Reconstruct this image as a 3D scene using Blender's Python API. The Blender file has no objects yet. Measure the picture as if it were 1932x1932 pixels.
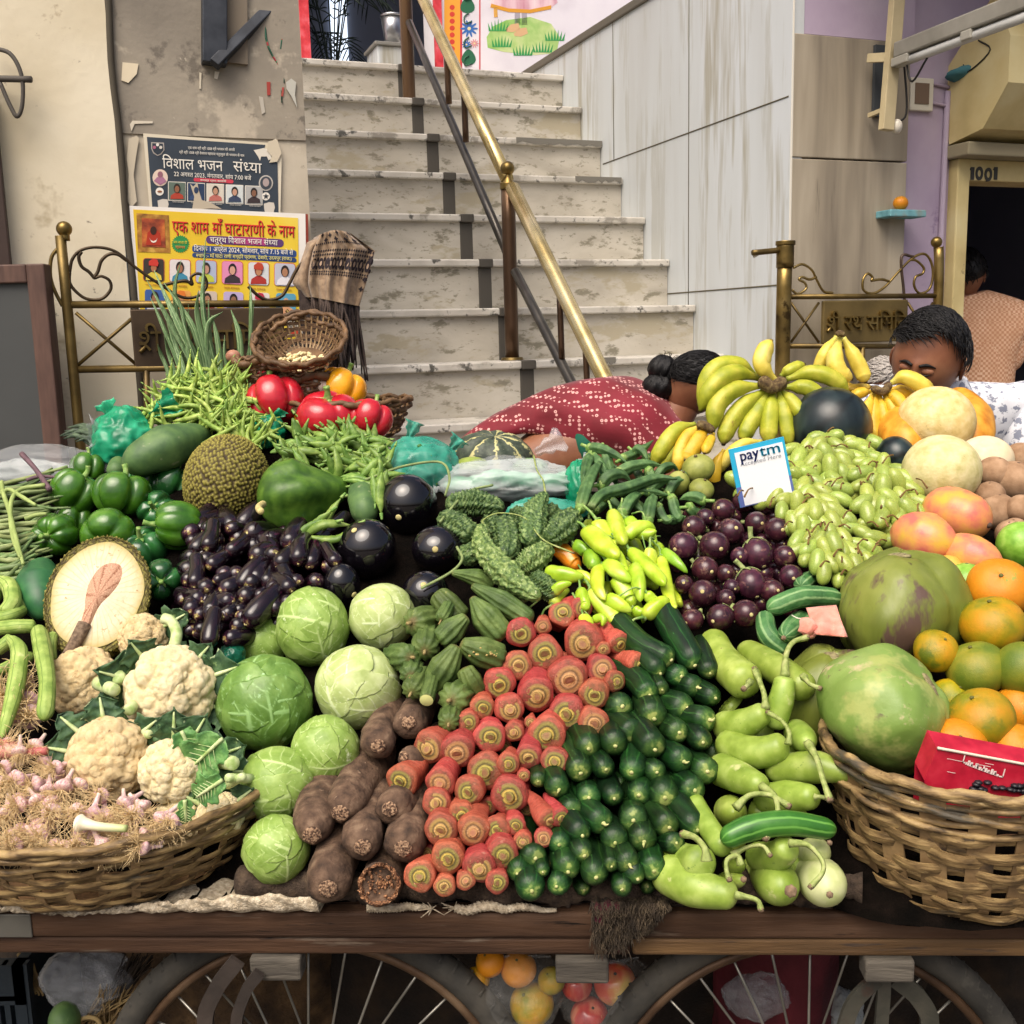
import bpy,bmesh,math,random
from mathutils import Vector,Matrix
import numpy as np
R_=math.radians
random.seed(7)
SC=bpy.context.scene
COL=SC.collection
# ------------------------------------------------------------------ camera, sky, sun, exposure
CZ=1.57
FPX,PITCH,ROLL=1998.0,0.1668,-0.0254
cf=Vector((0,math.cos(PITCH),-math.sin(PITCH)))
_r=Vector((1,0,0));_u=_r.cross(cf)
cr=_r*math.cos(ROLL)+_u*math.sin(ROLL);cu=cr.cross(cf)
CAM=Vector((0,0,CZ))
cd=bpy.data.cameras.new("camera");co=bpy.data.objects.new("camera",cd);COL.objects.link(co)
co.matrix_world=Matrix(((cr.x,cu.x,-cf.x,0),(cr.y,cu.y,-cf.y,0),(cr.z,cu.z,-cf.z,CZ),(0,0,0,1)))
cd.sensor_width=36;cd.lens=36*FPX/1932;cd.clip_start=0.05;cd.clip_end=500
SC.camera=co
w=bpy.data.worlds.new("World");SC.world=w;w.use_nodes=True
nt=w.node_tree;nt.nodes.clear()
sky=nt.nodes.new("ShaderNodeTexSky");sky.sky_type='NISHITA';sky.sun_disc=False
SUN_EL,SUN_AZ=58,205
sky.sun_elevation=R_(SUN_EL);sky.sun_rotation=R_(SUN_AZ);sky.air_density=0.7;sky.dust_density=8;sky.ozone_density=0
bg=nt.nodes.new("ShaderNodeBackground");bg.inputs[1].default_value=0.105
wo=nt.nodes.new("ShaderNodeOutputWorld");nt.links.new(sky.outputs[0],bg.inputs[0]);nt.links.new(bg.outputs[0],wo.inputs[0])
sl=bpy.data.lights.new("sun",'SUN');sl.energy=1.5;sl.angle=R_(50);sl.color=(1,0.95,0.86)
so=bpy.data.objects.new("sun",sl);COL.objects.link(so);so.location=(-3,-6,9)
_sd=Vector((math.sin(R_(SUN_AZ))*math.cos(R_(SUN_EL)),math.cos(R_(SUN_AZ))*math.cos(R_(SUN_EL)),math.sin(R_(SUN_EL))))
so.rotation_euler=_sd.to_track_quat('Z','Y').to_euler()
SC.view_settings.view_transform='Standard';SC.view_settings.look='None';SC.view_settings.gamma=1
SC.view_settings.exposure=0.8
SC.cycles.max_bounces=8;SC.cycles.transparent_max_bounces=12
# ------------------------------------------------------------------ pixel -> world (real distances chosen per thing)
def ray(u,v):return cf+cr*((u-966)/FPX)-cu*((v-966)/FPX)
def aty(u,v,y):d=ray(u,v);return CAM+d*(y/d.y)
def atz(u,v,z):d=ray(u,v);return CAM+d*((z-CZ)/d.z)
SURF=[(560,2.75),(700,2.58),(780,2.46),(850,2.30),(950,2.11),(1050,1.94),(1200,1.75),(1400,1.56),(1600,1.40),(1760,1.32),(1900,1.28)]
def surfy(u,v):return float(np.interp(v,[s[0]for s in SURF],[s[1]for s in SURF]))-0.05*(u-966)/FPX*1.8
def S(u,v,dy=0.0):return aty(u,v,surfy(u,v)+dy)
def px(P,r):return r*((P-CAM).dot(cf))/FPX
# ------------------------------------------------------------------ mesh helpers
def lin(h):
 h=h.lstrip('#');o=[]
 for i in(0,2,4):
  c=int(h[i:i+2],16)/255;o.append(c/12.92 if c<=.04045 else((c+.055)/1.055)**2.4)
 return(*o,1)
def tag(o,label=None,cat=None,group=None,kind=None):
 if label:o['label']=label
 if cat:o['category']=cat
 if group:o['group']=group
 if kind:o['kind']=kind
 return o
def empty(name,loc,label=None,cat=None,group=None):
 o=bpy.data.objects.new(name,None);COL.objects.link(o);o.location=loc;o.empty_display_size=.05
 return tag(o,label,cat,group)
def wl(o):
 while o.parent:o=o.parent
 return Vector(o.location)
class G:
 def __init__(s):s.V=[];s.F=[];s.T=[];s.A=[]
 def add(s,V,F,T=None,A=None):
  b=len(s.V);s.V+=[tuple(v)for v in V];s.F+=[tuple(i+b for i in f)for f in F]
  s.T+=list(T)if T is not None else[0.0]*len(V);s.A+=list(A)if A is not None else[0.0]*len(V)
  return s
 def box(s,x0,x1,y0,y1,z0,z1,M=None):
  V=[Vector((x,y,z))for x in(x0,x1)for y in(y0,y1)for z in(z0,z1)]
  if M is not None:V=[M@v for v in V]
  return s.add(V,[(0,1,3,2),(4,6,7,5),(0,4,5,1),(2,3,7,6),(0,2,6,4),(1,5,7,3)])
 def sweep(s,*a,**k):return s.add(*sweep(*a,**k))
 def fbox(s,a0,a1,b0,b1,z0,z1):return s.box(a0,a1,b0,b1,z0,z1,FAC)
 def poly(s,pts,th,M):
  n=len(pts);V=[M@Vector((x,y,0))for x,y in pts]+[M@Vector((x,y,-th))for x,y in pts]
  return s.add(V,[tuple(range(n)),tuple(range(2*n-1,n-1,-1))]+[(i,i+n,(i+1)%n+n,(i+1)%n)for i in range(n)])
 def mk(s,name,mat,parent=None,smooth=True,bevel=0,sub=0,org=None):
  me=bpy.data.meshes.new(name);V=s.V
  o=bpy.data.objects.new(name,me);COL.objects.link(o)
  if parent is not None:
   o.parent=parent;c=wl(parent)
  elif org is not None:c=org;o.location=org
  else:
   c=np.mean(np.array(V),axis=0);c=(c[0],c[1],min(v[2]for v in V));o.location=c
  V=[(v[0]-c[0],v[1]-c[1],v[2]-c[2])for v in V]
  me.from_pydata(V,[],s.F)
  if any(s.T):at=me.attributes.new('t','FLOAT','POINT');at.data.foreach_set('value',s.T)
  if any(s.A):at=me.attributes.new('ang','FLOAT','POINT');at.data.foreach_set('value',s.A)
  if smooth:me.polygons.foreach_set('use_smooth',[True]*len(me.polygons))
  me.materials.append(mat);me.update()
  if bevel:
   m=o.modifiers.new('b','BEVEL');m.width=bevel;m.segments=2;m.limit_method='ANGLE';m.angle_limit=R_(40)
   me.polygons.foreach_set('use_smooth',[False]*len(me.polygons))
  if sub:m=o.modifiers.new('s','SUBSURF');m.levels=sub;m.render_levels=sub
  return o
def cat_rom(P,m):
 P=[Vector(p)for p in P]
 if len(P)==2:return[P[0].lerp(P[1],i/(m-1))for i in range(m)]
 Q=[P[0]*2-P[1]]+P+[P[-1]*2-P[-2]];out=[]
 n=len(P)-1
 for i in range(m):
  x=i/(m-1)*n;k=min(int(x),n-1);t=x-k
  a,b,c,d=Q[k],Q[k+1],Q[k+2],Q[k+3]
  out.append(0.5*((2*b)+(c-a)*t+(2*a-5*b+4*c-d)*t*t+(3*b-a-3*c+d)*t**3))
 return out
def sweep(P,rad,n=12,m=None,mod=None,cap=(0.0,0.0),interp=True,flat=1.0,closed_ends=True):
 """tube along P; rad: list at control points or function of t; cap: rounded fraction at each end"""
 m=m or(len(P)if len(P)>2 and not interp else max(2,6*(len(P)-1)))
 C=cat_rom(P,m)
 # cluster rings at caps
 if cap[0]or cap[1]:
  ts=[]
  nc=5
  if cap[0]:ts+=[cap[0]*(1-math.cos(math.pi/2*i/nc))for i in range(nc)]
  ts+=[cap[0]+(1-cap[0]-cap[1])*i/max(1,m-1)for i in range(m)]
  if cap[1]:ts+=[1-cap[1]*(1-math.sin(math.pi/2*i/nc))for i in range(1,nc+1)]
  big=cat_rom(P,61)
  def ev(t):x=t*60;k=min(int(x),59);return big[k].lerp(big[k+1],x-k)
  C=[ev(t)for t in ts]
 else:ts=[i/(m-1)for i in range(m)]
 if callable(rad):rr=[rad(t)for t in ts]
 else:
  xs=np.linspace(0,1,len(rad));rr=list(np.interp(ts,xs,rad))
 for i,t in enumerate(ts):
  if cap[0]and t<cap[0]:rr[i]*=math.sqrt(max(0.0,1-(1-t/cap[0])**2))or 0.03
  if cap[1]and t>1-cap[1]:rr[i]*=math.sqrt(max(0.0,1-((t-1+cap[1])/cap[1])**2))or 0.03
 V=[];T=[];A=[];N=None
 for i,c in enumerate(C):
  d=(C[min(i+1,len(C)-1)]-C[max(i-1,0)])
  if d.length<1e-9:d=Vector((0,0,1))
  d.normalize()
  if N is None:
   N=Vector((0,0,1))if abs(d.z)<.9 else Vector((1,0,0))
  N=(N-d*N.dot(d)).normalized();B=d.cross(N)
  for j in range(n):
   a=2*math.pi*j/n;k=rr[i]*(mod(a,ts[i])if mod else 1)
   V.append(c+N*(k*math.cos(a)*flat)+B*(k*math.sin(a)));T.append(ts[i]);A.append(j/n)
 F=[(i*n+j,i*n+(j+1)%n,(i+1)*n+(j+1)%n,(i+1)*n+j)for i in range(len(C)-1)for j in range(n)]
 if closed_ends:F+=[tuple(range(n-1,-1,-1)),tuple((len(C)-1)*n+j for j in range(n))]
 return V,F,T,A
def blob(c,rx,ry,rz,nu=20,nv=12,fn=None,M=None):
 """ellipsoid about c; fn(theta, phi) scales the radius; axis z of M"""
 V=[];T=[];A=[]
 for i in range(nv+1):
  ph=math.pi*i/nv
  for j in range(nu):
   th=2*math.pi*j/nu;k=fn(th,ph)if fn else 1
   p=Vector((rx*math.sin(ph)*math.cos(th)*k,ry*math.sin(ph)*math.sin(th)*k,rz*math.cos(ph)*k))
   V.append((M@p if M else p)+Vector(c));T.append(1-i/nv);A.append(j/nu)
 F=[(i*nu+j,(i+1)*nu+j,(i+1)*nu+(j+1)%nu,i*nu+(j+1)%nu)for i in range(nv)for j in range(nu)]
 return V,F,T,A
def basis(z,x=None):
 z=Vector(z).normalized();x=Vector(x)if x is not None else(Vector((1,0,0))if abs(z.x)<.9 else Vector((0,1,0)))
 x=(x-z*x.dot(z)).normalized();y=z.cross(x)
 return Matrix(((x.x,y.x,z.x),(x.y,y.y,z.y),(x.z,y.z,z.z)))
def frame(z,p,x=None):return Matrix.Translation(p)@basis(z,x).to_4x4()
def jit(a):return random.uniform(-a,a)
def copy_tree(o,loc=None,rot=None,scale=None,label=None,group=None,parent=None):
 c=o.copy();COL.objects.link(c)
 if parent:c.parent=parent
 if loc is not None:c.location=loc
 if rot is not None:c.rotation_euler=rot
 if scale is not None:c.scale=scale
 if label:c['label']=label
 if group:c['group']=group
 for ch in o.children:copy_tree(ch,parent=c)
 return c
ORD=['first','second','third','fourth','fifth','sixth','seventh','eighth','ninth','tenth','eleventh','twelfth','thirteenth','fourteenth','fifteenth','sixteenth','seventeenth','eighteenth','nineteenth','twentieth']
def row_labels(items,noun,heap,group,rowh):
 """items: (obj, u, v). One label each: row from the top of the heap, place in the row."""
 it=sorted(items,key=lambda q:q[2]);rows=[]
 for q in it:
  if rows and q[2]-rows[-1][0][2]<rowh:rows[-1].append(q)
  else:rows.append([q])
 for i,rw in enumerate(rows):
  rw.sort(key=lambda q:q[1]);n=len(rw)
  where='topmost row' if i==0 else 'bottom row' if i==len(rows)-1 else ORD[i]+' row down'
  for j,q in enumerate(rw):
   pl='alone' if n==1 else 'leftmost' if j==0 else 'rightmost' if j==n-1 else ORD[j]+' from left'
   q[0]['label']=f"{noun}, {pl} in {where} of {heap}";q[0]['group']=group
   # ------------------------------------------------------------------ materials
def nodes(m):return m.node_tree.nodes,m.node_tree.links
MS=[1.0]
def M(name,cols,scale=12,rough=.5,bump=0,bscale=60,detail=4,rand=0.0,hue=0.0,sss=0,coat=0,metal=0,coord='Object',stretch=(1,1,1),dist=0,tramp=None,spec=.38,stripes=None,spots=None,alpha=1,trans=0,contrast=(.3,.7),bkind='noise',sheen=0,unit=False):
 ms=1.0 if unit else MS[0];scale*=ms;bscale*=1 if unit else(2.0 if MS[0]>1 else 1)
 m=bpy.data.materials.new(name);m.use_nodes=True;N,L=nodes(m);N.clear()
 out=N.new('ShaderNodeOutputMaterial');p=N.new('ShaderNodeBsdfPrincipled');L.new(p.outputs[0],out.inputs[0])
 tc=N.new('ShaderNodeTexCoord');mp=N.new('ShaderNodeMapping');L.new(tc.outputs[coord],mp.inputs[0]);mp.inputs['Scale'].default_value=stretch
 vec=mp.outputs[0]
 oi=N.new('ShaderNodeObjectInfo')
 ad=N.new('ShaderNodeVectorMath');ad.operation='ADD';cm=N.new('ShaderNodeCombineXYZ')
 ml=N.new('ShaderNodeMath');ml.operation='MULTIPLY';ml.inputs[1].default_value=37.0
 L.new(oi.outputs['Random'],ml.inputs[0]);L.new(ml.outputs[0],cm.inputs[0]);L.new(ml.outputs[0],cm.inputs[2]);L.new(vec,ad.inputs[0]);L.new(cm.outputs[0],ad.inputs[1]);vec=ad.outputs[0]
 no=N.new('ShaderNodeTexNoise');no.inputs['Scale'].default_value=scale;no.inputs['Detail'].default_value=detail;no.inputs['Distortion'].default_value=dist;L.new(vec,no.inputs['Vector'])
 ra=N.new('ShaderNodeValToRGB');e=ra.color_ramp.elements;n=len(cols)
 lo,hi=contrast
 e[0].position=lo;e[0].color=lin(cols[0])
 if n==1:e[1].position=hi;e[1].color=lin(cols[0])
 else:
  e[1].position=hi;e[1].color=lin(cols[-1])
  for i in range(1,n-1):q=e.new(lo+(hi-lo)*i/(n-1));q.color=lin(cols[i])
 L.new(no.outputs['Fac'],ra.inputs[0]);col=ra.outputs[0]
 def mix(fac,a,b):
  x=N.new('ShaderNodeMix');x.data_type='RGBA';L.new(fac,x.inputs['Factor']);L.new(a,x.inputs['A'])
  if isinstance(b,str):x.inputs['B'].default_value=lin(b)
  else:L.new(b,x.inputs['B'])
  return x.outputs['Result']
 if stripes:
  c2,cnt,s0,s1=stripes
  at=N.new('ShaderNodeAttribute');at.attribute_name='ang'
  mu=N.new('ShaderNodeMath');mu.operation='MULTIPLY';mu.inputs[1].default_value=2*math.pi*cnt;L.new(at.outputs['Fac'],mu.inputs[0])
  wob=N.new('ShaderNodeMath');wob.operation='MULTIPLY_ADD';wob.inputs[1].default_value=5.0;L.new(no.outputs['Fac'],wob.inputs[0]);L.new(mu.outputs[0],wob.inputs[2])
  si=N.new('ShaderNodeMath');si.operation='SINE';L.new(wob.outputs[0],si.inputs[0])
  mr=N.new('ShaderNodeMapRange');mr.inputs['From Min'].default_value=s0;mr.inputs['From Max'].default_value=s1;L.new(si.outputs[0],mr.inputs['Value'])
  col=mix(mr.outputs[0],col,c2)
 if tramp:
  at=N.new('ShaderNodeAttribute');at.attribute_name='t'
  wb=N.new('ShaderNodeMath');wb.operation='MULTIPLY_ADD';wb.inputs[1].default_value=.12;L.new(no.outputs['Fac'],wb.inputs[0]);wb2=N.new('ShaderNodeMath');wb2.operation='ADD';wb2.inputs[1].default_value=-.06
  L.new(at.outputs['Fac'],wb.inputs[2]);L.new(wb.outputs[0],wb2.inputs[0])
  r1=N.new('ShaderNodeValToRGB');r2=N.new('ShaderNodeValToRGB')
  for rr,which in((r1,1),(r2,2)):
   ee=rr.color_ramp.elements
   while len(ee)<len(tramp):ee.new(.5)
   for i,(t,c,a)in enumerate(tramp):ee[i].position=t;ee[i].color=lin(c)if which==1 else(a,a,a,1)
   L.new(wb2.outputs[0],rr.inputs[0])
  col=mix(r2.outputs[0],col,r1.outputs[0])
 if spots:
  for c2,s2,th in(spots if isinstance(spots,list)else[spots]):
   n2=N.new('ShaderNodeTexNoise');n2.inputs['Scale'].default_value=s2*ms;n2.inputs['Detail'].default_value=5;n2.inputs['Roughness'].default_value=.65;L.new(vec,n2.inputs['Vector'])
   mr=N.new('ShaderNodeMapRange');mr.inputs['From Min'].default_value=th;mr.inputs['From Max'].default_value=th+.07;L.new(n2.outputs['Fac'],mr.inputs['Value'])
   col=mix(mr.outputs[0],col,c2)
 if rand or hue:
  hs=N.new('ShaderNodeHueSaturation');L.new(col,hs.inputs['Color'])
  a=N.new('ShaderNodeMapRange');a.inputs['To Min'].default_value=1-rand;a.inputs['To Max'].default_value=1+rand;L.new(oi.outputs['Random'],a.inputs['Value']);L.new(a.outputs[0],hs.inputs['Value'])
  w2=N.new('ShaderNodeTexWhiteNoise');w2.noise_dimensions='1D';L.new(oi.outputs['Random'],w2.inputs['W'])
  b=N.new('ShaderNodeMapRange');b.inputs['To Min'].default_value=.5-hue;b.inputs['To Max'].default_value=.5+hue;L.new(w2.outputs['Value'],b.inputs['Value']);L.new(b.outputs[0],hs.inputs['Hue'])
  col=hs.outputs[0]
 L.new(col,p.inputs['Base Color'])
 p.inputs['Roughness'].default_value=rough;p.inputs['Metallic'].default_value=metal
 p.inputs['Specular IOR Level'].default_value=spec
 if coat:p.inputs['Coat Weight'].default_value=coat;p.inputs['Coat Roughness'].default_value=.08
 if sss:p.inputs['Subsurface Weight'].default_value=sss;p.inputs['Subsurface Radius'].default_value=(.02,.015,.008);p.inputs['Subsurface Scale'].default_value=.5
 if sheen:p.inputs['Sheen Weight'].default_value=sheen
 if trans:p.inputs['Transmission Weight'].default_value=trans
 if alpha<1:p.inputs['Alpha'].default_value=alpha
 if bump:
  bm=N.new('ShaderNodeBump');bm.inputs['Strength'].default_value=min(1,bump);bm.inputs['Distance'].default_value=.004*max(1,bump)
  if bkind=='voronoi':
   b2=N.new('ShaderNodeTexVoronoi');b2.inputs['Scale'].default_value=bscale;L.new(vec,b2.inputs['Vector']);L.new(b2.outputs['Distance'],bm.inputs['Height'])
  elif bkind=='wave':
   b2=N.new('ShaderNodeTexWave');b2.inputs['Scale'].default_value=bscale;b2.inputs['Distortion'].default_value=3;L.new(vec,b2.inputs['Vector']);L.new(b2.outputs['Color'],bm.inputs['Height'])
  else:
   b2=N.new('ShaderNodeTexNoise');b2.inputs['Scale'].default_value=bscale;b2.inputs['Detail'].default_value=5;L.new(vec,b2.inputs['Vector']);L.new(b2.outputs['Fac'],bm.inputs['Height'])
  L.new(bm.outputs[0],p.inputs['Normal'])
 return m
_pm={}
def P(hexc,rough=.7,metal=0,coat=0):
 k=(hexc,rough,metal,coat)
 if k not in _pm:_pm[k]=M('paint_'+hexc.strip('#'),[hexc],rough=rough,metal=metal,coat=coat,bump=.08,bscale=90)
 return _pm[k]
 # ------------------------------------------------------------------ the facade: its own frame (a along, b into it, z up)
PHI=0.3615;SCL=1.25;STR,STT=.165*SCL,.1813*SCL
EX=Vector((math.cos(PHI),math.sin(PHI),0));EY=Vector((-math.sin(PHI),math.cos(PHI),0))
P0=CAM+Vector((.2638,4.729,1.0721))*SCL
FO=Vector((P0.x,P0.y,0));FAC=Matrix(((EX.x,EY.x,0,FO.x),(EX.y,EY.y,0,FO.y),(0,0,1,0),(0,0,0,1)))
def F_(a,b,z):return FO+EX*a+EY*b+Vector((0,0,z))
def onb(u,v,b):d=ray(u,v);return CAM+d*(((FO+EY*b)-CAM).dot(EY)/d.dot(EY))
def ona(u,v,a):d=ray(u,v);return CAM+d*(((FO+EX*a)-CAM).dot(EX)/d.dot(EX))
def fa(p):return(p-FO).dot(EX)
def fb(p):return(p-FO).dot(EY)
BF=fb(ona(1487,500,0))
def fp(u,v,off=0.0):p=onb(u,v,BF+off);return fa(p),p.z
NST=10
plaster=M('cream_plaster',['#cbbfa3','#d9cfb6','#e2d9c2'],scale=2.5,rough=.85,bump=.25,bscale=35,spots=[('#b3a68a',4,.58),('#a08f74',9,.64),('#7d7468',30,.68)],detail=6)
greywash=M('grey_worn_plaster',['#7a7368','#8d8578','#9f9686'],scale=3,rough=.9,bump=.35,bscale=50,spots=[('#b9ae9b',5,.58),('#6f685e',9,.60),('#c9bfac',20,.66)],detail=7)
marble=M('step_marble',['#a09a8e','#b3ada0','#bfbaae'],scale=3.5,rough=.5,bump=.1,bscale=40,stretch=(1,1,2.2),spots=[('#7f7a6a',8,.575),('#8a8576',24,.59),('#a39b86',3,.55),('#6d675a',50,.66)],detail=7,dist=.6)
nosing=M('nosing_marble',['#aaa59b','#bfbab0','#cbc7be'],scale=9,rough=.35,spots=[('#5a5852',18,.57),('#8f8a80',7,.55)],detail=6)
wallmar=M('grey_wall_marble',['#b4b7b6','#bcc1c2','#c3c8cb'],scale=3,rough=.45,stretch=(1.5,1.5,.12),spots=[('#a09e92',3,.555),('#aeb0ac',9,.55),('#8f8c80',6,.66)],detail=6,dist=.4)
pilmar=M('tan_wall_marble',['#776e60','#958b79','#aaa08d'],scale=5,rough=.55,stretch=(2,2,.16),spots=[('#5f574a',7,.62)],detail=7,dist=.5)
purple=M('purple_wall_paint',['#99899f','#a899ac','#b3a6b6'],scale=3,rough=.8,bump=.25,bscale=45,spots=[('#d3c9cf',5,.68),('#85738d',9,.66)],detail=6)
grout=P('#55503f',.9)
darkmetal=M('brown_painted_metal',['#3a322c','#4a3b30','#57463a'],scale=14,rough=.42,metal=.3,bump=.1,bscale=120)
brass=M('worn_brass',['#5b4c2c','#86703f','#9f8a58'],scale=10,rough=.34,metal=.85,spots=[('#4a3b22',16,.60)])
brightbrass=M('polished_brass',['#b19a62','#cdb985','#ddcca0'],scale=8,rough=.27,metal=.8)
bronze=M('dull_bronze',['#4a3d24','#65542f','#7a673c'],scale=12,rough=.42,metal=.7,bump=.1)
black=P('#23211f',.6)
g=G();g.box(-60,60,-60,60,-.3,0);ground=g.mk('ground',M('street_asphalt',['#4c4843','#5c5750','#6a645b'],scale=8,rough=.9,bump=.5,bscale=90,spots=[('#7b756b',3,.6)]),smooth=False);tag(ground,kind='structure')
st=empty('marble_staircase',F_(-1,-STT*NST,0),'worn cream marble staircase with a black inlay strip climbing to the painted wall','staircase')
ALEFT=fp(574,200)[0]-.35
a_in=fa(ona(789,205,0))if False else None
# inlay strip: the same place on every step
ainl=fa(onb(789,205,-1*STT));winl=.058
for k in range(NST+1):
 z=P0.z-k*STR;b=-k*STT
 g=G();g.fbox(ALEFT,ainl-winl/2,b+.012,b+STT+.012 if k else b+.5,z-STR,z-.03);g.fbox(ainl+winl/2,-.002,b+.012,b+STT+.012 if k else b+.5,z-STR,z-.03)
 s=g.mk('step',marble,st,smooth=False)
 g=G();d=STT+.012 if k else 1.2
 g.fbox(ALEFT,ainl-winl/2,b-.012,b+d,z-.03,z);g.fbox(ainl+winl/2,-.002,b-.012,b+d,z-.03,z);g.mk('tread',nosing,s,bevel=.006)
 g=G();g.fbox(ainl-winl/2,ainl+winl/2,b+.009,b+STT,z-STR,z-.033);g.fbox(ainl-winl/2,ainl+winl/2,b-.015,b+d,z-.033,z+.002);g.mk('inlay_strip',P('#4b4740',.5),s,bevel=.004)
g=G();zb=P0.z-(NST+1)*STR;g.fbox(ALEFT,-.002,-NST*STT+.012,0.5,0,zb);g.mk('plinth',marble,st,smooth=False)
# cement repairs on the nosings
for k,u0,u1 in((2,975,1136),(3,1085,1172),(7,1125,1158)):
 b=-k*STT-.012;z=P0.z-k*STR;a0,a1=fa(onb(u0,300,b)),fa(onb(u1,300,b))
 n=14;pts=[(a0+(a1-a0)*i/n,z+.002)for i in range(n+1)]+[(a1-(a1-a0)*i/n,z-.02+jit(.009))for i in range(n+1)]
 Mx=Matrix(((EX.x,0,-EY.x,FO.x+EY.x*(b-.003)),(EX.y,0,-EY.y,FO.y+EY.y*(b-.003)),(0,1,0,0),(0,0,0,1)))
 g=G();g.poly(pts,.004,Mx);g.mk('cement_patch',P('#6f6c64',.9),st,smooth=False)
 # right side wall of the stairs
zc=ona(1225,0,0).z
sw=empty('stair_side_wall',F_(.15,BF,0),'tall grey white marble slab wall flanking the stairs with dark coping','wall')
g=G();g.fbox(0,.05,BF,.6,0,zc);g.mk('slab_face',wallmar,sw,smooth=False)
g=G();g.fbox(.05,.3,BF+.02,.6,0,zc-.002);g.mk('core',plaster,sw,smooth=False)
g=G();g.fbox(-.012,.31,BF,.612,zc,zc+.04);g.mk('coping',P('#5e594f',.8),sw,bevel=.006)
def seam(p,q,w=.006,nm='joint',par=None,mat=grout,n=6):
 g=G();g.sweep([p,p.lerp(q,.5),q],[w/2]*3,n=n,m=5);return g.mk(nm,mat,par)
for(u0,v0,u1,v1)in((1138,309.6,1488,181.6),(1200,559,1480,537)):
 seam(ona(u0,v0,0),ona(u1,v1,0),.006,'joint',sw)
for u,v0,v1 in((1300,60,577),(1157,60,305)):
 p=ona(u,v0+60,0);seam(Vector((p.x,p.y,zc)),Vector((p.x,p.y,ona(u,v1,0).z)),.005,'joint',sw)
 # painted wall at the head of the stairs, with its doorway
BP=1.0
def pp(u,v):p=onb(u,v,BP);return fa(p),p.z
mural=empty('painted_wall',F_(-.5,BP,P0.z),'white upper wall with hand painted figure, flower border and red door edges','wall')
a_dl,_=pp(583,50);a_dr,_=pp(818,60)
white=M('white_limewash',['#d6cfd6','#e4dfe4','#ebe7ea'],scale=3,rough=.85,bump=.15,bscale=40)
zt=P0.z+2.4
g=G();g.fbox(a_dr,1.2,BP,BP+.2,P0.z,zt);g.fbox(ALEFT-1.5,a_dl,BP,BP+.2,P0.z,zt);g.fbox(a_dl,a_dr,BP,BP+.2,P0.z+1.9,zt);g.mk('wall_face',white,mural,smooth=False)
def MF(b):return Matrix(((EX.x,0,-EY.x,FO.x+EY.x*b),(EX.y,0,-EY.y,FO.y+EY.y*b),(0,1,0,0),(0,0,0,1)))
MP=MF(BP-.0008)
def paint(pts,hexc,name,par,M_=None,lift=0,uv=True,on=None,th=.0007):
 M_=M_ or MP;on=on or pp
 q=[on(u,v)for u,v in pts]if uv else pts
 if lift:M_=M_@Matrix.Translation((0,0,lift*.35))
 g=G();g.poly(q,th,M_);return g.mk(name,hexc if not isinstance(hexc,str)else P(hexc,.85),par,smooth=False)
redp=M('red_door_paint',['#b32a35','#cf3d46','#d9606a'],scale=20,rough=.8)
a0,a1=pp(566,60)[0],a_dl
g=G();g.fbox(a0,a1,BP-.02,BP-.001,P0.z,zt);g.mk('door_edge',redp,mural,smooth=False)
g=G();g.fbox(a_dr,pp(833,60)[0],BP-.02,BP-.001,P0.z,zt);g.mk('door_edge',redp,mural,smooth=False)
paint([(838,-80),(868,-80),(868,135),(838,135)],'#e9a33c','border_band',mural)
paint([(868,-80),(872,-80),(872,135),(868,135)],'#c8404a','border_line',mural)
paint([(904,-80),(906.5,-80),(906.5,140),(904,140)],'#c8404a','border_line',mural)
for i in range(9):
 v=118-i*13;paint([(853+5*math.cos(t*.7),v+5*math.sin(t*.7))for t in range(9)],'#cf4436','border_dot',mural,lift=.002)
def flower(u,v,r,c,n=10):
 paint([(u+r*(.72+.28*math.cos(n*t*2*math.pi/60))*math.cos(t*2*math.pi/60),v+r*(.72+.28*math.cos(n*t*2*math.pi/60))*math.sin(t*2*math.pi/60))for t in range(60)],c,'flower',mural,lift=.002)
 paint([(u+r*.2*math.cos(t*.7),v+r*.2*math.sin(t*.7))for t in range(9)],'#e8d7a0','flower_heart',mural,lift=.004)
flower(885,54,17,'#3f6fb4');flower(880,84,9,'#3f6fb4');flower(895,82,9,'#d99a9a')
for u,v,an in((884,108,0),(882,10,0),(892,-30,.4)):
 paint([(u+13*math.cos(t)*(1-.35*math.sin(t))*math.cos(an)-0,v-15*math.sin(t))for t in[i*2*math.pi/18 for i in range(18)]],'#2f6a4c','leaf',mural,lift=.002)
g=G()
for v0 in(-20,24,70,104):
 g.sweep([onb(u,v,BP-.004)for u,v in((885,v0),(876,v0+8),(878,v0+20),(890,v0+16))],[.004]*4,n=5,m=12)
g.mk('vine',P('#2e5b45'),mural)
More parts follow.
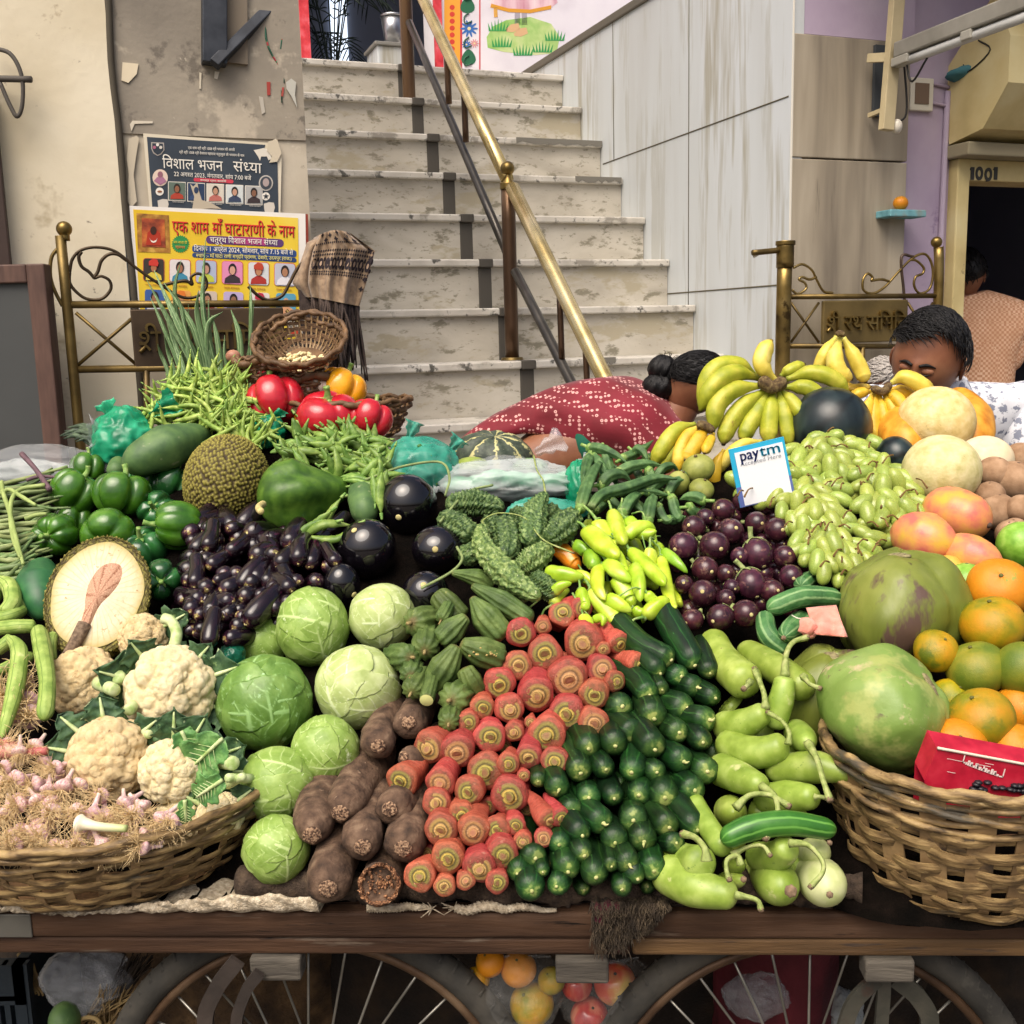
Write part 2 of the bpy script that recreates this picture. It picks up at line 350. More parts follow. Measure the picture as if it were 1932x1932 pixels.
# painted skirt, legs, shoes, grass
paint([(925,13),(960,22),(1000,24),(1038,16),(1052,5),(1040,-50),(935,-50)],M('painted_skirt',['#c98d9c','#e3bfc6','#efdcdc'],scale=14,rough=.9,stretch=(1,1,.2)),'painted_skirt',mural)
paint([(925,14),(960,23),(1000,25),(1040,17),(1040,10),(1000,18),(960,16),(927,7)],'#d99a35','painted_hem',mural,lift=.002)
paint([(931,13),(938,14),(939,32),(932,33)],'#d9a350','painted_tassel',mural,lift=.002)
for u in(976,989):paint([(u-5,24),(u+5,24),(u+6,47),(u-5,47)],'#a9a2ab','painted_leg',mural)
for u,v in((968,52),(983,60)):paint([(u-14,v+3),(u-4,v-6),(u+10,v-8),(u+13,v+3),(u,v+9),(u-12,v+8)],'#d9b184','painted_shoe',mural,lift=.002)
paint([(918,70),(930,50),(955,38),(1000,32),(1040,45),(1056,70),(1050,100),(1010,104),(950,98),(920,90)],M('painted_grass',['#8fbf62','#b9d386','#d6dca4'],scale=7,rough=.9,contrast=(.35,.65)),'painted_grass',mural)
for u,v in((945,82),(985,98),(1022,92),(1045,70),(938,52)):
 paint([p for i in range(7)for p in((u-16+i*5,v+7),(u-13+i*5+(i-3)*1.5,v-9-(3-abs(i-3))*2.5))]+[(u+19,v+7)],'#3f9a55','painted_tuft',mural,lift=.002)
 # room behind that doorway
g=G();g.fbox(a_dl-.6,a_dr+.5,BP+1.4,BP+1.5,P0.z,zt);g.fbox(a_dl-.7,a_dl-.6,BP+.2,BP+1.5,P0.z,zt);g.fbox(a_dr+.5,a_dr+.6,BP+.2,BP+1.5,P0.z,zt);g.fbox(a_dl-.7,a_dr+.6,BP+.2,BP+1.5,P0.z-.05,P0.z-.001);g.fbox(a_dl-.7,a_dr+.6,BP+.2,BP+1.5,zt,zt+.05)
g.mk('doorway_recess',M('blue_grey_room',['#6b7080','#7d828f'],scale=2,rough=.8),mural,smooth=False)
g=G();p0,p1=onb(625,60,BP+1.38),onb(655,60,BP+1.38);g.fbox(fa(p0),fa(p1),BP+1.37,BP+1.39,P0.z+.02,P0.z+1.5);wm_=P('#e6ebf3',.4);wm_.node_tree.nodes['Principled BSDF'].inputs['Emission Color'].default_value=(.75,.85,1,1);wm_.node_tree.nodes['Principled BSDF'].inputs['Emission Strength'].default_value=.9;g.mk('bright_window',wm_,mural,smooth=False)
ped=empty('marble_pedestal',onb(740,112,BP-.35),'grey marble corner pedestal under the steel bucket','pedestal')
bq=BP-.3
a0,a1=fa(onb(712,100,bq)),fa(onb(768,100,bq));zp=onb(740,80,bq).z
g=G();g.fbox(a0,a1,bq,bq+.25,P0.z,zp-.02);g.mk('block',wallmar,ped,bevel=.006)
g=G();g.fbox(a0-.015,a1+.01,bq-.015,bq+.26,zp-.02,zp);g.mk('cap_slab',P('#77756f',.5),ped,bevel=.004)
pb=onb(742,76,bq+.12);pb.z=zp+.001;k=px(pb,1)
bk=G();bk.sweep([pb,pb+Vector((0,0,56*k))],[15*k,22*k],n=24,m=3);bk.sweep([pb+Vector((0,0,54*k)),pb+Vector((0,0,58*k))],[23*k,23*k],n=24,m=2)
tag(bk.mk('steel_bucket',M('brushed_steel',['#8f9092','#b5b6b8'],rough=.28,metal=.9,scale=20)),'steel bucket on the marble pedestal inside the upper doorway','bucket')
# potted palm
pr=onb(627,112,BP+.5);pr.z=P0.z
pl=empty('potted_palm',pr,'dark feathery palm in a pot inside the upper doorway','plant')
g=G();g.sweep([pr,pr+Vector((0,0,.22))],[.1,.13],n=20,m=3);g.mk('pot',P('#b9bcc4',.4),pl)
g=G()
for i in range(13):
 an=i*2.4;h=.45+.5*random.random();tip=pr+Vector((math.cos(an)*.34,math.sin(an)*.34,h*.95));mid=pr+Vector((math.cos(an)*.15,math.sin(an)*.15,h+.06))
 C=cat_rom([pr+Vector((0,0,.2)),mid,tip],14)
 g.sweep(C,[.004]*3,n=4,m=14)
 for q in range(4,14):
  for sg in(-1,1):
   d=(C[min(q+1,13)]-C[q-1]).normalized();sd=d.cross(Vector((0,0,1))).normalized()*sg
   e=C[q]+(sd*.8+d*.7-Vector((0,0,.35)))*.12;g.sweep([C[q],C[q].lerp(e,.5)+Vector((0,0,.012)),e],[.002,.006,.001],n=4,m=4)
g.mk('fronds',P('#1d2b22',.6),pl)
# front pier (left of the stairs) and the plaster wall left of it
a_pl,a_pr=fp(226,250)[0],fp(574,200)[0]
pier=empty('grey_pier',F_(a_pl,BF,0),'stained grey plaster pier with two posters beside the stairs','wall')
zs=fp(400,258)[1]
g=G();g.fbox(a_pl,a_pr,BF,BF+.3,zs,4.6);g.mk('upper_face',greywash,pier,smooth=False)
lowface=M('pale_worn_plaster',['#a89e8c','#bdb3a0','#c9c0ae'],scale=4,rough=.9,bump=.3,bscale=45,spots=[('#d8cfbe',7,.62),('#7e766a',11,.68)],detail=7)
g=G();g.fbox(a_pl,a_pr,BF+.006,BF+.3,0,zs);g.mk('lower_face',lowface,pier,smooth=False)
lw=G();lw.fbox(a_pl-4,a_pl-.012,BF-.015,BF+.3,0,4.6)
tag(lw.mk('plaster_wall',plaster,smooth=False),'cream plaster wall left of the grey pier','wall')
g=G();g.sweep([F_(a_pl-.004,BF-.008,z)+EX*jit(.006)for z in np.linspace(0,4.5,24)],[.011]*24,n=6,m=60);g.mk('crack',P('#4c463b',.9),pier)
def patch(name,pts,hexc,par,off=.002,lift=0,th=.002):
 return paint([(u,v)for u,v in pts],hexc,name,par,MF(BF-off),on=fp,lift=lift,th=th)
patch('paint_flake',[(231,118),(261,121),(258,140),(242,157),(229,152)],'#d9ccb0',pier,.004)
for u,v in((547,162),):
 patch('paper_scrap',[(u-8,v-6),(u+2,v-13),(u+11,v-6),(u+9,v+18),(u+13,v+42),(u+2,v+20),(u-7,v+6)],'#b9b7ac',pier,.006)
for pts,c in(([(488,182),(496,184),(500,212),(494,216)],'#b9b2a4'),([(376,137),(380,138),(379,168),(376,168)],'#c6bda9'),([(405,135),(414,136),(410,150),(404,148)],'#d8d0bf'),([(503,155),(510,155),(510,180),(504,180)],'#a04038'),([(532,165),(536,165),(534,182),(530,182)],'#a34c44'),([(245,235),(250,228),(288,229),(288,233),(254,234),(248,248)],'#cfc6b3')):
 patch('stain',pts,c,pier,.003)
 # ragged paper left of the dark poster
patch('paper_strip',[(243,262),(258,256),(262,262),(256,300),(252,330),(258,380),(248,392),(240,380),(243,330),(239,300)],'#c3b8a2',pier,.003)
# ---- iron bracket on the pier
br=empty('iron_bracket',onb(405,120,BF-.02),'dark iron triangular wall bracket above the grey pier posters','bracket')
def bar(g,p,q,w,h,side=None):
 d=(q-p);L=d.length;Mx=frame(d,p,side if side is not None else EX);return g.box(-w/2,w/2,-h/2,h/2,0,L,Mx)
iron=M('dark_iron',['#23262c','#2f333a','#3c4047'],scale=12,rough=.5,metal=.3,bump=.15)
g=G();bar(g,onb(404,122,BF-.025),onb(404,-120,BF-.025),.07,.05);g.mk('upright',iron,br,bevel=.003)
wb=G();bar(wb,onb(428,118,BF-.008),onb(425,-110,BF-.008),.12,.014);wb.mk('back_board',P('#7d7263',.85),br,smooth=False)
tip=onb(404,122,BF-.05);far=tip+EY*-.75+EX*.28+Vector((0,0,.75));
e1=ray(545,-20);far=CAM+e1*((tip-CAM).length*.93)
g=G();bar(g,tip,far,.03,.03);g.mk('strut',iron,br,bevel=.003)
e2=CAM+ray(474,-30)*((tip-CAM).length*.97);e3=tip.lerp(far,.36)
g=G();bar(g,e3,e2,.022,.022);g.mk('strut',iron,br,bevel=.003)
g=G()
for i in range(10):
 p=tip.lerp(far,.72)+Vector((jit(.01),jit(.01),0));g.sweep([p,p+Vector((.01+jit(.03),jit(.02),-.1)),p+Vector((.0+jit(.05),jit(.02),-.16-random.random()*.12))],[.003,.003,.002],n=4,m=8)
th=g.mk('thread',M('tangled_thread',['#b6404a','#3c7d55','#2c5a48'],scale=30,rough=.9,contrast=(.4,.5)),br)
# ---- wire coil and wall lamp hook at far left
g=G();c=onb(20,155,BF-.06)
kk=px(c,1)
g.sweep([c+Vector((-30,0,62))*kk,c+Vector((5,0,50))*kk,c+Vector((22,0,10))*kk,c+Vector((18,0,-40))*kk,c+Vector((6,0,-62))*kk,c+Vector((-6,0,-40))*kk,c+Vector((-20,0,0))*kk],[.006]*3,n=6,m=40)
g.sweep([c+Vector((-50,0,8))*kk,c+Vector((40,0,4))*kk],[.009,.009],n=6)
tag(g.mk('cable_loop',P('#4a453f',.7)),'loop of dark cable on a bar fixed to the cream wall','cable')
g=G();g.fbox(fp(-90,300)[0],fp(14,400)[0],BF-.07,BF-.015,0,fp(0,185)[1]);tag(g.mk('door_post',P('#3d2f29',.7),bevel=.004),'dark brown wooden door post at the edge of the cream wall','post')
# ---- framed dark board
bd=empty('framed_board',aty(40,800,3.0),'tall dark grey board in a brown wooden frame left of the gate','board')
c0,c1,c2,c3=(aty(u,v,2.95)for u,v in((-130,470),(82,497),(97,870),(-130,880)))
zt_,zb_=c1.z,.35;xr=c1.x;yy=2.95
def bx(g,x0,x1,z0,z1,y0,y1):return g.box(x0,x1,y0,y1,z0,z1)
g=G();bx(g,xr-.05,xr,zb_,zt_,yy,yy+.05);bx(g,xr-.75,xr-.7,zb_,zt_,yy,yy+.05);bx(g,xr-.7,xr-.05,zt_-.05,zt_,yy,yy+.05);bx(g,xr-.7,xr-.05,zb_,zb_+.05,yy,yy+.05);bx(g,xr-.06,xr,0,zb_,yy,yy+.05);bx(g,xr-.75,xr-.69,0,zb_,yy,yy+.05)
g.mk('frame',M('brown_wood_frame',['#4a352e','#5d453b'],scale=12,rough=.6,stretch=(6,6,1)),bd,bevel=.004)
g=G();bx(g,xr-.7,xr-.05,zb_+.05,zt_-.05,yy+.015,yy+.035);g.mk('board_face',M('slate_board',['#3c3e3e','#454746'],scale=3,rough=.55),bd,smooth=False)
# ---- pilaster, purple wall, door
a_p2=fp(1706,400)[0]
pil=empty('marble_pilaster',F_(.1,BF,0),'stained tan marble pilaster right of the stair wall','pillar')
zs1=fp(1600,302)[1];zs2=fp(1600,72)[1]
for z0,z1 in((0,1.25),(1.256,zs1-.003),(zs1+.003,zs2)):
 g=G();g.fbox(.006,a_p2,BF-.006,BF+.05,z0,z1);g.mk('slab',pilmar,pil,bevel=.003)
g=G();g.fbox(.001,.0055,BF-.006,BF+.02,0,zc+.3);g.mk('edge_trim',P('#d6d2c6',.6),pil,smooth=False)
PO=.03
a_dL,a_dO=fp(1786,420,PO)[0],fp(1806,480,PO)[0];z_dT=fp(1850,345,PO)[1];z_fT=fp(1850,305,PO)[1]
pw=empty('purple_wall',F_(a_p2,BF+PO,0),'flaking lilac painted wall around the dark shop doorway','wall')
g=G();g.fbox(.05,a_dL,BF+PO,BF+.4,0,4.6);g.fbox(a_dL,a_dL+1.6,BF+PO,BF+.4,z_fT,4.6);g.fbox(a_dL+1.25,a_dL+2.5,BF+PO,BF+.4,0,z_fT);g.mk('wall_face',purple,pw,smooth=False)
cream=M('cream_door_paint',['#b5a36f','#c9b883','#d2c595'],scale=5,rough=.6,bump=.15,spots=[('#8a7a55',12,.68)])
df=empty('shop_doorway',F_(a_dL,BF+PO,0),'cream painted doorway frame with number 1001 over a dark shop room','doorway')
g=G();g.fbox(a_dL,a_dO,BF-.02,BF+.12,0,z_fT);g.mk('jamb',cream,df,bevel=.005)
g=G();g.fbox(a_dO+1.1,a_dO+1.18,BF-.02,BF+.12,0,z_fT);g.mk('jamb',cream,df,bevel=.005)
g=G();g.fbox(a_dO,a_dO+1.1,BF-.015,BF+.12,z_dT,z_fT);g.mk('lintel',cream,df,bevel=.005)
room=M('dark_room',['#6c6d80','#7a7a88'],scale=1.5,rough=.8)
g=G();x0,x1=a_dL-.5,a_dL+2.2;y0,y1=BF+.4,BF+2.6
g.fbox(x0,x1,y1,y1+.1,0,3);g.fbox(x0-.1,x0,y0,y1,0,3);g.fbox(x1,x1+.1,y0,y1,0,3);g.fbox(x0-.1,x1+.1,y0,y1+.1,3,3.1);g.fbox(x0-.1,x1+.1,y0-.5,y1,-.02,.16);g.mk('room',room,df,smooth=False)
g=G();g.fbox(a_dL-.03,a_dL+1.7,BF-.1,BF+PO,z_fT,z_fT+.05);g.mk('ledge',P('#8f866c',.8),df,bevel=.006)
# number digits
def digits():
 b=BF-.018
 for ch,u in(('1',1836),('0',1849),('0',1866),('1',1880)):
  a,z=fp(u,327 if ch=='1' or u<1855 else 329,PO-.05);s=.024;g=G()
  Mx=MF(b)
  if ch=='1':g.poly([(a-s*.35,z-s),(a+s*.35,z-s),(a+s*.35,z+s),(a-s*.35,z+s),(a-s*.6,z+s*.5),(a-s*.35,z+s*.5)],.012,Mx)
  else:
   o=[(a+s*.8*math.cos(t),z+s*1.1*math.sin(t))for t in[i*math.pi/8 for i in range(17)]];i_=[(a+s*.38*math.cos(t),z+s*.55*math.sin(t))for t in[i*math.pi/8 for i in range(17)]]
   for q in range(16):g.poly([o[q],o[q+1],i_[q+1],i_[q]],.012,Mx)
  g.mk('number',P('#45443f',.5,.4),df,smooth=False)
digits()
# shutter housing above the door (faceted cream box)
hb=empty('awning_box',F_(a_dL,BF,z_fT+.05),'faceted cream box above the shop doorway with a blue cloth on top','awning')
zb1=z_fT+.055;zt1=fp(1850,135,0)[1]
aL=fp(1797,200,0)[0]
sec=[(0,0),(-.02,.02),(-.10,.17),(-.13,.36),(-.10,.50),(0.02,zt1-zb1+.02)]
sec=[(-.02,0),(-.19,.03),(-.30,.17),(-.30,.33),(-.22,.5),(.02,zt1-zb1)]
g=G();V=[]
for a in(aL,aL+1.6):V+=[F_(a+(0 if a==aL else 0),BF+PO+o,zb1+h)for o,h in sec]
n=len(sec);g.add(V,[tuple(range(n-1,-1,-1)),tuple(range(n,2*n))]+[(i,(i+1)%n,(i+1)%n+n,i+n)for i in range(n)]);g.mk('housing',cream,hb,smooth=False)
g=G();p=F_(aL+.12,BF-.05,zt1-.02);g.add(*blob(p,.16,.09,.035,fn=lambda a,b:1+.15*math.sin(3*a+2*b)));g.mk('cloth',P('#3f7076',.8),hb)
g=G();g.sweep([F_(aL-.003,BF-.12,zb1+.35),F_(aL-.003,BF-.18,zb1+.3),F_(aL-.003,BF-.08,zb1+.25),F_(aL-.003,BF-.05,zb1+.28)],[.003]*4,n=4,m=14);g.mk('wire',black,hb)
# unseen slab over the shop, added for the shade that darkens this corner
g=G();g.fbox(.02,3.2,BF-.75,BF+.4,zs2+.62,zs2+.78);tag(g.mk('shade_slab',purple,smooth=False),'unseen lilac canopy slab added to shade the shop corner','canopy')
# socket plate, shelf, orange, tube light
sk=empty('switch_box',onb(1733,180,BF),'broken white switch plate on the lilac wall','switch')
a,z=fp(1733,180,PO)
g=G();g.fbox(a-.055,a+.055,BF+PO-.02,BF+PO,z-.06,z+.06);g.mk('plate',P('#c9c4b4',.6),sk,bevel=.004)
g=G();g.fbox(a-.035,a+.03,BF+PO-.024,BF+PO-.018,z-.035,z+.04);g.mk('opening',P('#6d5b4c',.9),sk,smooth=False)
g=G()
for h in(-.025,.045):g.sweep([F_(a+.056,BF+PO-.008,z+h),F_(a_dL-.02,BF+PO-.008,z+h-.01)],[.007,.007],n=6)
g.sweep([F_(a_dL-.03,BF+PO-.01,z+.02),F_(a_dL-.035,BF+PO-.01,z-.75)],[.012,.012],n=6);g.mk('conduit',purple,sk)
a0,z0=fp(1650,396);a1,z1=fp(1713,400)
g=G();g.fbox(a0,a1+.01,BF-.09,BF-.006,z1-.028,z1-.002);tag(g.mk('wall_shelf',M('blue_wood',['#4f7f88','#6fa3ab','#857d6c'],scale=14,rough=.8),bevel=.004),'small blue wooden shelf on the tan pilaster','shelf')
tl=empty('tube_light',onb(1690,95,BF-.1),'unlit tube light batten on a cream pole above the shop','lamp')
pA=CAM+ray(1685,102)*((onb(1690,100,BF)-CAM).length*.965);
pole_t=onb(1697,-60,BF-.13);pole_m=onb(1684,100,BF-.13);pole_b=onb(1672,246,BF-.13)
creamy=M('cream_batten',['#a89a78','#c2b48e'],scale=8,rough=.7)
g=G();bar(g,pole_m+Vector((0,0,-.02)),pole_t,.05,.03);bar(g,pole_b,pole_m,.05,.03);g.mk('pole',creamy,tl,bevel=.003)
g=G();bar(g,onb(1640,110,BF-.05),onb(1676,108,BF-.12),.03,.03);bar(g,onb(1640,218,BF-.03),onb(1672,205,BF-.12),.015,.015);g.mk('arm',creamy,tl,smooth=False)
g=G();g.fbox(fp(1645,100)[0],fp(1680,100)[0],BF-.022,BF-.007,fp(1660,222)[1],fp(1660,88)[1]);g.mk('back_plate',P('#3b3f42',.7),tl,smooth=False)
far=CAM+ray(1960,-8)*((pole_m-CAM).length*.72)
g=G();bar(g,pole_m+EY*-.03,far,.045,.055);g.mk('batten',M('grey_batten',['#77746a','#8f8c82'],scale=9,rough=.5),tl,bevel=.006)
d=(far-pole_m);o=Vector((0,0,-.045));g=G();g.sweep([pole_m+d*.09+o,pole_m+d*.97+o],[.016,.016],n=12);g.mk('tube',P('#b9bab6',.25),tl)
for t in(.03,.09,.55,.97):
 g=G();q=pole_m+d*t+Vector((0,0,-.04));bar(g,q,q+d.normalized()*.05,.045,.03);g.mk('holder',P('#9a978c',.5),tl,bevel=.004)
g=G();q=pole_m+EY*-.02+EX*.03;e=onb(1692,232,BF-.13);g.sweep([q,q+Vector((.02,0,-.2)),e],[.004]*3,n=5,m=12);g.sweep([pole_m+d*.1,pole_m+d*.16+Vector((0,0,-.12)),pole_m+d*.28+Vector((0,0,-.06))],[.004]*3,n=5,m=12);g.mk('cable',black,tl)
g=G();g.add(*blob(e+Vector((0,0,-.012)),.02,.02,.026));g.mk('bulb_socket',P('#cfc9ba',.5),tl)
# purple band above pilaster shows as wall face
g=G();g.fbox(.006,a_p2+.02,BF+.002,BF+.05,zs2+.003,4.6);g.mk('wall_band',purple,pw,smooth=False)
# ------------------------------------------------------------------ lettering (outlines of the built-in font; conjuncts put together by hand)
def glyphs(s):
 """mesh of s in visual order; '~' after a consonant drops its upright (half form)"""
 toks=[];buf=''
 i=0
 while i<len(s):
  if i+1<len(s)and s[i+1]=='~':
   if buf:toks.append((buf,0));buf=''
   toks.append((s[i],1));i+=2
  else:buf+=s[i];i+=1
 if buf:toks.append((buf,0))
 V=[];F=[];x=0
 for t,half in toks:
  c=bpy.data.curves.new('lettering','FONT');c.body=t;c.resolution_u=3
  o=bpy.data.objects.new('lettering',c);COL.objects.link(o)
  d=bpy.context.evaluated_depsgraph_get();me=bpy.data.meshes.new_from_object(o.evaluated_get(d))
  bpy.data.objects.remove(o);bpy.data.curves.remove(c)
  bm=bmesh.new();bm.from_mesh(me);bpy.data.meshes.remove(me)
  if not bm.verts:x+=.3;bm.free();continue
  wd=max(v.co.x for v in bm.verts)
  if half:
   cut=wd*.70
   bmesh.ops.bisect_plane(bm,geom=bm.verts[:]+bm.edges[:]+bm.faces[:],plane_co=(cut,0,0),plane_no=(1,0,0),clear_outer=True);wd=cut
  b=len(V);bm.verts.index_update()
  V+=[(v.co.x+x,v.co.y)for v in bm.verts];F+=[tuple(v.index+b for v in f.verts)for f in bm.faces]
  bm.free();x+=wd
  if t.endswith(' '):x+=.25
 return V,F,x
_gl={}
def lettering(s,A,B,h,mat,par,nrm,th=.0,name='lettering',bold=0):
 """s fitted from world point A to B (baseline), glyph height h (m), facing nrm"""
 if s not in _gl:_gl[s]=glyphs(s)
 V,F,wd=_gl[s]
 dx=(B-A)/wd;up=Vector(nrm).cross(B-A).normalized()*h;nv=Vector(nrm).normalized()
 g=G();n=len(V);
 pts=[A+dx*x+up*y for x,y in V]
 if th:
  ed={}
  for f in F:
   for a,b in zip(f,f[1:]+f[:1]):ed[(a,b)]=1
  side=[(b,a,a+n,b+n)for(a,b)in ed if(b,a)not in ed]
  g.add([p+nv*th for p in pts]+pts,F+side)
 else:g.add(pts,F)
 return g.mk(name,mat,par,smooth=False)
NF=-EY
def plab(s,u0,v0,u1,v1,hpx,mat,par,off=.008):
 A,B=onb(u0,v0,BF-off),onb(u1,v1,BF-off)
 return lettering(s,A,B,px(A,hpx)*1.35,mat if not isinstance(mat,str)else P(mat,.7),par,NF,th=.0006)
def pp2(u,v):return fp(u,v)
def poster_poly(pts,c,name,par,off,th=.0006):return paint(pts,c,name,par,MF(BF-off),on=fp,th=th)
def ell(u,v,rx,ry=None,n=18):ry=ry or rx;return[(u+rx*math.cos(2*math.pi*i/n),v+ry*math.sin(2*math.pi*i/n))for i in range(n)]
def rrect(u0,v0,u1,v1,r,sk=0):
 o=[]
 for cx,cy,a0 in((u1-r,v0+r,-90),(u1-r,v1-r,0),(u0+r,v1-r,90),(u0+r,v0+r,180)):
  for i in range(5):t=R_(a0+i*22.5);o.append((cx+r*math.cos(t),cy+r*math.sin(t)))
 return[(a,b+sk*(a-u0))for a,b in o]
def portrait(u0,v0,u1,v1,bgc,cloth,hair,par,off,skin='#b9825f',r=4,turban=None,cut=None):
 sk=.05;b=cut or v1
 base=poster_poly(rrect(u0,v0,u1,b,r,sk),bgc,'portrait',par,off)
 cx,w,h=(u0+u1)/2,u1-u0,v1-v0
 cy=v0+h*.38
 def cl(p):return[(a,min(c,b-1))for a,c in p]
 def sub(pts,c,n,o):
  q=cl(pts)
  if max(c_ for _,c_ in q)-min(c_ for _,c_ in q)>1:poster_poly(q,c,n,base,off+o)
 sub([(cx-w*.4,v1-1),(cx-w*.36,v0+h*.76),(cx-w*.12,v0+h*.62),(cx+w*.12,v0+h*.62),(cx+w*.36,v0+h*.76),(cx+w*.4,v1-1)],cloth,'clothing',.001)
 if hair:sub(ell(cx,cy-h*.02,w*.2,h*.26),hair,'hair',.0018)
 sub(ell(cx,cy+h*.04,w*.14,h*.19),skin,'face',.0026)
 if turban:sub([(cx-w*.24,cy-h*.06),(cx-w*.24,cy-h*.24),(cx-w*.05,cy-h*.36),(cx+w*.17,cy-h*.32),(cx+w*.24,cy-h*.16),(cx+w*.2,cy-h*.02)],turban,'turban',.0034)
 return base
ps=empty('dark_poster',onb(425,400,BF-.004),'dark blue torn poster above the yellow poster on the pier','poster')
paper=M('poster_paper',['#cfc5ad','#dad1bc'],scale=8,rough=.75)
poster_poly([(270,252),(505,270),(520,262),(531,300),(528,420),(283,408)],paper,'paper',ps,.005)
poster_poly([(277,259),(500,274),(497,283),(512,300),(523,308),(525,415),(288,403)],M('faded_navy_print',['#2b343e','#343e49','#3c4650'],scale=5,rough=.6),'printed_field',ps,.0065)
wp='#e3dfd4'
plab('िवशाल भजन',307,317,421,323,21,wp,ps);plab('संध~या',440,323,494,327,21,wp,ps)
plab('22 अगस~त 2023, मंगलवार, सांय 7:00 बजे',328,332,474,340,8.5,wp,ps)
plab('एक शाम श्री श्री 1008 श्री भगवान की आरती',355,281,443,285,5,wp,ps);plab('श्री श्री 1008 श्री देवराज महाराज चतुर्भुज जी भगवान के नाम',338,289,461,296,5,wp,ps)
poster_poly(rrect(365,336,440,343,3.4,.05),'#c63f51','red_banner',ps,.0075);plab('समस्त ग्राम वासियों',378,341.5,427,344,3.6,wp,ps,.0086)
cl_=[('#5e6d62','#a8402f','#2c2420','#8a5c43'),('#2c3c58','#33486c',None,'#2c3c58'),('#cfc7b8','#b56a60','#241f1e','#b58a70'),('#c9cfcd','#38445c','#211d1d','#bb917a'),('#aaa9a6','#3a3032','#231e1c','#7f5a46')]
for i,(b,c,h,s)in enumerate(cl_):
 u0=318+i*36.2;v0=344+i*1.9
 poster_poly(rrect(u0-1.2,v0-1.2,u0+32,v0+35,1,.04),'#d9d3c6','portrait_border',ps,.0072)
 portrait(u0,v0,u0+31,v0+33,b,c,h,ps,.0080,s,r=1)
poster_poly(ell(302,336,14.5,16),'#d8c3b2','emblem',ps,.0075);poster_poly(ell(302,330,5,6),'#8e5f6c','emblem_figure',ps,.0085);poster_poly([(290,342),(296,335),(308,335),(314,343),(302,350)],'#a2708a','emblem_figure',ps,.0085)
poster_poly(ell(501,346,13.5,15),'#b9b4ac','emblem',ps,.0075);poster_poly(ell(501,346,11,12.5),'#3f454e','emblem_ring',ps,.0082);poster_poly(ell(501,345,6,8),'#a79795','emblem_figure',ps,.009)
for u,v in((301,362),(501,371)):poster_poly(ell(u,v,7.6),'#e2ddd2','badge',ps,.0075)
poster_poly([(501+6*(1 if i%2==0 else .42)*math.sin(i*math.pi/5),371-6*(1 if i%2==0 else .42)*math.cos(i*math.pi/5))for i in range(10)],'#2f353d','star',ps,.0085)
poster_poly(ell(301,362,4.5,2),'#8a5a3c','badge_mark',ps,.0085)
for u,v in((307,385),(507,391)):poster_poly([(u-10,v-6),(u,v-9),(u+9,v-8),(u+11,v+1),(u+7,v+16),(u-7,v+14),(u-9,v+4)],'#c9c2b6','flower_figure',ps,.0075)
poster_poly([(484,283),(497,280),(507,283),(512,300),(506,303),(503,296),(492,296),(490,304),(486,296),(478,284)],'#d6d0c2','cow_figure',ps,.0078)
poster_poly([(285,269),(309,270),(310,284),(304,292),(297,295),(289,290),(285,281)],'#a9a29b','crest',ps,.0075);poster_poly([(287,271),(307,272),(308,284),(303,290),(297,293),(290,288),(287,281)],'#2f3842','crest_field',ps,.0082)
for u,v,c in((291,279,'#a7627c'),(297,274,'#dedad0'),(303,279,'#c9c4ba')):poster_poly(ell(u,v,3),c,'crest_mark',ps,.009)
poster_poly([(358,347),(364,353),(372,345),(374,358),(380,378),(398,384),(418,395),(398,394),(362,396),(366,372),(362,360)],'#b7ab96','torn_patch',ps,.0102)
poster_poly([(505,268),(522,264),(530,290),(522,306),(507,308),(512,296),(503,285)],'#c8bda6','torn_patch',ps,.0102)
for i in range(5):plab('गायक कलाकार',325+i*36.2,382+i*1.9,347+i*36.2,383+i*1.9,2.6,'#b9b6ae',ps,.009)
py=empty('yellow_poster',onb(410,560,BF-.007),'bright yellow devotional singing poster with red title on the pier','poster')
poster_poly([(244,389),(575,404),(578,640),(262,640)],M('white_poster_paper',['#dcd8d0','#e8e4dc'],scale=6,rough=.6),'paper',py,.011)
yel=M('yellow_print',['#d9b321','#e3c53a','#ead873'],scale=2.4,rough=.5,contrast=(.35,.75))
poster_poly([(251,396),(561,412),(564,640),(268,640)],yel,'printed_field',py,.0124)
for k_,(c,o)in enumerate((('#6a1f1c',.0133),('#cf2f2b',.0146))):
 d=1.2 if k_==0 else 0
 plab('एक शाम',325+d,438+d,394+d,441+d,24,c,py,o);plab('माँ',400+d,440.5+d,419+d,442+d,24,c,py,o);plab('घाटाराणी',424+d,442+d,499+d,446+d,24,c,py,o);plab('के नाम',504+d,445+d,556+d,448+d,24,c,py,o)
poster_poly(rrect(388,445,534,460,7,.05),'#5a3a6d','banner',py,.0133);poster_poly(rrect(440,446.5,500,461,1,.05),'#a23a72','banner_middle',py,.0139)
plab('चतुर्थ िवशाल भजन संध~या',396,457,524,463,11,'#efe9df',py,.0147)
poster_poly(rrect(362,463,558,476.5,5,.05),'#2f4a80','banner',py,.0133);poster_poly(rrect(362,477.5,558,486,4,.05),'#2b4474','banner',py,.0133)
plab('िदनांक 1 अप्रेल 2024, सोमवार, सांय 7.15 बजे से',366,473,553,481,9.5,'#efeae0',py,.0146);plab('स~थान :- माँ घाटा राणी मन्दिर प्रांगण, देबारी, उदयपुर (राज.)',370,485,550,491,7,'#e9e08a',py,.0146)
fr=poster_poly([(257,403),(318,407),(321,478),(260,476)],M('gilt_frame_print',['#6f4a22','#a8772f','#c9a04a'],scale=40,rough=.6),'deity_frame',py,.0134)
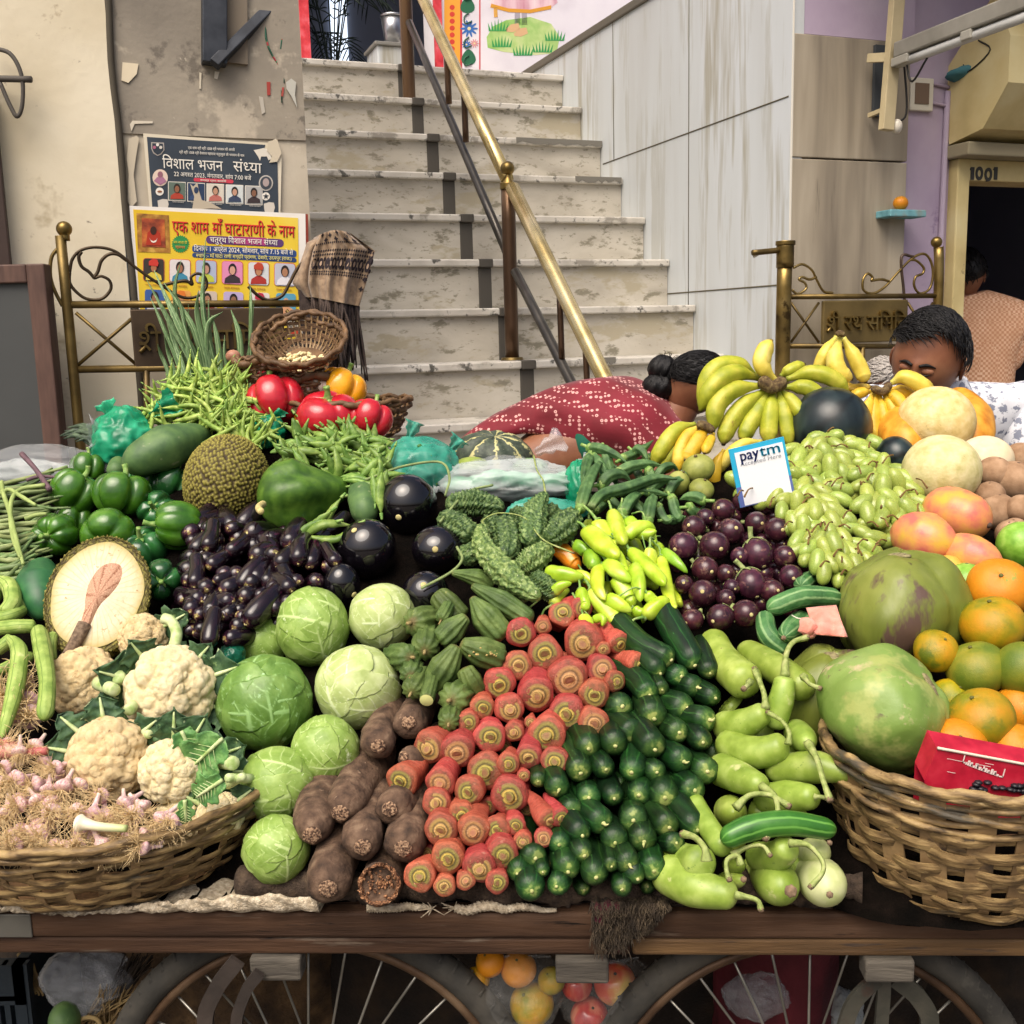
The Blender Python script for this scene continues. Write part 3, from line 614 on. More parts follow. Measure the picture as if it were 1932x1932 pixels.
poster_poly([(267,412),(310,415),(312,468),(268,466)],M('shrine_print',['#5a2418','#a34826','#cf7a34'],scale=30,rough=.6),'shrine_picture',py,.0144)
poster_poly([(278,440),(289,430),(302,441),(304,464),(275,463)],'#a8331f','shrine_figure',py,.0152);poster_poly(ell(289,436,6,8),'#3b2119','shrine_face',py,.0158);poster_poly([(281,449),(285,457),(289,459),(294,457),(297,449),(294,454),(289,456),(284,454)],'#e7e1d2','garland',py,.0158)
poster_poly([(340+17*(1 if i%2==0 else .86)*math.cos(i*math.pi/24),461+17*(1 if i%2==0 else .86)*math.sin(i*math.pi/24))for i in range(48)],'#2f8a4a','seal',py,.0134)
plab('जय माता दी',327,459,353,460,5,'#e5d24a',py,.0146);plab('स्वागत',331,468,349,469,5,'#e8884a',py,.0146)
rowp=[('#3a3430','#d8c44a',None,'#a86c4c','#c53a30'),('#d9d3cf','#3f86a2','#2a2220','#9a6a50',None),('#a9b2c9','#b9c24a','#2a2423','#b68a74',None),('#d98ab0','#3a3036','#221d1f','#c99a84',None),('#cfd3d6','#a8352f','#7a2f22','#b5825f','#b5432f'),('#b9bccb','#e2e0e6','#2b2321','#a87a5e',None)]
for i,(b,c,h,s,t)in enumerate(rowp):
 u0=270.5+i*49.3;v0=488+i*1.8;poster_poly(rrect(u0-1.2,v0-1,u0+39.5,v0+43,6,.03),'#c96b4a','portrait_border',py,.0134)
 portrait(u0,v0,u0+38,v0+42,b,c,h,py,.0144,s,r=5,turban=t)
 plab('गायक कलाकार',u0+4,v0+50,u0+33,v0+51.5,3,'#a8552f',py,.0146)
rowq=[('#3d5f9e','#cfd2d6','#2a2220','#9a6a50',None),('#e0a050','#d98a3a',None,'#b5825f','#d9772f'),('#c9b9a9','#8a3a34','#2b2321','#a87a5e',None),('#b9a9cf','#5a6478','#231e1c','#8f6650',None),('#dcd6d2','#c9d0d6',None,'#a87a5e','#b52f4a'),('#5aa0c0','#d9a27a',None,'#c99a7a',None)]
for i,(b,c,h,s,t)in enumerate(rowq):
 u0=273+i*49.3;v0=546+i*1.4;portrait(u0,v0,u0+37,v0+41,b,c,h,py,.0144,s,r=5,turban=t)
poster_poly([(540,585),(560,586),(562,632),(542,632)],'#d8cfc0','news_strip',py,.0136);poster_poly([(541,597),(559,598),(559,606),(541,605)],'#2f2a33','news_band',py,.0144);plab('उदयपुर',542,605,558,605.5,6,'#efe7da',py,.0152);plab('NEWS',542,616,560,617,7,'#23201f',py,.0152);poster_poly([(541,619),(561,620),(561,630),(541,630)],'#c24a36','news_band',py,.0144)
poster_poly([(575,404),(580,405),(583,560),(578,560)],'#8a3a2c','under_sheet',py,.0095)
# ------------------------------------------------------------------ handrail on the stairs
rail=empty('stair_handrail',onb(968,672,-6.6*STT),'brass topped handrail with ball finial post on the marble stairs','handrail')
zk7=P0.z-7*STR;ar=fa(onb(966,660,-6.55*STT));pB=F_(ar,-6.55*STT,zk7)
pT=ona(772,178,ar)
def R2(u,v):return ona(u,v,ar)
r1=px(pB,13)
g=G();top=R2(963,345);g.sweep([pB,Vector((pB.x,pB.y,top.z))],[r1,r1],n=20);g.mk('post',M('dark_bronze_post',['#3b2c22','#55402f','#6a5138'],scale=6,rough=.35,metal=.6,stretch=(1,1,.3)),rail)
g=G();q=Vector((pB.x,pB.y,top.z));k=px(q,1)
g.sweep([q-Vector((0,0,.02)),q+Vector((0,0,.004))],[r1*1.15]*2,n=20);g.sweep([q,q+Vector((0,0,10*k)),q+Vector((0,0,16*k))],[r1*.9,r1*.5,r1*.45],n=16);g.add(*blob(q+Vector((0,0,28*k)),13.5*k,13.5*k,13.5*k,20,14));g.mk('ball_finial',brass,rail)
pt2=ona(772,-160,ar);r2=px(pT,15)
g=G();g.sweep([Vector((pT.x,pT.y,P0.z-2*STR)),Vector((pT.x,pT.y,pt2.z))],[r2*.8]*2,n=20);g.mk('post',bpy.data.materials['dark_bronze_post'],rail)
hr=R2(800,0)-R2(957,335);
g=G();A_,B_=R2(957,338)+hr*1.6,R2(957,338);r3=px(B_,13);g.sweep([A_,B_],[r3,r3],n=8);g.mk('top_rail',brightbrass,rail)
C_,D_=R2(975,372),R2(1140,712);g=G();e=C_+(D_-C_)*1.9;g.sweep([C_-(D_-C_)*.06,e],[r3*1.05]*2,n=8);g.mk('top_rail',brightbrass,rail)
g=G();A_,B_=R2(772,42),R2(958,480);g.sweep([A_,B_],[px(B_,8.5)]*2,n=12);C_,D_=R2(972,512),R2(1078,722);g.sweep([C_,C_+(D_-C_)*1.9],[px(C_,9)]*2,n=12);g.mk('lower_rail',M('gunmetal_rail',['#3d3a37','#56524c'],scale=8,rough=.3,metal=.7),rail)
for u,v0,v1 in((847,104,196),(879,158,268),(1060,560,678),(1108,640,730)):
 g=G();g.sweep([R2(u-4,v0),R2(u,v1)],[px(R2(u,v1),6)]*2,n=10);g.mk('baluster',bpy.data.materials['dark_bronze_post'],rail)
g=G();zz=P0.z-7*STR;g.sweep([pB,pB+Vector((0,0,.012))],[r1*1.7,r1*1.5],n=20);g.mk('base_flange',bronze,rail)
# ------------------------------------------------------------------ the two ornamental brass gate leaves
BG=BF-.14
def GP(u,v):return onb(u,v,BG)
def gl(g,pts,r,n=8,m=None):P3=[GP(*p)for p in pts];g.sweep(P3,[px(P3[0],r)]*len(P3),n=n,m=m or(2 if len(P3)==2 else 8*(len(P3)-1)))
def C1(L):return[(.3418*x,.3418*y)for x,y in L]
def C4(L):return[(1320.8+.4394*x,.4394*y)for x,y in L]
SHRI='श~ी रथ सिमित'
gt=empty('ornamental_gate',GP(380,900),'brown bronze gate leaf with scrollwork and raised Hindi plate below the posters','gate');gt.location.z=0
def ground_post(g,u0,v0,u1,v1,r):
 a,b=GP(u0,v0),GP(u1,v1);x=b.x;g.sweep([Vector((b.x,b.y,0)),b,Vector((a.x*.5+b.x*.5,a.y*.5+b.y*.5,a.z))],[px(b,r)]*3,n=16,m=6)
g=G();ground_post(g,113,445,148,800,9.5);g.mk('post',bronze,gt)
g=G();q=GP(130,432);q=GP(121,432);g.add(*blob(q,*[px(q,14.5)]*3,20,14));g.sweep([q-Vector((0,0,px(q,22))),q],[px(q,9)]*2,n=14);g.mk('ball_finial',brass,gt)
g=G();ground_post(g,648,560,650,760,12);g.mk('post',bronze,gt)
for nm,pts,r in(('top_bar',[(122,575),(645,572)],7),('middle_bar',[(148,697),(645,690)],7),('lower_bar',[(150,822),(645,812)],7)):
 g=G();gl(g,pts,r,10);g.mk(nm,bronze,gt)
for x in((150,822,148,812),):pass
for u in(276,520):g=G();gl(g,[(u,697),(u+3,818)],6.5);g.mk('stile',bronze,gt)
g=G();gl(g,[(143,590),(262,692)],3.4);gl(g,[(143,692),(262,590)],3.4);g.mk('cross_brace',bronze,gt)
g=G();gl(g,[(540,585),(640,690)],3.4);gl(g,[(540,690),(640,585)],3.4);g.mk('cross_brace',bronze,gt)
g=G();a0,z0=fa(GP(250,640)),GP(300,695).z;a1,z1=fa(GP(537,640)),GP(300,583).z;g.fbox(a0,a1,BG-.008,BG+.008,z0,z1);pt=g.mk('name_plate',M('bronze_plate',['#3c3024','#4b3d2e','#5a4a35'],scale=6,rough=.5,metal=.5,bump=.1),gt,bevel=.004)
def plate_text(a0,a1,z0,z1,par,mat):
 h=(z1-z0);A=F_(a0+(a1-a0)*.03,BG-.0085,z0+h*.3);B=F_(a1-(a1-a0)*.03,BG-.0085,z0+h*.3)
 lettering(SHRI,A,B,h*.52,mat,par,NF,th=.012,name='raised_lettering')
 w_=(a1-a0);p=F_(a0+w_*.085,BG-.013,z0+h*.40);g=G();g.sweep([p,p+EX*(-w_*.045)+Vector((0,0,-h*.12))],[.006,.006],n=6);g.mk('raised_stroke',mat,par)
plate_text(a0,a1,z0,z1,pt,bronze)
g=G()
for L in([(385,1500),(400,1430),(450,1380),(540,1365),(640,1390),(740,1470),(830,1535),(900,1580),(960,1620),(1030,1645),(1100,1630),(1140,1580),(1130,1530),(1090,1510),(1055,1530),(1060,1570),(1020,1550),(920,1570),(880,1580)],[(385,1500),(385,1560),(420,1610),(480,1650),(560,1650),(610,1600),(605,1550),(560,1525),(520,1535),(540,1500),(560,1440),(600,1405),(650,1405),(700,1440)],[(520,1535),(490,1500),(450,1470),(435,1420),(450,1390)],[(1370,1580),(1410,1620),(1455,1650),(1500,1655),(1560,1630),(1600,1560),(1650,1470),(1720,1420),(1800,1390)]):
 gl(g,C1(L),3.2,6)
g.mk('scrollwork',M('scroll_bronze',['#3a3025','#4d4030'],rough=.4,metal=.7),gt)
g=G();gl(g,C1([(330,1360),(285,1420),(278,1520),(300,1600),(345,1690)]),3.5,6);g.mk('side_handle',bronze,gt)
g2=empty('ornamental_gate',GP(1620,900),'polished brass gate leaf with thick pipe post and raised Hindi plate beside the pilaster','gate');g2.location.z=0
g=G();ground_post(g,1482,490,1476,690,14);g.mk('post',brass,g2)
g=G();q0,q1=GP(1482,457),GP(1481,505);rr=px(q0,16.5);g.sweep([q1,q0],[rr,rr],n=20);g.sweep([q0-Vector((0,0,.01)),q0+Vector((0,0,.004))],[rr*1.12]*2,n=20);g.mk('sleeve',brass,g2)
g=G();ground_post(g,1767,466,1769,600,9);g.mk('post',brass,g2)
g=G();q=GP(1767,457);g.add(*blob(q,*[px(q,10.5)]*3,18,12));g.mk('ball_finial',brass,g2)
for nm,pts in(('top_bar',[(1490,560),(1768,558)]),('middle_bar',[(1488,653),(1768,654)]),('lower_bar',[(1486,770),(1768,772)])):
 g=G();gl(g,pts,5,10);g.mk(nm,bronze,g2)
g=G();gl(g,[(1627,655),(1627,770)],5.5);g.mk('stile',bronze,g2)
g=G();gl(g,C4([(390,1300),(510,1470)]),2.6);gl(g,C4([(390,1470),(510,1300)]),2.6);g.mk('cross_brace',bronze,g2)
g=G();gl(g,C4([(892,1300),(1000,1470)]),2.6);gl(g,C4([(892,1470),(1000,1300)]),2.6);g.mk('cross_brace',bronze,g2)
a0,z0=fa(GP(1551,600)),GP(1600,647).z;a1,z1=fa(GP(1710,600)),GP(1600,567).z
g=G();g.fbox(a0,a1,BG-.008,BG+.008,z0,z1);pt=g.mk('name_plate',M('brass_plate',['#4d4228','#6a5a35','#7a683f'],scale=6,rough=.5,metal=.5,bump=.1),g2,bevel=.004)
plate_text(a0,a1,z0,z1,pt,brass)
g=G()
for L in([(400,1150),(440,1135),(480,1160),(500,1200),(530,1250),(570,1258)],[(500,1190),(470,1200),(440,1190),(425,1200),(450,1215),(455,1240),(420,1262),(395,1245)],[(735,1205),(740,1190),(720,1175),(700,1200),(702,1245),(740,1260),(790,1235),(850,1170),(910,1110),(960,1090),(990,1120),(1000,1180),(985,1240),(945,1260),(920,1230),(925,1190),(955,1175),(960,1150),(930,1120),(905,1115)],[(735,1205),(780,1200),(812,1208)]):
 gl(g,C4(L),2.6,6)
g.mk('scrollwork',brass,g2)
g=G();gl(g,C4([(890,1400),(875,1250),(865,1105),(915,1102)]),2.8,6);g.mk('bent_rod',darkmetal,g2)
g=G();e=ona(1478,471,0)-EX*.0;p0_,p1_=GP(1420,477),GP(1472,472);g.sweep([p0_,p1_],[px(p0_,5.5)]*2,n=10);g.sweep([p0_.lerp(p1_,.35),p0_.lerp(p1_,.35)+EX*.1+EY*.2],[.006,.006],n=6);tag(g.mk('rail_stub',bronze),'short bronze rail stub against the grey marble wall by the brass post','handrail')
# ------------------------------------------------------------------ shawl thrown over the gate post
def C2(x,y):return(471.7+.3418*x,.3418*y)
shawl_m=M('tan_wool',['#74604c','#89735c','#9a856c'],scale=60,rough=.95,bump=.3,bscale=300,sheen=.3)
blackwool=P('#2a2328',.95)
Lc=[C2(*p)for p in((385,1296),(350,1380),(330,1480),(325,1560),(345,1640))]
Rc=[C2(*p)for p in((560,1290),(690,1385),(660,1500),(630,1600),(605,1690))]
sh=empty('patterned_shawl',GP(640,600),'tan wool shawl with black paisley border and fringe on the gate post','shawl')
def shp(s,t,off=0.0):
 n=len(Lc)-1
 x=t*n;k=min(int(x),n-1);f=x-k
 l=(Lc[k][0]*(1-f)+Lc[k+1][0]*f,Lc[k][1]*(1-f)+Lc[k+1][1]*f);r=(Rc[k][0]*(1-f)+Rc[k+1][0]*f,Rc[k][1]*(1-f)+Rc[k+1][1]*f)
 u,v=l[0]*(1-s)+r[0]*s,l[1]*(1-s)+r[1]*s-8*math.sin(math.pi*s)*(1-t)
 bulge=.05*math.sin(math.pi*min(1,max(0,s)))*(.6+.4*t)+.010*math.sin(s*19+t*2)+.006*math.sin(s*40)
 return onb(u,v,BG-.035-bulge-off)
g=G();ns,nt_=26,24
V=[shp(i/ns,j/nt_)for j in range(nt_+1)for i in range(ns+1)];b0=len(V)
V+=[p+EY*.1 for p in V]
q=lambda i,j:j*(ns+1)+i
Fc=[(q(i,j),q(i+1,j),q(i+1,j+1),q(i,j+1))for j in range(nt_)for i in range(ns)];Fc+=[tuple(b0+x for x in reversed(f))for f in Fc]
Fc+=[(q(i,0),q(i,0)+b0,q(i+1,0)+b0,q(i+1,0))for i in range(ns)]+[(q(0,j),q(0,j+1),q(0,j+1)+b0,q(0,j)+b0)for j in range(nt_)]+[(q(ns,j),q(ns,j)+b0,q(ns,j+1)+b0,q(ns,j+1))for j in range(nt_)]
g.add(V,Fc);g.mk('front_fold',shawl_m,sh)
g=G();Ll=[C2(*p)for p in((400,1300),(320,1335),(300,1400),(270,1480),(240,1560),(300,1640))];Rr=[C2(*p)for p in((420,1310),(370,1380),(350,1440),(345,1500),(345,1570),(350,1640))]
V=[]
for j in range(21):
 x=j/20*5;k=min(int(x),4);f=x-k
 for i in range(9):
  s=i/8;l=[Ll[k][c]*(1-f)+Ll[k+1][c]*f for c in(0,1)];r=[Rr[k][c]*(1-f)+Rr[k+1][c]*f for c in(0,1)]
  V.append(onb(l[0]*(1-s)+r[0]*s,l[1]*(1-s)+r[1]*s,BG+.0-.035*math.sin(math.pi*s)))
n9=len(V);V+=[p+EY*.02 for p in V]
Fc=[(j*9+i,j*9+i+1,j*9+i+10,j*9+i+9)for j in range(20)for i in range(8)];Fc+=[tuple(n9+x for x in reversed(f))for f in Fc]
g.add(V,Fc);g.mk('back_fold',shawl_m,sh)
# woven border: rows of small dark motifs standing a hair proud
g=G()
def motif(s,t,rs,rt,n=8,shape=None):
 pts=[shp(s+rs*math.cos(2*math.pi*i/n)*(shape(i)if shape else 1),t+rt*math.sin(2*math.pi*i/n)*(shape(i)if shape else 1),.002)for i in range(n)];g.add(pts,[tuple(range(n))])
for i in range(26):
 s=(i+.5)/26
 for t in(.17,.28,.33,.56,.60):motif(s,t,.016,.020,4)
for i in range(9):
 s=(i+.5)/9;motif(s,.445,.042,.075,12);motif(s+.055,.39,.02,.03);motif(s+.055,.50,.02,.03)
for s,t in((.1,.03),(.3,.06),(.5,.03),(.7,.07),(.85,.02),(.2,.12),(.42,.12),(.62,.13),(.8,.13),(.95,.12),(.93,.25),(.97,.36),(.96,.62),(.94,.75)):
 motif(s,t,.05,.045,12,lambda i:.7+.3*math.cos(i*2.1))
g.mk('woven_border',blackwool,sh,smooth=False)
g=G()
for i in range(9):motif((i+.5)/9,.445,.018,.034)
for v_ in range(len(g.V)):pass
g.mk('border_hearts',P('#a48c78',.95),sh,smooth=False);bpy.data.objects['border_hearts'].location=(-EY.x*.002,-EY.y*.002,0)
g=G()
for i in range(64):
 s=i/63;p=shp(s,1)+EY*.01;L=.16+random.random()*.09;x=p+EX*jit(.03)+EY*jit(.03)-Vector((0,0,L));g.sweep([p,p.lerp(x,.5)+EX*jit(.015)+EY*jit(.01),x],[.0035,.004,.002],n=4,m=7)
for i in range(18):
 p=onb(*C2(270+i*4,1600+i*4),BG-.01);g.sweep([p,p+EX*jit(.02)-Vector((0,0,.1)),p+EX*jit(.03)-Vector((0,0,.18))],[.0035,.004,.002],n=4,m=6)
g.mk('fringe',M('dark_fringe',['#241f22','#4d4038'],scale=30,rough=.95),sh)
# ------------------------------------------------------------------ the cart
TZ=.754;CY=1.403;CYAW=-.05
CARTM=Matrix.Translation((0,CY,0))@Matrix.Rotation(CYAW,4,'Z')
def CP(x,y,z):return CARTM@Vector((x,y,z))
wood=M('dark_cart_wood',['#21160f','#38271c','#4a3526','#5a4536'],scale=5,rough=.7,spec=.2,bump=.5,bscale=30,stretch=(.5,6,6),detail=8,spots=[('#5a4e42',7,.62),('#14110f',12,.64)],contrast=(.25,.75))
wood2=M('worn_pale_wood',['#352818','#5d452a','#7a5d38'],scale=5,rough=.7,bump=.5,bscale=40,stretch=(.4,7,7),detail=8,spots=[('#3a2f27',9,.6)])
greywood=M('grey_weathered_wood',['#37332e','#4f4a42','#666056'],scale=7,rough=.85,bump=.5,bscale=50,stretch=(.6,5,5),detail=8,dist=1.5)
cart=empty('hand_cart',CP(0,.6,0),'wooden vegetable hand cart with spoked wheels carrying the whole produce heap','cart')
g=G();g.box(-1.15,1.15,.03,1.30,TZ-.03,TZ,CARTM);g.mk('deck',wood,cart,bevel=.004)
g=G();g.box(-1.15,1.15,0,.029,TZ-.0445,TZ-.004,CARTM);g.mk('front_plank',wood,cart,bevel=.005)
g=G();g.box(-1.15,.155,.004,.06,TZ-.073,TZ-.0455,CARTM);g.mk('lower_rail',wood,cart,bevel=.005)
g=G();g.box(.157,1.15,.004,.06,TZ-.073,TZ-.0455,CARTM);g.mk('lower_rail',wood2,cart,bevel=.005)
g=G();g.box(-1.15,1.15,1.26,1.30,TZ-.09,TZ-.031,CARTM);g.mk('rear_rail',wood,cart,bevel=.004)
p=onb;q0=CARTM.inverted()@aty(35,1750,CY);g=G();g.box(-1.15,q0.x,-.003,.0,TZ-.043,TZ-.006,CARTM);g.mk('metal_plate',M('grey_metal_plate',['#4f4e49','#66645d'],scale=9,rough=.5,metal=.4),cart,bevel=.002)
def cartx(u,v,y=0):return(CARTM.inverted()@aty(u,v,CY+y)).x
for u0,u1,m,h in((463,562,greywood,.036),(1048,1148,greywood,.038),(1622,1712,greywood,.034)):
 g=G();x0,x1=cartx(u0,1810),cartx(u1,1810);g.box(x0,x1,-.006,.03,TZ-.074-h,TZ-.0735,CARTM);g.mk('cross_beam',m,cart,bevel=.004)
rubber=M('worn_tyre_rubber',['#262522','#36342f','#48443c'],scale=14,rough=.8,bump=.5,bscale=60,spots=[('#3f3d37',30,.6)])
rimm=M('rusty_rim',['#3a2a1e','#574230','#75604a'],scale=14,rough=.5,metal=.5)
spoke=M('dull_spoke',['#77756c','#96938a'],rough=.4,metal=.7)
def ring(g,c,R,r,ax,n=72,k=10,fl=1.0):
 Mx=basis(ax);V=[];F=[]
 for i in range(n):
  a=2*math.pi*i/n;d=Mx@Vector((math.cos(a),math.sin(a),0));z=Vector(ax).normalized()
  for j in range(k):b=2*math.pi*j/k;V.append(c+d*(R+r*math.cos(b))+z*(r*fl*math.sin(b)))
 F=[(i*k+j,((i+1)%n)*k+j,((i+1)%n)*k+(j+1)%k,i*k+(j+1)%k)for i in range(n)for j in range(k)];g.add(V,F)
AXW=Vector((math.sin(-CYAW),math.cos(CYAW),0))
AXW=(CARTM.to_3x3()@Vector((0,1,0))).normalized()
for wi,(u,dy)in enumerate(((592,.075),(1512,.075),(592,1.0),(1512,1.0))):
 x=cartx(u,1900,.1);c=CP(x,dy,.355);Rw=.355
 w_=empty('wheel',cart.location);w_.parent=cart;w_.location=(0,0,0)
 g=G();ring(g,c,Rw-.022,.022,AXW,80,12,.95);
 for i in range(80):
  a=2*math.pi*i/80;d=basis(AXW)@Vector((math.cos(a),math.sin(a),0))
  for sg in(-1,1):
   p0=c+d*(Rw-.012)+AXW*sg*.016;g.sweep([p0,p0+d*.011-AXW*sg*.01],[.004,.003],n=4,m=2)
 g.mk('tyre',rubber,w_)
 g=G();ring(g,c,Rw-.049,.009,AXW,72,8,1.5);g.mk('rim',rimm,w_)
 g=G();g.sweep([c-AXW*.05,c+AXW*.05],[.03,.03],n=14);g.mk('hub',rimm,w_)
 for i in range(32):
  a=2*math.pi*i/32;sg=1 if i%2 else-1;da=.25*(1 if(i//2)%2 else-1);B_=basis(AXW)
  p0=c+AXW*sg*.035+B_@Vector((math.cos(a+da),math.sin(a+da),0))*.028;p1=c+B_@Vector((math.cos(a),math.sin(a),0))*(Rw-.052)
  g=G();g.sweep([p0,p1],[.0021,.0021],n=6);g.mk('spoke',spoke,w_)
  # fork plates from the cross beam to the axle
 if dy<.5:
  fm=M('rusty_fork_%d'%wi,['#1f1a17','#2c2520','#3a312b']if wi==0 else['#25251f','#35342c','#48443a'],scale=10,rough=.75,bump=.4,bscale=70,spots=[('#3a2d24',16,.6)])
  for oy in(-.04,.05):
   for pts,w_ in(([(448,1812),(408,1866),(388,1935),(430,2060),(585,2161)],15),([(490,1835),(462,1875),(448,1950),(500,2070),(588,2161)],11))if wi==0 else(([(1690,1846),(1735,1885),(1752,1945),(1690,2070),(1520,2161)],17),([(1655,1846),(1612,1890),(1590,1950),(1560,2060),(1516,2161)],14),([(1668,1846),(1665,1900),(1655,1960),(1600,2080),(1516,2161)],12)):
    Cc=cat_rom([aty(a_,b_,CY+dy+oy-.05*.6)for a_,b_ in pts],16);V=[];ww=px(Cc[4],w_)
    for n_,q_ in enumerate(Cc):
     d=(Cc[min(n_+1,15)]-Cc[max(n_-1,0)]).normalized();xx=d.cross(AXW).normalized()
     for a_,b_ in((-ww,-.004),(ww,-.004),(ww,.004),(-ww,.004)):V.append(q_+xx*a_+AXW*b_)
    g=G();g.add(V,[(i*4+j,i*4+(j+1)%4,i*4+4+(j+1)%4,i*4+4+j)for i in range(15)for j in range(4)]+[(3,2,1,0),(60,61,62,63)]);g.mk('fork_plate',fm,cart,smooth=False)
for dy in(.1,1.0):
 g=G();g.sweep([CP(cartx(592,1900,.1)-.12,dy,.355),CP(cartx(592,1900,.1)+.12,dy,.355)],[.012,.012],n=8);g.mk('axle',rimm,cart)
 # added backing mound under the heap, near black to stand for shade in gaps
gapm=M('gap_shade_black',['#060504','#0b0806','#130e0b'],scale=30,rough=1,spec=.05,bump=.8,bscale=220,detail=8)
g=G();V=[];us=[np.interp(i/47,[0,1],[-120,2060])for i in range(48)];vs=[i/35 for i in range(36)]
MT=[(-120,910),(150,870),(250,835),(320,795),(480,765),(670,775),(740,850),(860,915),(1230,920),(1330,860),(1900,860),(2060,900)]
for f in vs:
 for u in us:
  v0=np.interp(u,[q[0]for q in MT],[q[1]for q in MT]);v=v0+f*(1770-v0)
  p=S(u,v,.10-.055*min(1,max(0,(u-1560)/140))*min(1,max(0,(v-900)/120))+.012*math.sin(u*.03)*math.sin(v*.05));p.z=max(TZ+.003,p.z-.01);V.append(p)
n=48;Fc=[(j*n+i,(j+1)*n+i,(j+1)*n+i+1,j*n+i+1)for j in range(35)for i in range(n-1)]
b=len(V);V+=[Vector((p.x,min(p.y+.02,2.70),TZ+.002))for p in V[:n]];Fc+=[(i,i+1,b+i+1,b+i)for i in range(n-1)]
g.add(V,Fc);tag(g.mk('gap_shade_mound',gapm),'added near black backing standing for shade between the heaped vegetables','sackcloth')
# the rolled dark sack edge along the front, and the pale burlap on the left
burl=M('pale_burlap',['#8d7f6a','#b0a28a','#cbbfa8'],scale=140,rough=.95,bump=1,bscale=260,detail=5,spots=[('#7d705c',8,.62)])
def cloth_strip(name,upts,mat,label,thick,cat='cloth',wob=.006,y0=-.012):
 """upts: (u, v_top, v_bottom) of the hanging front edge; the cloth runs back over the deck"""
 top=[];V=[];n=len(upts)*6;Q=[[np.interp(i/(n-1)*(len(upts)-1),range(len(upts)),[p[k]for p in upts])for k in range(3)]for i in range(n)]
 rows=9
 for i,(u,vt,vb)in enumerate(Q):
  x=cartx(u,vt);a=CARTM.inverted()@aty(u,vb,CY+y0)
  zb=a.z+random.random()*.004;
  for r in range(rows):
   f=r/(rows-1)
   if f<.45:y=.16*(1-f/.45);z=TZ+thick*.5+wob*math.sin(i*1.1+r)
   else:y=y0*min(1,(f-.45)/.1)-.004*math.sin(i*.9+r*1.3);z=TZ+thick*.6+(zb-TZ-thick*.6)*((f-.45)/.55)
   V.append(CP(x,y,z))
 g=G();Fc=[(i*rows+r,i*rows+r+1,(i+1)*rows+r+1,(i+1)*rows+r)for i in range(n-1)for r in range(rows-1)];g.add(V,Fc);o=g.mk(name,mat);m=o.modifiers.new('t','SOLIDIFY');m.thickness=.006;m.offset=0;return tag(o,label,cat)
cloth_strip('burlap_cloth',[(-60,1690,1745),(0,1690,1735),(60,1688,1744),(120,1690,1750),(170,1690,1742),(240,1690,1730),(310,1688,1722),(380,1690,1716),(450,1692,1706),(520,1694,1704),(600,1696,1708)],burl,'pale frayed burlap hanging over the plank under the garlic basket',.004,wob=.003)
rl=[CP(cartx(u,1700),.035+jit(.008),TZ+.014)for u in range(430,1640,40)]
g=G();g.sweep(rl,[.022+.006*math.sin(i*2.1)for i in range(len(rl))],n=12,m=160,mod=lambda a,t:1+.12*math.sin(5*a+t*90)+.08*math.sin(t*310));g.sweep([CP(cartx(420,1700),.03,TZ+.02),CP(cartx(560,1700),.06,TZ+.024)],[.03,.022],n=14,m=12,cap=(.15,.15));tag(g.mk('rolled_sacking',M('brown_sacking',['#2b221b','#40342a','#574839'],scale=60,rough=.95,bump=1,bscale=260,detail=6)),'rolled brown sacking edge along the front of the cart','sackcloth')
cloth_strip('sack_flap',[(1118,1690,1766),(1130,1690,1790),(1160,1690,1792),(1190,1690,1770),(1225,1690,1752),(1262,1690,1702)],M('hairy_sack',['#241d16','#3d3327','#544837'],scale=70,rough=.95,bump=1,bscale=300,detail=7,spots=[('#54222e',14,.60)]),'hairy brown sack flap with a maroon stain hanging over the plank',.02,y0=-.02)
fl_=[o for o in bpy.data.objects if o.name.startswith('sack_flap')][0];g=G()
for i in range(420):
 u,v=random.uniform(1116,1255),random.uniform(1700,1788)
 if u>1190 and v>1770-(u-1190)*.9:continue
 a=aty(u,v,CY-.024-.05*(u-966)/FPX*1.4);d=Vector((jit(.008),-.005-random.random()*.006,-.006-random.random()*.014));g.sweep([a,a+d*.6+Vector((jit(.003),0,0)),a+d],[.0011,.0009,.0004],n=4,m=4)
g.mk('fibres',bpy.data.materials['hairy_sack'],fl_)
for(u0,u1,v)in((858,1050,1704),(690,815,1710)):
 g=G();pts=[CP(cartx(u0+(u1-u0)*i/8,v),-.004+jit(.003),TZ+.006+jit(.003))for i in range(9)];g.sweep(pts,[.006,.0075,.006,.005,.003],n=8,m=50,mod=lambda a,t:1+.2*math.sin(a*3+t*160))
 for i in range(10):p=pts[0 if u0>800 else-1];g.sweep([p,p+Vector((jit(.02),-.004,jit(.012)))],[.0012,.0006],n=4)
 tag(g.mk('rope_piece',burl),'frayed pale rope lying on the plank below the '+('red carrots' if u0>800 else 'brown yams'),'rope')
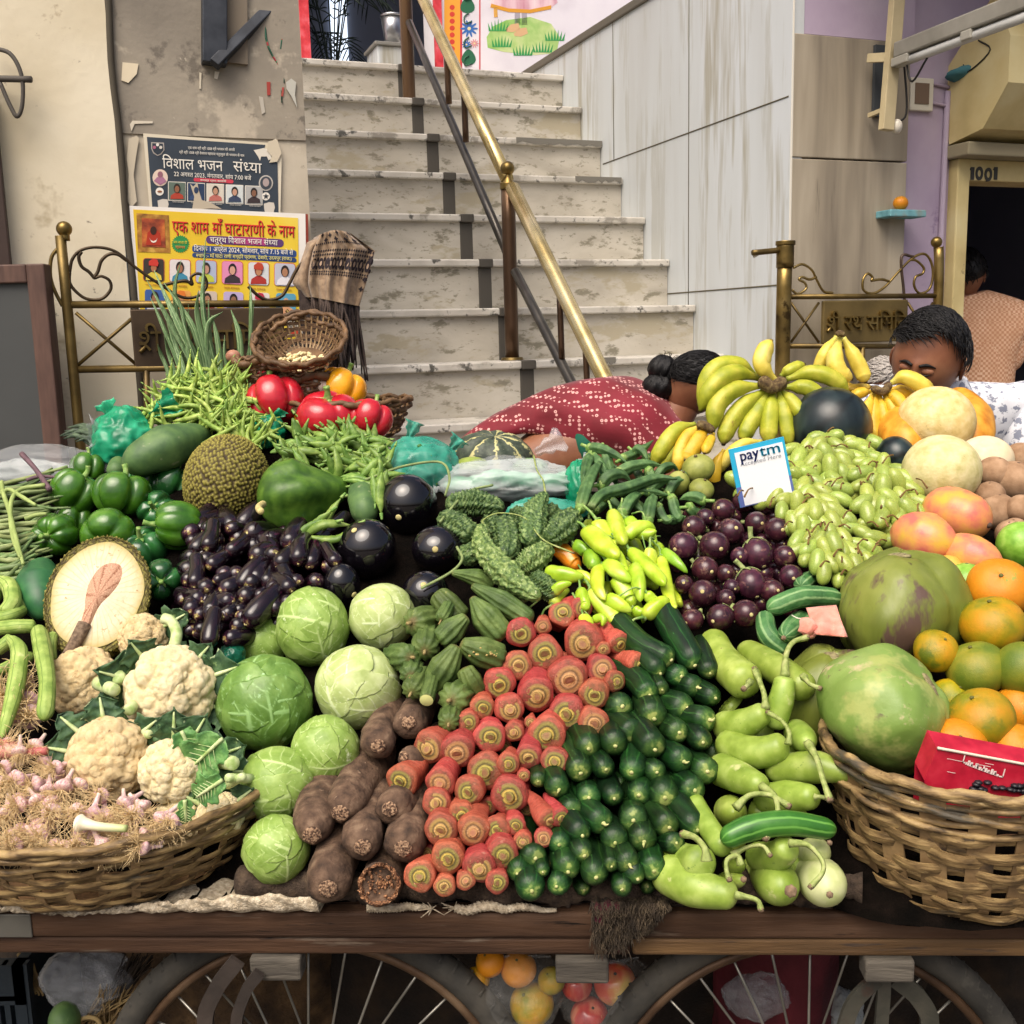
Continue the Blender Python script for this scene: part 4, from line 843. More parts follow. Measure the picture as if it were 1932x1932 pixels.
 # ------------------------------------------------------------------ woven baskets
caneA=M('bamboo_strip',['#4a3a24','#7a6340','#a0875a'],scale=30,contrast=(.34,.66),rough=.6,bump=.4,bscale=80,stretch=(1,1,4),detail=6,spots=[('#3b2e1e',11,.60),('#bfa878',18,.64),('#4a4438',5,.6)])
caneB=M('old_cane',['#4f3e29','#7a6242','#9b8058'],scale=14,rough=.6,bump=.4,bscale=90,detail=6,spots=[('#3c3023',10,.6)])
caneC=M('brown_cane',['#3b2a1b','#5c442c','#7a5d3f'],scale=16,rough=.6,bump=.3,bscale=90)
def basket(name,c,R1,R0,H,label,mat,nst=26,nrow=9,sw=.03,amp=.006,rimr=.008,tilt=None,strands=7,dark=None,part_from=None,rib=.012,cat='basket'):
 """open bowl: floor centre c, rim radius R1, floor radius R0, height H"""
 T=Matrix.Translation(c)@(tilt.to_4x4()if tilt else Matrix.Identity(4))
 root=empty(name,c,label,cat)
 prof=lambda f:R0+(R1-R0)*(f**.62)
 g=G()
 for i in range(nst):
  a=2*math.pi*i/nst;pts=[]
  for k in range(9):
   f=k/8;r=prof(f)-.002;pts.append((r,f*H))
  V=[]
  for r,z in pts:
   for da in(-1,1):
    aa=a+da*rib/2/max(r,.05)
    for dr in(-.0015,.0015):V.append(T@Vector(((r+dr)*math.cos(aa),(r+dr)*math.sin(aa),z)))
  g.add(V,[(k*4+p,k*4+q,k*4+4+q,k*4+4+p)for k in range(8)for p,q in((0,1),(1,3),(3,2),(2,0))])
 g.mk('stake',caneB if mat is not caneB else caneC,root,smooth=False);root.children[-1].name='stakes'
 g=G();NA=nst*6
 hs=H*.72/nrow
 for i in range(nrow):
  z0=hs*(i+.06+.08*math.sin(i*2.7));V=[];hv=1+.12*math.sin(i*4.1)
  for j in range(NA):
   a=2*math.pi*j/NA;w_=amp*math.sin(a*nst/2+(math.pi if i%2 else 0));zz=z0+.004*math.sin(3*a+i*1.7)
   for h in(0,.5,1):
    z=zz+h*hs*.92*hv*(1+.08*math.sin(a*7+i));r=prof(max(0,min(1,z/H)))+w_+.003*math.sin(a*11+i*5)*.6+.002*math.sin(math.pi*h)
    V.append(T@Vector((r*math.cos(a),r*math.sin(a),z)))
   for h in(1,.5,0):
    z=zz+h*hs*.92*hv*(1+.08*math.sin(a*7+i));r=prof(max(0,min(1,z/H)))+w_+.003*math.sin(a*11+i*5)*.6-.0025;V.append(T@Vector((r*math.cos(a),r*math.sin(a),z)))
  g.add(V,[(j*6+k,((j+1)%NA)*6+k,((j+1)%NA)*6+(k+1)%6,j*6+(k+1)%6)for j in range(NA)for k in range(6)])
 g.mk('weave',mat,root,smooth=False)
 g=G();z0=H*.72
 for i in range(strands):
  z=z0+(H-z0)*(i+.5)/strands;pts=[]
  for j in range(73):
   a=2*math.pi*j/72;r=prof(min(1,z/H))+.004*math.sin(a*nst/2+i*math.pi)+.003*math.sin(a*5+i*2.3);pts.append(T@Vector((r*math.cos(a),r*math.sin(a),z+.006*math.sin(a*4+i*1.9))))
  hh=(H-z0)/strands*.62;g.sweep(pts,[hh]*2,n=6,m=144,closed_ends=False)
 g.mk('rim_wale',mat,root)
 g=G();pts=[T@Vector(((R1+.002)*math.cos(2*math.pi*j/72),(R1+.002)*math.sin(2*math.pi*j/72),H+.003*math.sin(j*1.3)))for j in range(73)];g.sweep(pts,[rimr]*2,n=8,m=150,closed_ends=False,mod=lambda a,t:1+.12*math.sin(t*300+a));g.mk('rim',mat,root)
 g=G();V=[T@Vector((0,0,.003))]+[T@Vector((R0*math.cos(2*math.pi*j/40),R0*math.sin(2*math.pi*j/40),.003))for j in range(40)];g.add(V,[(0,j+1,(j+1)%40+1)for j in range(40)]);g.mk('floor',caneC,root,smooth=False)
 return root
basket('garlic_basket',Vector((-.655,1.615,TZ+.012)),.272,.205,.125,'shallow bamboo basket holding garlic and cauliflowers at the cart corner',caneA,34,7,amp=.005,strands=4,rimr=.007)
basket('fruit_basket',Vector((.666,1.482,TZ+.002)),.205,.15,.206,'deep bamboo basket of coconuts and oranges with a red carton',caneA,20,8,amp=.006,strands=7,rimr=.008,rib=.034)
pb_=S(700,800,.1);basket('pepper_basket',pb_+Vector((-.06,.05,-.03)),.15,.11,.085,'small cane basket of red and yellow peppers behind the peas',caneC,30,6,amp=.003,rib=.008,strands=2,rimr=.006)
pt_=aty(573,682,2.62);tb=basket('nut_basket',pt_,.11,.055,.07,'round cane basket of peeled garlic cloves in front of the gate',caneC,40,9,amp=.0012,strands=2,rimr=.006,rib=.004,tilt=Matrix.Rotation(R_(34),3,'X'))
ps_=aty(492,722,2.60);basket('garlic_bowl',ps_,.06,.045,.06,'small dark cane basket behind the guar beans',caneC,24,5,amp=.002,strands=1,rimr=.004,rib=.005)
gb=aty(585,728,2.60);basket('bulb_basket',gb-Vector((0,0,.03)),.07,.05,.06,'small cane basket of whole garlic bulbs under the nut basket',caneC,24,5,amp=.002,strands=1,rimr=.004,rib=.005)
# ------------------------------------------------------------------ produce
MS[0]=5.0
BACK=Vector((0,1,0))
def A1(x,y):return(.293*x,613.2+.293*y)
def A2(x,y):return(424.5+.293*x,613.2+.293*y)
def A3(x,y):return(801.9+.293*x,660.4+.293*y)
def A4(x,y):return(1179.2+.293*x,613.2+.293*y)
def A5(x,y):return(1509.4+.293*x,707.5+.293*y)
def B1(x,y):return(.3418*x,1084.9+.3418*y)
def B2(x,y):return(377.4+.3418*x,1084.9+.3418*y)
def B3(x,y):return(801.9+.3418*x,1084.9+.3418*y)
def B4(x,y):return(1179.2+.3418*x,1084.9+.3418*y)
def proto(o):
 for c in o.children_recursive:COL.objects.unlink(c)
 COL.objects.unlink(o);return o
def place(pr,p,z,s,roll=None,s3=None):
 c=copy_tree(pr);q=basis(z).to_quaternion()@Matrix.Rotation(roll if roll is not None else random.uniform(0,6.28),3,'Z').to_quaternion()
 c.rotation_euler=q.to_euler();c.location=p;c.scale=s3 or(s,s,s);return c
def zback(dx=0,dy=0,k=1.0,p=None,q=.5):
 b=Vector((0,1,-.2 if p is None else q*(p-CAM).z/(p-CAM).y));return(b+cr*dx*k-Vector((0,0,1))*dy*k).normalized()
O0=Vector((0,0,0));Zv=Vector((0,0,1))
def disc_rings(z,R,n=20,k=5,dome=0.0):
 V=[Vector((0,0,z-dome))];T=[0.001];F=[]
 for i in range(1,k+1):
  for j in range(n):a=2*math.pi*j/n;r=R*i/k;V.append(Vector((r*math.cos(a),r*math.sin(a),z-dome*(1-(i/k)**2))));T.append(i/k)
 F=[(0,1+(j+1)%n,1+j)for j in range(n)]+[(1+(i-1)*n+j,1+(i-1)*n+(j+1)%n,1+i*n+(j+1)%n,1+i*n+j)for i in range(1,k)for j in range(n)]
 return V,F,T
 # ---- carrots (unit radius 1, crown at the origin, root along +z)
carrot_m=M('red_carrot_skin',unit=True,cols=['#85302a','#a84438','#b95a4c'],scale=3,rough=.5,rand=.18,hue=.012,stretch=(1,1,3.5),detail=7,spots=[('#b0745e',1.6,.62),('#5e2a1c',3,.64)],bump=.5,bscale=12,tramp=[(0,'#6d4a30',.9),(.035,'#85503a',.6),(.07,'#a0583f',.3),(.14,'#b04838',.1),(.3,'#b04838',0)])
rings=[]
for i,(c0,c1,c2,c3)in enumerate((('#c9b04e','#7d7a35','#3f3820','#7d5a40'),('#d2ab6a','#a08444','#4f4026','#8a5f46'),('#d0a070','#a87a4a','#5f4630','#95604a'),('#b9b050','#7f7a36','#40391e','#7d543c'))):
 rings.append(M('carrot_crown_%s'%'abcd'[i],unit=True,cols=['#8a6a40','#a88a58'],scale=4,rough=.7,bump=.5,bscale=9,tramp=[(0,c0,.9),(.32,c1,.9),(.46,c0,.7),(.62,c2,.95),(.8,c1,.8),(1,c3,.9)],detail=6))
carrots=[]
for i in range(6):
 rnd=random.Random(i);lob=rnd.uniform(.02,.05);L=5.5
 g=G();g.sweep([Vector((0,0,.0)),Vector((jit(.08),0,1)),Vector((jit(.15),jit(.15),2)),Vector((jit(.2),jit(.2),3.2)),Vector((0,0,L))],lambda t:float(np.interp(t,[0,.1,.3,.55,.8,1],[.98,1.02,.95,.82,.6,.3])),n=30,m=26,cap=(.085,.05),mod=lambda a,t:1+lob*math.sin(3*a+i)+.03*math.sin(5*a+2*i)+.016*math.sin(t*130+a*2)+.012*math.sin(t*57-a))
 b=g.mk('red_carrot',carrot_m,org=O0)
 g=G();V,F,T=disc_rings(.075,.72,22,6,.10);V=[Vector((v.x*(1+.08*math.sin(3*i+math.atan2(v.y,v.x)*2)),v.y,v.z+rnd.uniform(-.012,.012)))for v in V];g.add(V,F,T);g.sweep([Vector((0,0,.08)),Vector((0,0,-.05)),Vector((.02,0,-.10))],[.34,.31,.27],n=14,m=4,cap=(0,.25))
 g.mk('cut_crown',rings[i%4],b);carrots.append(proto(b))
CL=[(760,205,70,0,.55),(875,185,62,-.5,-.1),(650,285,45),(528,325,78),(660,435,92),(870,380,105),(1080,385,60,-.4,-.3),(985,410,38),(980,520,75),(1190,495,60,-.8,-.1),(1060,590,58,-.4,0),(515,500,78),(410,610,85),(620,670,95,0,-.3),(795,580,107),(935,665,80),(320,735,65),(470,745,78),(780,770,95),(580,815,33),(935,820,83),(240,815,58),(360,895,85),(490,870,55),(670,885,100),(12,960,90,.5,-.2),(175,985,92,.1,-.3),(330,1090,100),(460,1045,60),(570,1010,70,0,-.3),(715,1030,75),(545,1110,35),(80,1150,80,.3,-.3),(235,1200,80,.2,0),(465,1225,100,.1,-.1),(60,1260,75),(200,1330,68),(85,1410,88),(265,1420,85,0,-.2),(395,1410,68),(500,1385,55),(690,1360,62,-.6,-.45),(755,1345,55,-.4,-.3),(540,1475,50),(655,1455,52),(430,1550,88,-.1,-.3),(125,1570,88,0,-.2),(300,1625,88,0,-.3),(-32,1665,83),(105,1720,58),(225,1690,50),(400,1700,62),(-138,1140,88,.4,-.2),(590,950,50),(150,1480,40),(560,1290,45),(700,690,50),(840,700,40),(350,1280,45),(10,1540,45),(360,1500,42),(760,480,45),(570,590,42),(440,950,40),(290,960,35),(130,1250,35)]
its=[]
for i,c in enumerate(CL):
 u,v=B3(c[0],c[1]);r=.3418*c[2];dx,dy=(c[3],c[4])if len(c)>3 else(jit(.12),jit(.08)-.05)
 filler=i>=53
 p=S(u,v,-.005+(.05 if filler else jit(.008)));o=place(carrots[i%6],p,zback(dx+jit(.08),dy+jit(.08),.8,p,.55),px(p,r)*1.05)
 tag(o,'','carrot');its.append((o,u,v))
row_labels(its,'red carrot','carrot stack','red carrots stacked crown outward',26)
# ---- cucumbers
cuc_m=M('dark_cucumber_skin',unit=True,cols=['#08170a','#0e260e','#183712'],scale=1.6,rough=.4,spec=.3,rand=.3,hue=.015,stretch=(1,1,.25),detail=5,stripes=('#2f5a26',7,.9,1.1),tramp=[(0,'#8fa055',.7),(.012,'#5b7f3a',.45),(.05,'#2f5a28',.12),(.15,'#174a1a',0)],bump=.2,bscale=5,spots=[('#3f6a3a',3,.66)])
nib=M('cucumber_blossom_scar',unit=True,cols=['#8f9a55','#c9c48a'],scale=2,rough=.8)
cucs=[]
for i in range(7):
 g=G();bend=.16*(i-3);g.sweep([Vector((0,0,0)),Vector((bend,.1*(i%3),3)),Vector((0,0,7))],[.9+.04*(i%3),1.03,1],n=24,m=14,cap=(.09+.022*(i%4),.15),mod=lambda a,t:1+.02*math.sin(3*a+i)+.02*math.sin(t*9+a))
 b=g.mk('dark_cucumber',cuc_m,org=O0);g=G();g.add(*blob((0,0,.0),.16,.14,.10,8,6));
 if i==1:g.sweep([Vector((0,0,0)),Vector((.1,.05,-.25)),Vector((.3,.0,-.3))],[.12,.1,.02],n=6,m=6)
 g.mk('blossom_scar',nib,b);cucs.append(proto(b))
QL=[(1360,470,72,-.75,-.65),(1490,500,78,-.35,-.7),(1300,545,68,-.4,-.3),(1575,545,58,0,-.4),(1415,560,62),(1505,620,68,-.3,-.1),(1310,635,47),(1240,665,72,-.5,-.3),(1605,680,65,-.4,-.2),(1090,725,82),(1450,735,80,-.5,-.1),(1265,795,82,0,-.2),(1570,800,78,-.5,0),(1160,875,78,-.45,-.25),(1405,870,70),(1535,925,68),(905,960,80,-.2,-.3),(1050,945,78),(1270,965,82,-.2,-.15),(1430,1030,78),(1560,1085,78),(860,1095,78,-.3,-.4),(1000,1075,68),(1140,1090,78,.1,-.3),(1280,1090,62),(625,1140,46),(740,1185,70,-.2,0),(1490,1190,76),(905,1230,72),(1045,1235,66,0,-.2),(1180,1215,75),(1325,1230,82),(820,1300,62,-.2,-.2),(985,1370,80,-.2,-.2),(1150,1355,80),(1350,1395,78,-.5,-.3),(1505,1410,78,-.4,-.4),(870,1440,74,-.2,-.2),(740,1490,66,.2,-.2),(1050,1480,76,-.2,-.1),(1210,1475,80),(1390,1480,62,-.4,0),(610,1565,76,-.2,-.2),(880,1550,72),(650,1640,46),(510,1650,66,.2,-.3),(790,1640,76,-.1,-.2),(1130,1600,72),(1265,1635,76,.1,-.3),(1030,1610,50),(945,1670,80,0,-.3),(1175,1680,66,-.3,-.2),(590,1745,82,-.1,-.1),(725,1720,62),(1090,1735,58,-.1,-.2),(990,840,55),(1330,730,50),(1480,800,50),(960,1150,45),(1210,1000,50),(1390,950,45),(1090,1160,45),(1250,1150,50),(1420,1130,50),(830,1180,45),(950,1300,45),(1090,1420,48),(1270,1330,48),(930,1480,45),(700,1580,45),(1200,1560,45),(880,1740,50),(1230,1720,45),(1180,590,60),(1380,640,50),(1600,1000,55),(1330,1560,50)]
its=[]
for i,c in enumerate(QL):
 u,v=B3(c[0],c[1]);r=.3418*c[2];dx,dy=(c[3],c[4])if len(c)>3 else(jit(.15)-.1,jit(.12)-.08)
 p=S(u,v,-.005+(.05 if i>=55 else jit(.006)));o=place(cucs[i*3%7],p,zback(dx+jit(.1),dy+jit(.1),.8,p),px(p,r)*1.03)
 tag(o,'','cucumber');its.append((o,u,v))
row_labels(its,'dark green cucumber','cucumber stack','dark cucumbers stacked tip outward',25)
# ---- small long eggplants
egg_m=M('dark_eggplant_skin',unit=True,cols=['#0a050a','#130910','#1f0d18'],scale=2,rough=.18,rand=.3,hue=.02,stretch=(1,1,.3),coat=.35,tramp=[(0,'#8a7a48',.8),(.008,'#5a3038',.5),(.03,'#2a1020',.2),(.12,'#120810',0)],spots=[('#3a1424',1.2,.62)])
scarm=M('eggplant_tip_scar',unit=True,cols=['#9a8a52','#cfc48a'],scale=2,rough=.8)
eggs=[]
for i in range(4):
 g=G();g.sweep([Vector((0,0,0)),Vector((.3*(i-1.5),.15,2.6)),Vector((.1,0,5.2))],[.92,1.05,.9,.8],n=18,m=8,cap=(.16,.15),mod=lambda a,t:1+.03*math.sin(2*a+i))
 b=g.mk('small_eggplant',egg_m,org=O0);g=G();g.add(*blob((0,0,0),.13,.12,.05,8,5));g.mk('tip_scar',scarm,b);eggs.append(proto(b))
EL=[(1212,1330,52,0,.5),(1465,1310,45,.4,.1),(1400,1380,48,-.4,.2),(1460,1470,45),(1285,1505,48),(1590,1340,62,.5,.2),(1855,1425,52,.1,-.4),(1620,1500,55,.6,0),(1440,1600,48),(1225,1580,56,-.4,0),(1640,1670,56,0,-.4),(1745,1730,50,.3,-.5),(1360,1700,55,-.6,0),(1420,1710,55,.6,0),(1372,1655,32),(1650,1755,42),(1880,1715,45),(1225,1850,48,-.2,-.4),(1350,1870,50,0,-.4),(1440,1880,42),(1520,1860,42),(1575,1930,62,.5,-.5),(1990,1560,48,0,-.5),(2080,1545,42),(2050,1640,50),(1870,1690,45),(2170,1540,40),(2090,1400,45),(1540,1700,45),(1500,1780,45),(1300,1780,48),(1780,1560,50,.3,-.3),(1920,1540,50,0,-.5),(1340,1560,42),(1530,1590,46),(1700,1400,60,.6,.1),(1780,1470,48),(1250,1690,45),(1190,1660,42),(1180,1760,42),(1300,1330,40),(1330,1450,45),(1740,1830,45),(1830,1800,48,.3,-.2),(1940,1760,46),(1930,1650,44),(1820,1640,46),(2000,1730,40)]
its=[]
for i,c in enumerate(EL):
 u,v=A1(c[0],c[1]);r=.293*c[2];dx,dy=(c[3],c[4])if len(c)>3 else(jit(1.2),jit(.9))
 p=S(u,v,jit(.012));o=place(eggs[i%4],p,zback(dx,dy,1,p),px(p,r)*1.3);tag(o,'','eggplant');its.append((o,u,v))
for(x,y,r,dx,dy)in((40,80,40,-.5,0),(150,90,42,.5,0),(45,230,42,0,-.4),(135,230,38,.1,-.4),(200,205,32,0,0),(255,275,52,.5,-.6),(45,400,40,0,-1.0),(130,355,42,.5,0),(60,310,40,.4,0),(310,130,36,.3,-.3),(100,150,40,0,0),(230,130,44,.2,0),(300,200,42,.5,0),(180,300,42,.3,0),(20,150,40,0,0),(370,60,40,0,-.4),(260,60,42,0,-.3),(-20,230,35,0,0),(-60,150,35,0,0)):
 u,v=B2(x,y);p=S(u,v,jit(.01));r=.3418*r;o=place(random.choice(eggs),p,zback(dx,dy,1,p),px(p,r)*1.3);tag(o,'','eggplant');its.append((o,u,v))
for i in range(70):
 u,v=340+random.random()*270,990+random.random()*210
 if u>560 and v>1090 or u<350 and v<1020:continue
 p=S(u,v,.03+random.random()*.02);o=place(random.choice(eggs),p,zback(jit(.9),jit(.6),1,p),px(p,17+jit(3)));tag(o,'','eggplant');its.append((o,u,v))
row_labels(its,'small dark eggplant','long eggplant heap','small dark eggplants',22)
# ---- big round black eggplants
bigegg=M('black_eggplant_skin',['#050407','#0b090d','#120d14'],scale=3,rough=.07,coat=.6)
for u,v,rx,ry,el,lab,sc in((768.8,953,57,60,0,'uppermost big round black eggplant, above the other three',(758,968)),(692,1037,56,50,.55,'big black eggplant leaning left of the pair, behind two cabbages',(668,1000)),(826,1035,50,42,.1,'glossy black eggplant beside the bitter gourds',(823,1036)),(803,1122,46,44,.1,'big black eggplant in front, next to the ridged gourds',(800,1108)),(645,1105,36,44,0,'black eggplant half hidden between two cabbages',(668,1122))):
 p=S(u,v,.05);k=px(p,1);z=(Vector((.5*el,-.2,.9))).normalized();Mx=basis(z)
 g=G();g.add(*blob(p,rx*k,rx*k*.98,ry*k*(1+.35*el),40,26,M=Mx));o=g.mk('round_eggplant',bigegg);tag(o,lab,'eggplant','big round black eggplants')
 d=(CAM-p).normalized();q=aty(sc[0],sc[1],p.y-rx*k*.6);rel=(q-p);n_=rel.normalized();
 # scar on the skin: walk out along n_ to the ellipsoid
 l=Mx.inverted()@n_;s=1/math.sqrt((l.x/(rx*k))**2+(l.y/(rx*k*.98))**2+(l.z/(ry*k*(1+.35*el)))**2);q=p+n_*s
 g=G();g.add(*blob(q,6*k,6*k,2*k,12,6,M=basis(n_)));g.mk('tip_scar',scarm,o)
 # ---- round purple eggplants
rp_m=M('purple_round_eggplant',unit=True,cols=['#23111a','#3a1a26','#4d2530'],scale=1.6,rough=.25,rand=.22,hue=.02,coat=.2,spots=[('#6b4a44',1.1,.58),('#5f5a34',.8,.62),('#8a6a5a',6,.68)],detail=6,tramp=[(0,'#b5b04a',.9),(.03,'#8f8440',.6),(.12,'#40202a',.2),(.3,'#2b1520',0)])
sepal=M('green_sepal',unit=True,cols=['#56653a','#7d8a52','#98a06a'],scale=3,rough=.7,bump=.3,bscale=14,rand=.1)
rps=[]
def calyx(g,zc_,R,n=6,ln=1.0,w=.42,lift=.05):
 for i in range(n):
  a=2*math.pi*i/n;
  C=[];
  for k in range(6):
   f=k/5;th=f*ln;C.append(Vector((math.cos(a)*math.sin(th)*(R+lift),math.sin(a)*math.sin(th)*(R+lift),zc_+math.cos(th)*(R+lift))))
  V=[];t_=Vector((-math.sin(a),math.cos(a),0))
  for k,c in enumerate(C):wd=w*(1-(k/5)**1.6)*(.6+.4*min(1,k/1.5))+.01;V+=[c-t_*wd,c+t_*wd]
  g.add(V,[(2*k,2*k+2,2*k+3,2*k+1)for k in range(5)])
for i in range(3):
 g=G();g.add(*blob((0,0,1),1,1,1.08,28,18));g.T=[1-t for t in g.T];b=g.mk('round_purple_eggplant',rp_m,org=O0)
 g=G();g.add(*blob((0,0,-.06),.15,.15,.05,10,6));g.mk('tip_scar',scarm,b)
 g=G();calyx(g,1.05,1.02,6,1.1 if i else .8,.4);g.sweep([Vector((0,0,2.05)),Vector((.15,0,2.5)),Vector((.5,0,2.9))],[.22,.16,.18],n=8,m=8);o=g.mk('calyx',sepal,b);m=o.modifiers.new('t','SOLIDIFY');m.thickness=.05;rps.append(proto(b))
RP=[(630,1190,75,'x'),(760,1140,70),(910,1140,78),(520,1240,60),(440,1300,78,'x'),(680,1330,90),(850,1275,75),(985,1320,85),(370,1425,92,'s'),(580,1425,97),(860,1480,98,'v'),(740,1490,62),(1030,1490,75),(520,1575,85),(650,1600,62),(380,1670,62),(1070,1620,78),(500,1730,92),(650,1760,62),(815,1675,98,'v'),(950,1715,78),(780,1860,92),(610,1885,88,'s'),(430,1900,72,'s'),(1140,1480,62),(330,1550,50),(690,1690,55),(880,1790,60),(900,1600,60),(700,1230,55),(590,1300,50),(960,1230,50),(880,1390,50),(560,1650,45),(460,1810,55),(720,1580,45),(1010,1410,45),(1160,1550,50)]
its=[]
for i,c in enumerate(RP):
 u,v=A4(c[0],c[1]);r=.293*c[2];m=c[3]if len(c)>3 else ''
 dx,dy={'x':(.7,.2),'s':(.9,-.3),'v':(-.3,-1.1),'':(jit(.35),jit(.3)+.05)}[m]
 z=zback(dx,dy);p=S(u,v,.01+(.045 if i>26 else 0));k=px(p,r);o=place(rps[1 if m else i%3],p-z*k*.9,z,k);tag(o,'','eggplant');its.append((o,u,v))
for i in range(16):
 u,v=A4(380+random.random()*740,1180+random.random()*700);p=S(u,v,.06);k=px(p,22);o=place(rps[0],p,zback(jit(.4),jit(.4)),k);tag(o,'','eggplant');its.append((o,u,v))
row_labels(its,'round purple eggplant','round eggplant heap','round purple eggplants',24)
# ---- cabbages
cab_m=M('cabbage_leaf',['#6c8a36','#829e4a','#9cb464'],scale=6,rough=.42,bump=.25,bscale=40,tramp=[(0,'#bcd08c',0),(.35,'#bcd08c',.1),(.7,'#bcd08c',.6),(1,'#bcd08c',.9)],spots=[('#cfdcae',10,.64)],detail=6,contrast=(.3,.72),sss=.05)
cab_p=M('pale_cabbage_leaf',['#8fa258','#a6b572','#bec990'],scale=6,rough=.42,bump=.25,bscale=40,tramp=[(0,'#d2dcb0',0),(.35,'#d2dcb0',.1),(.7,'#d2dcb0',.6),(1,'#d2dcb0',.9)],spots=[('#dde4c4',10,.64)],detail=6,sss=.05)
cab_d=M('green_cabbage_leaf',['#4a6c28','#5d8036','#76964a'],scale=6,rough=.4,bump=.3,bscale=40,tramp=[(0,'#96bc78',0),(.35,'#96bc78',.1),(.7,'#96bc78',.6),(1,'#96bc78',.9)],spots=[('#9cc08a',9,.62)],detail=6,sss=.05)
def patch_leaf(c,R,pole,ext,lift,seed,twist):
 """one wrapped leaf: a cap of the sphere with a midrib and forked side veins standing a little proud and paler"""
 rnd=random.Random(seed);B_=basis(pole,twist);V=[];T=[];A=[];nr,na=34,110
 ph=[rnd.uniform(0,6.28)for _ in range(4)]
 for i in range(nr+1):
  f=i/nr
  for j in range(na):
   a=2*math.pi*j/na;e=ext*(1+.09*math.sin(2*a+ph[0])+.04*math.sin(4*a+ph[1])+.012*math.sin(13*a+ph[2])+.008*math.sin(29*a))
   th=f*e;d=B_@Vector((math.sin(th)*math.cos(a),math.sin(th)*math.sin(a),math.cos(th)))
   x,y=f*math.cos(a),f*math.sin(a)+.12*math.sin(3*f*math.cos(a)+ph[3])
   rib=math.exp(-(x/(.028*(1.3-y*.6)))**2)
   q=((y-.85*abs(x)**.85+.5*ph[0]+.03*math.sin(9*x+ph[1]))%.30)/.30-.5;side=math.exp(-(q/(.055+.03*(1-abs(x))))**2)*min(1,1.6*(1.05-abs(x)))
   q2=((y*.6+1.3*x+ph[2])%.16)/.16-.5;fine=.35*math.exp(-(q2/.09)**2)
   vein=min(1,max(rib,.8*side,fine))
   k=R*(1+lift*(.5+.5*f**2)+.009*rib+.005*side+.010*math.sin(3*a+ph[1])*f+.008*math.sin(5*x+7*y+ph[2])+.012*f**8*(1+math.sin(7*a+ph[2])))
   V.append(Vector(c)+d*k);T.append(.01+.98*vein);A.append(j/na)
 F=[(i*na+j,(i+1)*na+j,(i+1)*na+(j+1)%na,i*na+(j+1)%na)for i in range(nr)for j in range(na)]
 return V,F,T,A
CB=[(590,1182,67,74,cab_m,'bright green cabbage at the top, between two others below the small eggplants'),(722,1163,62,62,cab_p,'pale cabbage highest on the right, against the ridged gourds'),(675,1295,79,76,cab_p,'large pale cabbage above the brown yams'),(500,1325,88,89,cab_d,'largest dark green cabbage beside the cauliflowers'),(614,1415,63,64,cab_m,'medium round cabbage just left of the top yams'),(522,1478,72,68,cab_m,'yellowish cabbage leaning beside the bamboo basket rim'),(521,1602,62,62,cab_m,'lowest cabbage resting on the sacking in front'),(497,1212,46,52,cab_m,'half hidden yellow green cabbage behind the topmost one')]
for i,(u,v,rx,ry,m,lab)in enumerate(CB):
 p=S(u,v,.055 if i<7 else .10);k=px(p,1);R=k*(rx+ry)/2;rnd=random.Random(50+i)
 Mx=Matrix.Diagonal((rx/((rx+ry)/2),1,ry/((rx+ry)/2)))
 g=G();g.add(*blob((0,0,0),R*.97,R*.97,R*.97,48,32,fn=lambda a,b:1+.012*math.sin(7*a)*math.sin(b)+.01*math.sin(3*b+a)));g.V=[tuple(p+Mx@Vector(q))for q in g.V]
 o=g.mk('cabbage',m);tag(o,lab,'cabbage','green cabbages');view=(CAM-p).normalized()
 for q in range(4):
  a=q*2*math.pi/4+rnd.uniform(-.6,.6);off=rnd.uniform(.55,1.2)
  pole=(view+(cr*math.cos(a)+cu*math.sin(a))*off).normalized()
  g=G();V,F,T,A=patch_leaf((0,0,0),R,pole,rnd.uniform(1.0,1.25),.004+.008*q,i*10+q,rnd.choice([cr,cu]));V=[p+Mx@x for x in V];g.add(V,F,T,A)
  ob=g.mk('outer_leaf',m,o);sd=ob.modifiers.new('t','SOLIDIFY');sd.thickness=.0015;sd.offset=-1
  # ---- yams
yam_m=M('brown_yam_skin',['#2e221a','#4a382b','#5f4a3a','#75604d'],scale=9,rough=.85,rand=.12,bump=.7,bscale=70,detail=8,spots=[('#8a7460',14,.66),('#231812',10,.66)])
YL=[([(714,1405),(718,1380)],34,'round dark yam under the large pale cabbage',0),([(772,1362),(780,1355)],33,'small round yam next to the ridged gourds',0),([(765,1427),(800,1432)],25,'slim yam wedged behind the leftmost carrots',0),([(645,1530),(668,1490),(705,1440)],41,'long pale brown yam tilted up to the right',0),([(590,1570),(600,1520),(625,1470)],43,'long dark yam between the lowest cabbage and the tilted yam',0),([(685,1594),(690,1555)],40,'greyish yam in the middle of the yam pile',0),([(762,1597),(775,1560)],41,'stout yam right of the greyish one, by the carrots',0),([(738,1525),(760,1508)],37,'yam with a knobbly end below a single carrot',0),([(620,1672),(628,1630)],44,'darkest yam hanging over the front edge',0),([(716,1668),(722,1660)],40,'broken yam with a hollow crumbly end',1)]
